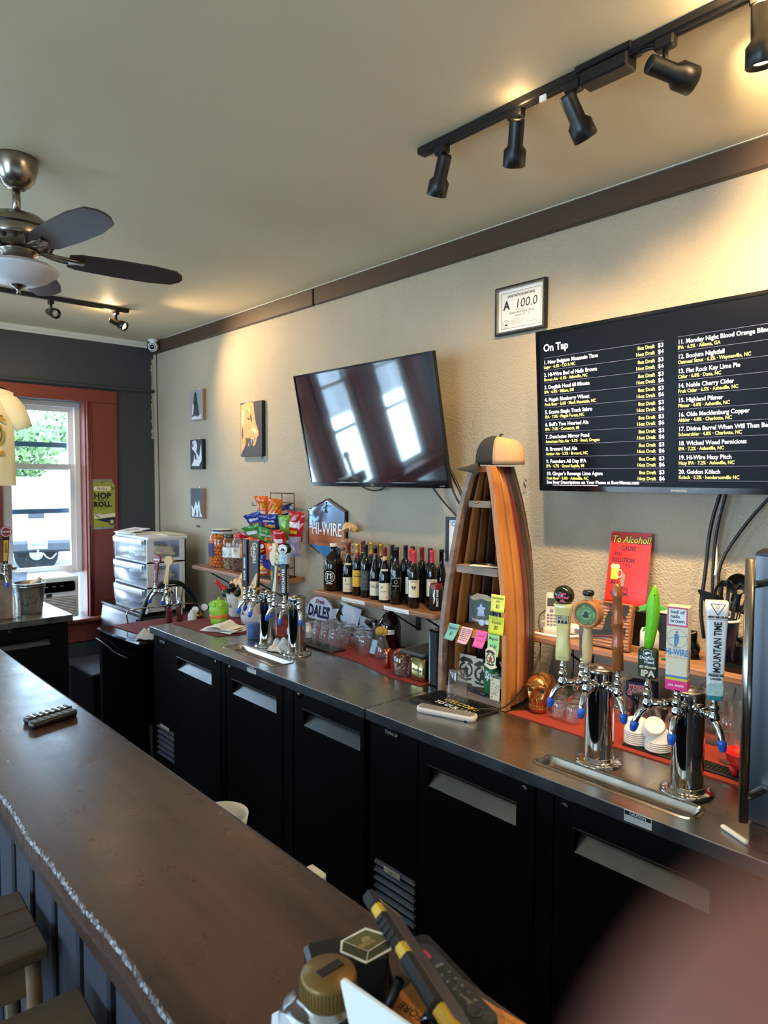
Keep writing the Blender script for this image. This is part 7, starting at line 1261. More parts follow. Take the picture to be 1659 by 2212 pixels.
# ---------------------------------------------------------------- countertop fridge at the near end
mat('fridge_steel', (120, 124, 130), .34, metal=1); t = thing('countertop_fridge', 'stainless countertop fridge with a long tube handle at the near end of the bar', 'fridge', (1.8, .33, ZC))
g = G(); g.box((1.78, .33, 1.245), (.52, .37, .55), .006); g.obw('cabinet', 'black_satin', t); g = G(); g.box((1.51, .33, .966), (.03, .37, .05), .004); g.box((1.78, .33, .958), (.5, .36, .034)); g.obw('base', 'black_satin', t)
g = G(); g.at(basis((1.497, 0, 0), (0, -1, 0), (0, 0, 1))); holed(g, -.515, -.15, .995, 1.545, [(-.455, -.19, 1.05, 1.50)], .03); d = g.obw('door', 'fridge_steel', t); g = G(); g.box((1.512, .325, 1.275), (.006, .27, .46)); g.obw('door_glass', 'black_gloss', d)
g = G(); g.at(basis((1.4965, 0, 0), (0, -1, 0), (0, 0, 1))); g.box((-.470, 1.27, 0), (.014, .5, .002)); g.obw('gasket_strip', 'black_satin', d)
g = G(); g.tube([(1.43, .502, 1.02), (1.43, .502, 1.545)], .0095, 16); hd = g.obw('tube_handle', 'brushed', d)
for z in (1.07, 1.495): g = G(); g.tube([(1.43, .50, z), (1.455, .492, z), (1.498, .488, z)], .008, 12, smooth=1); g.obw('handle_bracket', 'brushed', d)
g = G(); g.cyl((1.4955, .497, .963), (1.492, .497, .963), .010, n=16); g.obw('foot_screw', 'black_gloss', t); g = G(); g.at(TR(1.49, .33, 1.548)); g.loft([[(x * k - .0, y, z) for x, z in ((-.012, 0), (-.012, .006), (.03, .012), (.03, 0))] for y, k in ((.18, 1), (-.18, 1))], True, True); g.obw('top_grille', 'black_satin', t)
# ---------------------------------------------------------------- far corner: cooler by the window and what stands on it
t = thing('bar_cooler', 'black cooler with a steel top in front of the street window', 'bar cooler', (.93, 4.2, 0))
g = G(); g.box((.925, 4.22, .51), (.65, .50, .79)); g.box((.93, 4.24, .06), (.6, .45, .12)); g.obw('body', 'black_vinyl', t)
g = G(); g.box((.93, 4.205, .9225), (.68, .53, .037), .003); g.obw('steel_top', 'steel', t)
g = G(); g.at(basis((0, 3.95, 0), (1, 0, 0), (0, 0, 1))); holed(g, .60, 1.245, .1, .895, [(.885, 1.155, .79, .835)], .025); d = g.obw('door', 'black_vinyl', t)
g = G(); g.at(basis((0, 3.95, 0), (1, 0, 0), (0, 0, 1))); g.add([(.885, .79, 0), (1.155, .79, 0), (1.155, .83, -.03), (.885, .83, -.03)], [(0, 1, 2, 3)]); g.use(1).add([(.885, .835, 0), (1.155, .835, 0), (1.155, .83, -.03), (.885, .83, -.03), (.885, .79, 0), (1.155, .79, 0)], [(0, 3, 2, 1), (0, 4, 3), (1, 2, 5)]); g.obw('recessed_pull', ['pocket', 'black_matt'], d)
g = G(); g.cyl((.957, 3.951, .888), (.957, 3.943, .888), .011, n=18); g.obw('lock', 'chrome', d)
t = thing('galvanised_bucket', 'galvanised bucket with a black bow-tie emblem on the window cooler', 'bucket', (1.11, 4.16, .9415)); g = G(); g.lathe([(0, .003), (.062, 0), (.064, .004), (.080, .158), (.083, .161), (.083, .168), (.079, .169), (.064, .01), (0, .008)], n=44); g.ob('body', 'galvanised', t); g = G(); g.lathe([(.0795, .145), (.0815, .15), (.0805, .155)], n=44); g.ob('band', 'galvanised', t); g = G(); g.tube([(-.082, .02, .15), (-.09, 0, .12), (-.06, -.07, .135), (.0, -.092, .148), (.06, -.07, .15), (.083, .01, .152)], .002, 6, smooth=2); g.ob('bail', 'dark_steel', t)
BT = [(-.052, -.012), (-.017, -.012), (-.010, -.022), (.012, -.022), (.006, -.012), (.05, -.012), (.058, .012), (.02, .012), (.014, .022), (-.010, .022), (-.004, .012), (-.044, .012)]
def strokes(q, P, w, z=0):
    for a, b in zip(P, P[1:] + P[:1]): d_ = Vector((b[0] - a[0], b[1] - a[1], 0)); n_ = Vector((-d_.y, d_.x, 0)).normalized() * w; q.flat([(a[0] + n_.x, a[1] + n_.y), (a[0] - n_.x, a[1] - n_.y), (b[0] - n_.x, b[1] - n_.y), (b[0] + n_.x, b[1] + n_.y)], z)
g = wrap(G(), facing((0, 0, 0), -1.05) , .0735, lambda q: strokes(q, [(x * 1.0, y * 1.15 + .075) for x, y in BT], .0016)); g.ob('emblem', 'ink', t)
tag(G().at(TR(1.145, 4.185, 1.095) @ RY(.75)).lathe([(0, -.03), (.012, -.03), (.012, .045), (0, .046)], n=16).ob('paper_roll', 'white'), 'white roll sticking out of the galvanised bucket', 'roll')
tag(G().at(TR(1.035, 4.085, .985)).box((0, 0, 0), (.014, .004, .085), .001).ob('bucket_tag', 'white'), 'white tag hanging in front of the galvanised bucket', 'tag')
t = thing('serving_fork', 'steel fork lying on the window cooler before the bucket', 'fork', (1.0, 4.06, .9425)); g = G(); g.tube([(-.10, .0, .004), (-.03, .01, .003), (-.015, .01, .003)], .004, 6); g.ob('handle', 'chrome', t)
for k in range(4): g = G(); g.tube([(-.015, .01, .004), (.0, -.006 + k * .008, .008), (.035, -.012 + k * .009, .003)], .0018, 5, smooth=1); g.ob('tine', 'chrome', t)
t = thing('draft_box', 'steel draft tap box at the edge of the window cooler with a yellow pilsner handle', 'tap box', (.90, 4.12, .9415)); g = G(); g.box((.90, 4.11, 1.19), (.20, .10, .085), .004); g.obw('tap_box', 'brushed', t); g = G(); g.box((.9, 4.13, 1.045), (.16, .06, .206)); g.obw('column', 'brushed', t); g = G(); g.cyl((1.0, 4.10, 1.205), (1.03, 4.10, 1.205), .010, n=14); g.obw('side_knob', 'chrome', t)
p = faucet(t, .958, 4.10, -PI / 2, .085, 1.185)
def pils(g, M): g.at(face_plane(M, 0)); g.prism([(-.014, .015), (.012, .015), (.022, .165), (-.012, .165)], -.006, .006)
M = facing(p, -PI / 2 + .2); M2 = M @ Matrix.Scale(1.0, 4)
handle(t, M, [('brown_board', 'dark_brown', pils), ('yellow_panel', 'mustard', lambda g, M: g.at(face_plane(M, 0)).prism([(-.009, .03), (.009, .03), (.016, .14), (-.006, .14)], .006, .0075)), ('lettering', 'ink', lambda g, M: g.at(face_plane(M, .008)).text('PILSNER', .0155, -.001, .128, 0, 'LEFT', .0004, rot=-PI / 2)), ('red_disc', ['ribbon_red', 'white'], lambda g, M: (g.at(face_plane(M @ TR(0, .006, .185), 0)).prism([(.028 * math.cos(k * PI / 12), .028 * math.sin(k * PI / 12)) for k in range(24)], -.006, .007), g.use(1), g.ring(0, 0, .022, .0245, .0075), g.text('HIGHLAND', .010, 0, -.003, .0075, 'CENTER', .0004, sx=.8)))])
t = tag(G().at(TR(.93, 4.09, .9415)).prism([(-.14, 0), (.055, 0), (.055, .01), (-.14, .01)], 0, .001).ob('x', 'grey_wood'), 'x', 'x'); bpy.data.objects.remove(t)
t = thing('napkin_crate', 'streaky grey wooden napkin holder on the window cooler', 'holder', (.93, 4.04, .9415)); g = G(); g.at(TR(.93, 4.03, .9415)); g.box((.0, .02, .105), (.125, .015, .21), .002); g.obw('front_board', 'grey_wood', t); g = G(); g.box((.93, 4.05, .9515), (.125, .04, .02), .002); g.obw('base_board', 'grey_wood', t); g = G(); g.box((.998, 4.045, 1.0), (.008, .05, .11)); g.obw('white_napkins', 'paper', t)
t = thing('deli_tub', 'clear plastic tub behind the bucket by the air conditioner', 'tub', (1.10, 4.35, .9415)); g = G(); g.lathe([(0, .003), (.04, 0), (.048, .20), (.052, .205), (.05, .21), (0, .211)], n=28); g.ob('tub', 'frosted', t)
# window air conditioner
t = thing('air_conditioner', 'white window air conditioner under the raised lower sash', 'air conditioner', (1.36, 4.99, .735)); g = G(); g.box((1.39, 5.0, .885), (.44, .26, .28), .008); g.obw('case', 'vinyl', t)
g = G(); g.at(basis((0, 4.868, 0), (1, 0, 0), (0, 0, 1))); g.prism(rrect(1.19, .925, 1.585, .995, .015), 0, .004); g.obw('control_panel', 'black_gloss', t); g = G(); g.at(basis((0, 4.868, 0), (1, 0, 0), (0, 0, 1))); g.rect(1.40, .895, 1.435, .918, .002); g.obw('display', 'ink', t)
for k in range(13): g = G(); g.box((1.39, 4.866, .752 + k * .0108), (.39, .008, .0055), .001); g.obw('grille_slat', 'vinyl', t)
g = G(); g.box((1.39, 4.8695, .82), (.395, .002, .145)); g.obw('grille_back', 'grey', t)
for k in range(5): g = G(); g.box((1.30 + k * .05, 4.863, .965), (.02, .002, .006)); g.obw('control_mark', 'grey', t)
# T-shirt on a hanger in front of the window
mat('shirt', (222, 214, 176), .9, bump=(120, .2, .003)); mat('shirt_gold', (176, 140, 50), .8); mat('shirt_green', (70, 90, 50), .8)
t = thing('t_shirt', 'cream T-shirt with a gold and green crest hanging in front of the window', 'T-shirt', (1.0, 4.75, 2.3))
TS = [(.20, -.655), (.205, -.3), (.245, -.325), (.305, -.275), (.26, -.13), (.20, -.06), (.09, -.03), (.05, -.055), (0, -.065)]; TS = TS + [(-x, y) for x, y in TS[::-1][1:]]
g = G(); g.at(basis((0, 0, 0), (1, 0, 0), (0, 0, 1))); n = len(TS)
def fold(x, y): return .012 * math.sin(x * 26 + y * 3) * min(1, -y * 2.2) + .006 * math.sin(x * 60 - y * 5) * min(1, -y)
xs = 30; ys = 40
def inside(x, y):
    c = False; j = n - 1
    for i in range(n):
        if (TS[i][1] > y) != (TS[j][1] > y) and x < (TS[j][0] - TS[i][0]) * (y - TS[i][1]) / (TS[j][1] - TS[i][1]) + TS[i][0]: c = not c
        j = i
    return c
def width(y): # outline half width of body at y
    return .205 if y < -.3 else .205 + .0
rows = []
for sgn in (1, -1):
    g.grid(lambda u, v: ((u - .5) * 2 * (.205 - .006 * v), -.655 + v * (.655 - .045 - .03 * (1 - abs(2 * u - 1)) * 0 - .03 * abs(2 * u - 1) ** 2), sgn * .018 * math.sin(PI * u) ** .5 + fold((u - .5) * .4, -.6 + v * .55)), 24, 26)
g.ob('body', 'shirt', t)
for s in (-1, 1):
    g = G(); g.at(basis((0, 0, 0), (1, 0, 0), (0, 0, 1))); A_ = [(.185, -.07, .0), (.235, -.15, .0), (.278, -.295, .0)]
    g.loft([[(s * (cx + w * math.cos(a) * math.cos(.35)), cy + w * math.cos(a) * math.sin(.35), .022 * math.sin(a) * k_) for a in [i * PI / 9 for i in range(18)]] for cx, cy, w, k_ in ((.13, -.10, .05, .7), (.165, -.125, .062, .9), (.205, -.175, .064, 1), (.232, -.235, .058, 1.05), (.256, -.295, .052, 1.1), (.257, -.297, .048, 1.0))], False, True, True); g.ob('sleeve', 'shirt', t)
g = G(); g.at(basis((-.05, -.031, 0), (1, 0, 0), (0, 0, 1))); g.ring(.12, -.34, .055, .065, .0, 30, 1.35); g.use(1); g.ring(.12, -.34, .045, .055, .0, 30, 1.4); g.disc(.12, -.34, .03, .0, 20, .05); g.use(0); g.flat([(.06, -.235), (.12, -.205), (.185, -.225), (.175, -.245), (.2, -.25), (.18, -.262), (.12, -.235), (.07, -.26)], .001); g.flat([(.065, -.44), (.12, -.465), (.18, -.435), (.185, -.46), (.12, -.49), (.06, -.465)], .001); g.use(2).text('BREW DEPOT', .018, .122, -.232, .002, 'CENTER', .0003); g.ob('crest_print', ['shirt_gold', 'shirt_green', 'ink'], t)
g = G(); g.tube([(-.16, 0, -.06), (0, 0, -.005), (.16, 0, -.06)], .005, 8); g.tube([(0, 0, -.005), (0, 0, .06), (.02, 0, .075), (.0, 0, .09), (0, 0, .40)], .0025, 6); g.ob('hanger', 'black_satin', t)
# printed tin can sign on the red casing
Ms = onfar(1.748, 1.324, 5.046); t = thing('can_sign', 'flat tin sign shaped like a lime beer can, on the red window casing', 'sign', M=Ms); w, h = .190, .362
mat('can_lime', (150, 152, 58), .4); mat('can_olive', (110, 116, 50), .4)
P = [(.02, .0), (.17, 0), (.175, .012), (.186, .035), (.188, .31), (.17, .345), (.168, h), (.02, h), (.018, .345), (.002, .31), (.004, .035), (.015, .012)]
g = G(); g.prism(P, 0, .003); g.ob('plate', 'galvanised', t); g = G(); g.flat([(.016, .014), (.174, .014), (.185, .036), (.187, .309), (.17, .343), (.02, .343), (.003, .309), (.005, .036)], .0034); f = g.ob('can_face', 'can_lime', t)
g = G(); g.flat([(.003, .282), (.187, .282), (.187, .305), (.003, .305)], .0037); g.ob('band', 'can_olive', f); g = G(); g.flat([(.04, .278), (.15, .278), (.16, .293), (.15, .31), (.04, .31), (.03, .293)], .004); g.ob('name_plate', 'cream', f)
g = G(); z = .0044; g.text('NoDa', .024, .095, .286, z, 'CENTER', .0004, track=1.25); g.text('HOP', .058, .095, .222, z, 'CENTER', .003, sx=1.0, track=1.06); g.text("DROP 'N", .014, .095, .206, z, 'CENTER', .0008, track=1.4); g.text('ROLL', .05, .095, .164, z, 'CENTER', .003, track=1.05); g.text('india pale ale', .010, .095, .149, z, 'CENTER', .0002, track=1.3); g.disc(.095, .337, .005, z); g.disc(.095, .01, .004, z)
g.flat([(.10, .078), (.185, .085), (.186, .07), (.165, .066), (.15, .05), (.12, .05), (.08, .06), (.05, .075)], z); g.ring(.160, .052, .016, .026, z + .0006); g.ob('lettering', 'ink', f)
g = G(); z = .0049; g.flat([(.03, .085), (.06, .115), (.08, .118), (.095, .105), (.186, .115), (.186, .088), (.11, .082), (.06, .075)], z); g.flat([(.03, .10), (.045, .095), (.08, .088), (.085, .096), (.055, .106), (.035, .112)], z + .0003); g.ring(.160, .052, .010, .014, z + .0008); g.disc(.16, .052, .006, z + .0008); g.ob('car_print', 'cream', f); g = G(); z = .0054; [g.flat([(a, b), (a + .028, b - .006), (a + .03, b - .003), (a + .003, b + .003)], z) for a, b in ((.035, .104), (.04, .096), (.05, .09), (.06, .112))]; g.ob('car_shading', 'slate_label', f)
# ---------------------------------------------------------------- ice machine, drawer tower, trash bin
mat('ice_steel', (150, 150, 152), .35, metal=1, var=(6, .15)); t = thing('ice_machine', 'low stainless ice machine with a slanted front in the far corner', 'ice machine', (2.0, 4.62, 0))
g = G(); g.box((2.02, 4.63, .40), (.42, .66, .80), .004); g.obw('cabinet', 'ice_steel', t); g = G(); g.box((2.015, 4.63, .8075), (.44, .68, .018), .003); g.obw('top_trim', 'black_satin', t)
g = G(); g.at(basis((0, 0, 0), (1, 0, 0), (0, 0, 1))); g.M = Matrix(((1, 0, 0, 0), (0, 0, 1, 0), (0, 1, 0, 0), (0, 0, 0, 1))); g.prism([(1.81, .792), (1.80, .792), (1.765, .52), (1.81, .52)], 4.31, 4.955); d = g.obw('slanted_door', 'ice_steel', t); g = G(); g.box((1.79, 4.306, .655), (.03, .006, .26)); g.obw('door_edge', 'chrome', d); g = G(); g.at(basis((1.798, 4.36, .745), (0, -1, 0), (-.03, 0, .27))); g.ring(0, 0, .007, .012, .004); g.disc(0, 0, .004, .004); g.obw('maker_mark', 'slate_label', d)
g = G(); g.box((2.0, 4.299, .70), (.16, .004, .12), .001); gv = g.obw('side_vent', 'black_satin', t)
for k in range(6): g = G(); g.box((2.0, 4.2965, .655 + k * .018), (.15, .004, .006)); g.obw('vent_louver', 'black_matt', gv)
clear('milky', (236, 242, 250), .2, 1.2, .12, (230, 236, 250)); mat('plastic_white', (226, 226, 230), .4); mat('rag_tan', (226, 212, 182), .9); mat('rag_grey', (200, 206, 220), .9)
t = thing('drawer_tower', 'white plastic three-drawer tower full of rags on the ice machine', 'drawer tower', (1.96, 4.53, .817)); X0, X1, YN, YF = 1.835, 2.10, 4.262, 4.80
g = G(); g.box(((X0 + X1) / 2 + .01, (YN + YF) / 2, 1.302), (X1 - X0 + .01, YF - YN + .006, .02), .005); g.obw('top_panel', 'plastic_white', t)
for z in (.822, .985, 1.148): g = G(); g.box(((X0 + X1) / 2, (YN + YF) / 2, z), (X1 - X0, YF - YN, .010)); g.obw('shelf_plate', 'plastic_white', t)
g = G(); g.at(basis((0, YN, 0), (1, 0, 0), (0, 0, 1))); holed(g, X0, X1, .817, 1.30, [(X0 + .045, X1 - .04, z + .03, z + .145) for z in (.817, .98, 1.143)], .012); g.obw('side_frame', 'plastic_white', t)
for i, z in enumerate((.817, .98, 1.143)):
    g = G(); g.box(((X0 + X1) / 2, YN + .008, z + .088), (X1 - X0 - .08, .002, .116)); g.obw('side_pane', 'milky' if i < 1 else 'clear_plastic', t)
g = G(); g.box(((X0 + X1) / 2, YF - .004, 1.06), (X1 - X0, .008, .48)); g.obw('far_side', 'plastic_white', t); g = G(); g.box((X1 - .004, (YN + YF) / 2, 1.06), (.008, YF - YN, .48)); g.obw('rear_panel', 'plastic_white', t)
for i, z in enumerate((.817, .98, 1.143)):
    g = G(); L_ = []
    for zz, dx in ((z + .014, .0), (z + .03, -.008), (z + .10, -.012), (z + .15, -.014), (z + .156, -.008)): L_.append([(X0 - .004 + dx - .010 * math.sin(PI * k / 10), YF - .012 - (YF - YN - .024) * k / 10, zz) for k in range(11)])
    g.add([p for l in L_ for p in l], [(a * 11 + k, a * 11 + k + 1, a * 11 + k + 12, a * 11 + k + 11) for a in range(4) for k in range(10)], True); dr = g.obw('drawer', 'milky', t)
    g = G(); L_ = [[(X0 - .019 - .010 * math.sin(PI * k / 10) - q, YF - .03 - (YF - YN - .06) * k / 10, z + zz) for k in range(11)] for q, zz in ((0, .115), (.006, .122), (.006, .148), (0, .153))]; g.add([p for l in L_ for p in l], [(a * 11 + k, a * 11 + k + 1, a * 11 + k + 12, a * 11 + k + 11) for a in range(3) for k in range(10)], True); g.obw('drawer_handle', 'plastic_white', dr)
random.seed(31)
RAGS = ['tan rag bundled in the top drawer of the white tower', 'pale rag bundled in the middle drawer of the white tower', 'grey rag bundled in the middle drawer, window side', 'tan rag bundled in the bottom drawer of the white tower', 'grey rag bundled in the bottom drawer, window side', 'white paper stuffed in the top drawer, window side']
for i, (y, z, m) in enumerate(((4.36, 1.155, 'rag_tan'), (4.38, .992, 'cloth'), (4.62, .992, 'rag_grey'), (4.37, .829, 'rag_tan'), (4.62, .829, 'rag_grey'), (4.60, 1.155, 'white'))):
    f = [random.uniform(0, 6) for _ in range(6)]
    def rg(u, v):
        a, b = 2 * PI * u, PI * v; k = 1 + .16 * math.sin(5 * a + f[0]) * math.sin(b) + .13 * math.sin(7 * b + f[1] + 2 * a)
        return (1.965 + .095 * k * math.sin(b) * math.cos(a) , y + .088 * k * math.sin(b) * math.sin(a), z + .052 + .046 * k * -math.cos(b))
    tag(G().grid(rg, 30, 20).ob('rag_bundle', m), RAGS[i], 'rag', 'rags in the white drawers')
tag(G().at(TR(1.93, 4.66, 1.3135) @ RZ(.2) @ RY(-.0)).box((0, 0, .004), (.17, .24, .008), .001).ob('papers', 'paper'), 'white papers lying flat on top of the drawer tower', 'papers')
t = thing('sketch_card', 'white card with a red sketch leaning across the papers on the drawer tower', 'card', M=TR(1.90, 4.66, 1.336) @ RZ(.15) @ RY(-.14)); g = G(); g.box((0, 0, 0), (.16, .20, .003)); g.ob('card', 'white', t); g = G(); random.seed(6)
for k in range(14): a = k * .45; g.tube([(.02 * math.cos(a), .02 * math.sin(a), .002), (.045 * math.cos(a + .2), .06 * math.sin(a + .2), .002)], .001, 4)
g.ob('sketch', 'ribbon_red', t)
tag(G().at(TR(2.06, 4.45, 1.3135)).box((0, 0, .003), (.14, .3, .006), .001).ob('folder', 'wine_label'), 'flat cream folder on the near half of the drawer tower top', 'folder')
t = thing('trash_bin', 'low black bin with a flat lid on the floor in front of the ice machine', 'bin', (1.655, 4.66, 0)); g = G(); L_ = [lift(rrect(1.545 + e, 4.43 + e, 1.752 - e, 4.90 - e, .03), z) for e, z in ((.015, 0), (.004, .1), (0, .43))]; g.loft(L_, True, True); g.obw('body', 'black_satin', t); g = G(); mat('bin_lid', (58, 62, 72), .5); g.loft([lift(rrect(1.53, 4.415, 1.756, 4.91, .03), .43), lift(rrect(1.53, 4.415, 1.756, 4.91, .03), .445), lift(rrect(1.545, 4.43, 1.745, 4.90, .03), .452)], True, True); g.obw('lid', 'bin_lid', t)
# ---------------------------------------------------------------- kegerator, its tower and rail, towel, hand truck
t = thing('kegerator', 'small black kegerator with a chrome guard rail and one tap tower', 'kegerator', (1.68, 3.68, 0))
def keg_loop(z, e=0): return [(1.40 + e + .0, 3.95 - e, z), (1.392 + e, 3.88, z), (1.396 + e, 3.72, z), (1.408 + e, 3.56, z), (1.425 + e, 3.43 + e, z), (1.46, 3.415 + e, z), (2.0, 3.415 + e, z), (2.0, 3.95 - e, z)]
g = G(); g.loft([keg_loop(.03, .01), keg_loop(.80, .01)], True, True); g.obw('cabinet', 'black_gloss', t); g = G(); g.loft([keg_loop(.812), keg_loop(.84), keg_loop(.85, .008)], True, True); g.obw('worktop', 'black_gloss', t)
g = G(); P = [(1.388, 3.93, .79), (1.382, 3.85, .79), (1.388, 3.74, .775), (1.392, 3.66, .755), (1.402, 3.52, .755)]; g.tube(P, .005, 6, smooth=1); g.obw('door_pull', 'dark_steel', t)
g = G(); g.prism([(1.47, 3.92), (1.52, 3.44), (1.98, 3.44), (1.98, 3.92)], .8505, .8535); g.obw('red_liner', 'red_mesh', t)
g = G(); g.tube([(1.56, 3.90, .852), (1.55, 3.90, .92), (1.58, 3.90, .935), (1.75, 3.88, .935), (1.97, 3.86, .935), (1.985, 3.85, .92), (1.985, 3.85, .852)], .0045, 8, smooth=1); g.obw('guard_rail', 'chrome', t)
for dx in (0, .035):
    g = G(); g.cyl((1.75 + dx * 1.6, 3.77 - dx * .6, .852), (1.75 + dx * 1.6, 3.77 - dx * .6, 1.062), .0185, n=24); g.obw('tower_column', 'chrome', t)
p = faucet(t, 1.755, 3.765, .45, .085, 1.04); M = facing(p, -.6)
handle(t, M, [('red_board', ['maroon', 'white'], lambda g, M: (g.at(face_plane(M, 0)).prism([(-.012, .012), (.010, .012), (.022, .125), (.001, .125)], -.006, .006), g.use(1).text('LEMON TART', .012, .0, .022, .0065, 'LEFT', .0003, rot=PI / 2 - .1, sx=.9))), ('round_head', ['ribbon_red', 'white'], lambda g, M: (g.at(face_plane(M @ TR(0, .012, .148), 0)).prism([(.025 * math.cos(k * PI / 12), .025 * math.sin(k * PI / 12)) for k in range(24)], -.008, .008), g.use(1), g.ring(0, 0, .0185, .0205, .0086), g.flat([(-.016, -.005), (.016, -.005), (.016, .005), (-.016, .005)], .0086), g.ring(0, 0, .009, .0105, .0086)))])
p = faucet(t, 1.79, 3.75, -.35, .085, 1.04); M = facing(p, -.6)
handle(t, M, [('wooden_paddle', 'light_wood', lambda g, M: (g.at(face_plane(M, 0)).prism([(-.017, .012), (.010, .012), (.024, .125), (.004, .125)], -.006, .006), g.prism([(.017 + .028 * math.cos(k * PI / 12), .145 + .028 * math.sin(k * PI / 12)) for k in range(24)], -.007, .007)))])
tt = rag('bar_towel', 'folded cream towel on the kegerator beside the counter end', 1.50, 3.475, .09, .12, .06, .5, 5, .8545)
t = thing('hand_truck', 'dark green hand truck with a curved handle standing behind the long cooler', 'hand truck', (1.80, 3.6, 0)); mat('truck_green', (16, 34, 28), .3); mat('truck_green2', (24, 60, 44), .5)
g = G(); P = [(1.66, 3.988, .10), (1.66, 3.988, .80), (1.70, 3.988, .95), (1.78, 3.988, 1.045), (1.86, 3.988, 1.06), (1.93, 3.988, 1.045), (2.02, 3.988, .96), (2.06, 3.988, .80), (2.06, 3.988, .10)]
g.tube(P, .0145, 12, smooth=2); g.obw('curved_handle', 'truck_green', t); g = G(); g.tube([(1.845, 3.99, .3), (1.845, 3.99, .9), (1.80, 3.985, 1.04)], .011, 10, smooth=1); g.obw('upright_bar', 'truck_green', t)
g = G(); g.box((1.86, 3.985, .03), (.42, .05, .012), .003); g.obw('toe_plate', 'truck_green', t)
for x in (1.69, 2.03): g = G(); g.at(TR(x, 4.04, .115) @ RY(PI / 2)); g.lathe([(.03, -.025), (.10, -.022), (.113, -.012), (.113, .012), (.1, .022), (.03, .025)], n=28); g.obw('wheel', 'tyre', t)
t = thing('floor_caster', 'dark rubber wheel with a green fork by the louvered end of the long cooler', 'wheel', (1.52, 3.395, 0)); g = G(); g.at(TR(1.475, 3.392, .06) @ RX(PI / 2)); g.lathe([(.02, -.014), (.052, -.014), (.06, -.006), (.06, .006), (.052, .014), (.02, .014)], n=26); g.obw('tyre', 'tyre', t); g = G(); g.tube([(1.475, 3.392, .06), (1.478, 3.392, .2), (1.47, 3.392, .42)], .009, 8); g.obw('fork', 'truck_green2', t)
t = thing('gas_regulator', 'small pressure regulator with pale gauges behind the rail of the kegerator', 'regulator', (1.93, 3.74, .8537)); g = G(); g.cyl((1.93, 3.74, .8537), (1.93, 3.74, .90), .022, n=16); g.obw('body', 'brass', t)
for dx, dz in ((-.03, .05), (.03, .06)): g = G(); d = Vector((-.7, -.7, .2)).normalized(); c = Vector((1.93 + dx, 3.73, .865 + dz)); g.cyl(tuple(c), tuple(c + d * .018), .024, n=22); g.obw('gauge', 'black_satin', t); g = G(); g.cyl(tuple(c + d * .0181), tuple(c + d * .019), .021, n=22); g.obw('gauge_dial', 'white', t)
tag(G().at(TR(1.86, 3.70, .8537)).lathe([(0, 0), (.024, 0), (.026, .01), (.024, .05), (.012, .06), (.012, .07), (0, .07)], n=20).ob('white_bottle', 'white'), 'small white plastic bottle behind the kegerator tower', 'bottle')
# ---------------------------------------------------------------- stools in front of the bar
wood('stool_top', (58, 42, 26), (92, 70, 46), 0, 12, .45); mat('stool_metal', (120, 112, 104), .4, metal=1)
def stool(label, x, y, rz, boards):
    t = thing('bar_stool', label, 'stool', (x, y, 0), rz, 'square wooden bar stools'); z = .742; w, d = .34, .255
    n = boards
    for k in range(n):
        g = G(); b = d / n; g.box((0, -d / 2 + b * (k + .5), z - .011), (w, b - .002, .022 + (.006 if k == 0 and n > 1 else 0)), .004); g.ob('seat_board', 'stool_top', t)
    for s in (-1, 1):
        g = G(); g.box((0, s * (d / 2 - .022), z - .06), (w - .03, .02, .07), .003); g.ob('apron', 'stool_wood', t); g = G(); g.box((s * (w / 2 - .022), 0, z - .06), (.02, d - .06, .07), .003); g.ob('apron', 'stool_wood', t)
        for r in (-1, 1): g = G(); g.tube([(s * (w / 2 - .028), r * (d / 2 - .024), z - .024), (s * (w / 2 - .01), r * (d / 2 - .01), 0)], [.021, .015], 4); g.ob('leg', 'stool_wood', t)
        g = G(); g.tube([(s * (w / 2 - .02), -d / 2 + .02, .28), (s * (w / 2 - .02), d / 2 - .02, .28)], .009, 8); g.ob('stretcher', 'stool_metal', t); g = G(); g.tube([(-w / 2 + .02, s * (d / 2 - .018), .33), (w / 2 - .02, s * (d / 2 - .018), .33)], .009, 8); g.ob('stretcher', 'stool_metal', t)
stool('dark wooden bar stool with a boarded seat, further along the bar', .247, 1.595, -.04, 3)
stool('dark wooden bar stool with a one-piece seat, nearer the jar end of the bar', .245, 1.19, -.04, 1)
# ---------------------------------------------------------------- things on the long bar
ZB = 1.0705
remote('dark remote control lying on the far bar top, window side of the pair', TR(.547, 1.905, ZB) @ RZ(-1.32), .125, .032, .014, 'black_satin', 7, 3, 'key_grey', 'remotes side by side on the bar', 'black_gloss')
remote('dark remote control lying on the bar top, near side of the pair', TR(.545, 1.855, ZB) @ RZ(-1.30), .125, .03, .016, 'black_satin', 7, 3, 'key_grey', 'remotes side by side on the bar', 'slate_label')
mat('gold_lid', (120, 92, 44), .4, metal=.35); mat('jar_fill', (190, 184, 172), .8)
t = thing('tip_jar', 'clear plastic jar with a gold lid holding tips at the near end of the bar', 'jar', (.440, .568, ZB))
g = G(); g.loft([lift(rrect(-a, -a, a, a, a * .55, 5), z) for a, z in ((.040, 0), (.045, .004), (.046, .05), (.041, .064), (.033, .07), (.031, .074))], True, False, True); g.ob('jar', 'clear_plastic', t)
g = G(); g.lathe([(.029, .07), (.030, .072), (.030, .094), (.0285, .097), (0, .0975)], n=40); ld = g.ob('lid', 'gold_lid', t)
for k in range(48): g = G(); a = k * PI / 24; g.box((.0301 * math.cos(a), .0301 * math.sin(a), .083), (.0014, .0014, .018)); g.ob('lid_rib', 'gold_lid', ld)
g = G(); g.box((.004, .002, .0979), (.03, .011, .0012)); g.ob('coin_slot', 'bar_dark', ld)
random.seed(14)
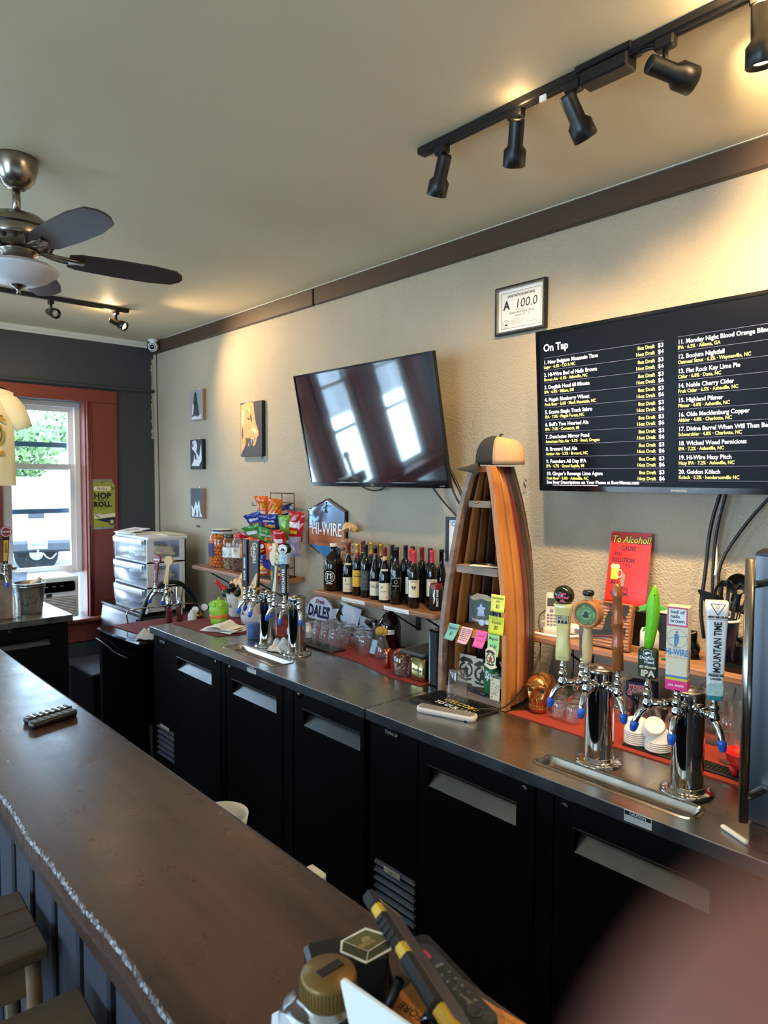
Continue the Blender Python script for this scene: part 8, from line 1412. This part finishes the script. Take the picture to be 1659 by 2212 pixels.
for k in range(5):
    tag(G().at(TR(.440 + random.uniform(-.01, .01), .568 + random.uniform(-.01, .01), ZB + .008 + k * .011) @ RZ(k * 1.1) @ RX(.2)).grid(lambda u, v: ((u - .5) * .05, (v - .5) * .032, .004 * math.sin(u * 9 + k)), 8, 4, .0006).ob('banknote', 'jar_fill'), ['crumpled pale banknote at the bottom of the tip jar', 'folded pale banknote second from the bottom in the tip jar', 'pale banknote halfway up the tip jar', 'pale banknote high in the tip jar', 'topmost pale banknote in the tip jar'][k], 'banknote', 'banknotes in the tip jar')
t = thing('card_box', 'dark box with a banknote sticker standing behind the gold-lidded jar', 'box', (.493, .603, ZB)); g = G(); g.at(RZ(-.45)); g.loft([lift(rrect(-.045, -.022, .045, .022, .006), 0), lift(rrect(-.047, -.024, .047, .024, .006), .075), lift(rrect(-.042, -.02, .042, .02, .005), .08)], True, True); g.ob('box', 'black_satin', t)
mat('note_green', (92, 92, 58), .5); mat('note_dark', (52, 54, 36), .5); mat('note_tan', (150, 132, 82), .5)
Ms = TR(.016, -.016, .0812) @ RZ(-.85) @ RX(.1); g = G(); g.at(Ms); g.prism([(-.030, .006), (-.004, .030), (.030, .020), (.032, .0), (.004, -.024), (-.028, -.010)], 0, .001); st = g.ob('sticker', 'white', t); g = G(); g.at(Ms); g.flat([(-.027, .006), (-.003, .026), (.027, .017), (.004, -.006)], .0013); g.ob('banknote_print', 'note_green', st); g = G(); g.at(Ms); g.flat([(-.027, .005), (.004, -.007), (.004, -.021), (-.026, -.009)], .0013); g.flat([(.005, -.007), (.028, .016), (.029, .001), (.005, -.021)], .0013); g.ob('stack_edge', 'note_dark', st); g = G(); g.at(Ms); g.disc(0, .010, .006, .0016, 12); g.flat([(-.012, -.002), (-.006, -.0045), (.012, .009), (.008, .012)], .0016); g.ob('band_print', 'note_tan', st)
# white acrylic notice whose back shows
A_ = Vector((.01, -.99, .09)).normalized(); B__ = Vector((.17, -.16, -.96)).normalized(); t = thing('wifi_notice', 'white rounded notice card lettered WiFi leaning at the near end of the bar', 'notice', M=basis((.418, .520, 1.200), A_, -B__))
g = G(); g.prism(rrect(0, -.134, .17, 0, .008), -.0015, .0015); g.ob('card', 'white', t); g = G(); g.at(basis((0, 0, -.0022), (1, 0, 0), (0, -1, 0)) @ Matrix.Identity(4)); 
g.M = Matrix(((1, 0, 0, 0), (0, 1, 0, 0), (0, 0, 1, -.0021), (0, 0, 0, 1))); g.text('WiFi', .024, .062, -.062, 0, 'LEFT', .0004); g.text('ask the bartender', .010, .05, -.085, 0, 'LEFT') if False else None
g.ob('lettering', 'grey', t); g = G(); g.M = Matrix(((1, 0, 0, 0), (0, 1, 0, 0), (0, 0, 1, .0021), (0, 0, 0, 1))); g.text('WiFi', .024, .062, -.062, 0, 'LEFT', .0004); g.ob('lettering', 'grey', t)
t = thing('white_card', 'small white card with an orange edge poking up beside the tip jar', 'card', M=basis((.405, .628, ZB), (.05, -.06, 0), (.012, .008, .06)) @ Matrix.Scale(.62, 4)); g = G(); g.prism([(0, 0), (.08, 0), (.06, .035), (.012, .052), (0, .045)], 0, .002); g.ob('card', 'white', t); g = G(); g.rect(.035, .001, .078, .006, .0024); g.ob('edge_stripe', 'orange', t); g = G(); g.at(Matrix()); g.text('N', .02, .012, .01, .0024, 'LEFT', .001); g.ob('lettering', 'ink', t)
# rugged tablet, remote, orange notice, black pouch
mat('tablet_yellow', (206, 170, 40), .45); mat('tablet_screen', (96, 90, 104), .25, var=(8, .15)); L = Vector((-.081, -.213, 0)).normalized(); N_ = Vector((.735, -.05, .68)); N_ = (N_ - L * N_.dot(L)).normalized(); Sd = L.cross(N_) * -1
Mt = Matrix(((L.x, Sd.x, N_.x, .575), (L.y, Sd.y, N_.y, .652), (L.z, Sd.z, N_.z, 1.165), (0, 0, 0, 1))); dz = Sd.z
t = thing('rugged_tablet', 'yellow and black rugged tablet tilted on its stand at the near end of the bar', 'tablet', M=Mt); sg = 1 if Sd.z < 0 else -1
def sb(x0, x1, y0, y1, z0, z1, b=.003): return G().box(((x0 + x1) / 2, sg * (y0 + y1) / 2, (z0 + z1) / 2), (x1 - x0, y1 - y0, z1 - z0), b)
sb(0, .235, .003, .062, -.014, -.003).ob('back_shell', 'black_satin', t); sb(.004, .231, .006, .060, -.004, -.001, .001).ob('bezel', 'tablet_yellow', t); sb(.014, .221, .012, .054, -.002, .0004, .001).ob('screen', 'tablet_screen', t)
sb(0, .235, 0, .008, -.015, -.001).ob('edge_bumper', 'tablet_yellow', t)
for a, b, e in ((-.004, .026, .003), (.044, .104, .003), (.122, .205, .004)): sb(a, b, -e, .010, -.0165, .001, .004).ob('rubber_corner', 'rubber', t)
for k in range(4): sb(.052 + k * .012, .057 + k * .012, -.005, .008, -.0155, -.002, .001).ob('grip_rib', 'rubber', t)
g = G(); a = Mt.inverted() @ Vector((.555, .57, ZB)); g.tube([tuple(Mt.inverted() @ Vector(p)) for p in ((.525, .545, 1.128), (.505, .56, 1.074), (.56, .60, 1.074), (.56, .62, 1.128))], .006, 8); g.ob('stand', 'black_satin', t)
Mr = TR(.592, .530, ZB + .010) @ RZ(-.22); t = thing('remote_control', 'black remote in a clear sleeve with a pink sticker, on the orange notice', 'remote', M=Mr); w, l, h = .040, .150, .018
g = G(); g.loft([lift(rrect(-w / 2 * .8, -l / 2 * .97, w / 2 * .8, l / 2 * .97, w * .25), 0), lift(rrect(-w / 2, -l / 2, w / 2, l / 2, w * .28), h * .5), lift(rrect(-w / 2 * .96, -l / 2 * .98, w / 2 * .96, l / 2 * .98, w * .26), h)], True, True, True); g.ob('case', 'black_satin', t)
g = G(); g.box((-.002, l * .36, h + .0006), (.018, .016, .001)); st = g.ob('pink_sticker', 'sign_pink', t); g = G(); g.text('Sign', .006, -.002, l * .36 - .002, h + .0013, 'CENTER', .0001, .2); g.ob('sticker_writing', 'ribbon_red', st)
for x, m in ((-.009, 'white'), (.007, 'grey')): g = G(); g.box((x, l * .20, h), (.012, .005, .003), .001); g.ob('key', m, t)
for i in range(5):
    for j in range(3): g = G(); g.box(((j - 1) * .011, l * .10 - i * .013, h), (.004, .004, .003), .001); g.ob('key', 'key_grey', t)
g = G(); g.lathe([(0, h), (.010, h), (.010, h + .002), (.006, h + .002), (.006, h + .001), (0, h + .001)], (0, -l * .34, 0), 22); g.ob('navigation_ring', 'black_gloss', t)
g = G(); g.loft([lift(rrect(-w * .58, -l * .53, w * .58, l * .56, w * .2), -.004), lift(rrect(-w * .6, -l * .53, w * .6, l * .57, w * .2), h + .003), lift(rrect(-w * .5, -l * .52, w * .5, l * .55, w * .2), h + .006)], True, True); g.ob('clear_sleeve', 'clear_plastic', t)
mat('notice_orange', (236, 150, 66), .7); Mo = basis((.640, .435, ZB + .0008), (-.40, .915, 0), (-.915, -.40, 0)); t = thing('orange_notice', 'orange printed notice lying flat under the remote, wording upside down', 'notice', M=basis((.633, .430, ZB), (-.10, .995, 0), (-.995, -.10, 0))); g = G(); g.box((.075, .055, .0006), (.17, .12, .0012)); nt = g.ob('sheet', 'notice_orange', t); g = G(); g.text('SERVING ANYONE', .0155, .018, .022, .0014, 'LEFT', .0003, sx=.9); g.text('ALCOHOL TO OR', .0155, .010, .043, .0014, 'LEFT', .0003, sx=.9); g.text('WE CHECK ID BEFORE', .0155, .006, .064, .0014, 'LEFT', .0003, sx=.9); g.ob('lettering', 'brown_paint', nt); g = G(); g.rect(-.006, .003, .154, .0036, .0014); g.rect(-.006, .006, .154, .0064, .0014); g.ob('border_rule', 'brown_paint', nt)
tag(G().at(TR(.545, .492, ZB)).grid(lambda u, v: (.028 * math.cos(2 * PI * u) * math.sin(PI * v) ** .6 * (1 + .12 * math.sin(6 * v + 9 * u)), .03 * math.sin(2 * PI * u) * math.sin(PI * v) ** .6, .020 - .020 * math.cos(PI * v) + .002 * math.sin(14 * u)), 24, 14).ob('black_pouch', 'black_gloss'), 'small shiny black pouch at the foot of the tilted tablet', 'pouch')
# ---------------------------------------------------------------- fingertip that strays over the lens
mat('skin', (140, 86, 72), .5, sss=.25); mat('nail', (214, 158, 144), .3)
J = {'tip': (0.017, 0.0044, 1.6845), 'dip': (0.0279, -0.0099, 1.6719), 'pip': (0.0411, -0.0241, 1.6581), 'mcp': (0.0632, -0.0561, 1.6241), 'mid_mcp': (0.0559, -0.0507, 1.6053), 'mid_pip': (0.0448, -0.0133, 1.6283), 'mid_dip': (0.0551, 0.0089, 1.6325), 'mid_tip': (0.0718, 0.0129, 1.6249), 'ring_mcp': (0.0485, -0.0452, 1.5865), 'ring_pip': (0.0388, -0.0096, 1.608), 'ring_dip': (0.0494, 0.0122, 1.6118), 'ring_tip': (0.0657, 0.0167, 1.6046), 'pinky_mcp': (0.0412, -0.0398, 1.5677), 'pinky_pip': (0.0355, -0.0095, 1.5845), 'pinky_dip': (0.0469, 0.0112, 1.5873), 'pinky_tip': (0.0621, 0.0172, 1.5815), 'wrist': (0.0926, -0.1016, 1.553), 'palm': (0.0742, -0.0761, 1.5791), 'arm': (0.1568, -0.2228, 1.4123), 'arm2': (0.1839, -0.313, 1.2866), 'th_cmc': (0.0976, -0.0826, 1.5901), 'th_mcp': (0.1002, -0.058, 1.6265), 'th_ip': (0.0935, -0.0352, 1.6454), 'th_tip': (0.0826, -0.018, 1.6569)}
RAD = {'tip': .0092, 'dip': .0090, 'pip': .0092, 'mcp': .0120, 'wrist': .024, 'palm': .020, 'arm': .032, 'arm2': .040, 'th_cmc': .015, 'th_mcp': .0115, 'th_ip': .0105, 'th_tip': .0088}
names = list(J); E_ = [('wrist', 'arm'), ('arm', 'arm2'), ('wrist', 'palm'), ('palm', 'mid_mcp'), ('palm', 'ring_mcp'), ('palm', 'mcp'), ('palm', 'pinky_mcp'), ('mcp', 'pip'), ('pip', 'dip'), ('dip', 'tip'), ('wrist', 'th_cmc'), ('th_cmc', 'th_mcp'), ('th_mcp', 'th_ip'), ('th_ip', 'th_tip')]
for f in ('mid', 'ring', 'pinky'): E_ += [(f + '_mcp', f + '_pip'), (f + '_pip', f + '_dip'), (f + '_dip', f + '_tip')]
t = thing('hand', 'blurred fingertip of a hand reaching across the lower corner of the view', 'hand', (.0926 - .0015 - .0015, -.1016 + .0013 + .0004 + .001, 1.553 + .0068 - .0036))
me = bpy.data.meshes.new('hand'); me.from_pydata([Vector(J[k]) - Vector(J['wrist']) for k in names], [(names.index(a), names.index(b)) for a, b in E_], [])
ho = bpy.data.objects.new('skin', me); COL.objects.link(ho); ho.parent = t; md = ho.modifiers.new('skin', 'SKIN'); ho.modifiers.new('smooth', 'SUBSURF').levels = 2; ho.modifiers['smooth'].render_levels = 2; md.use_smooth_shade = True
for i, k in enumerate(names):
    r = RAD.get(k, {'mcp': .0115, 'pip': .0090, 'dip': .0082, 'tip': .0074}[k.split('_')[-1]] if k not in RAD else 0); me.skin_vertices[0].data[i].radius = (r, r) if False else (r, r)
    me.skin_vertices[0].data[i].use_root = (k == 'wrist')
me.materials.append(MATS['skin'])
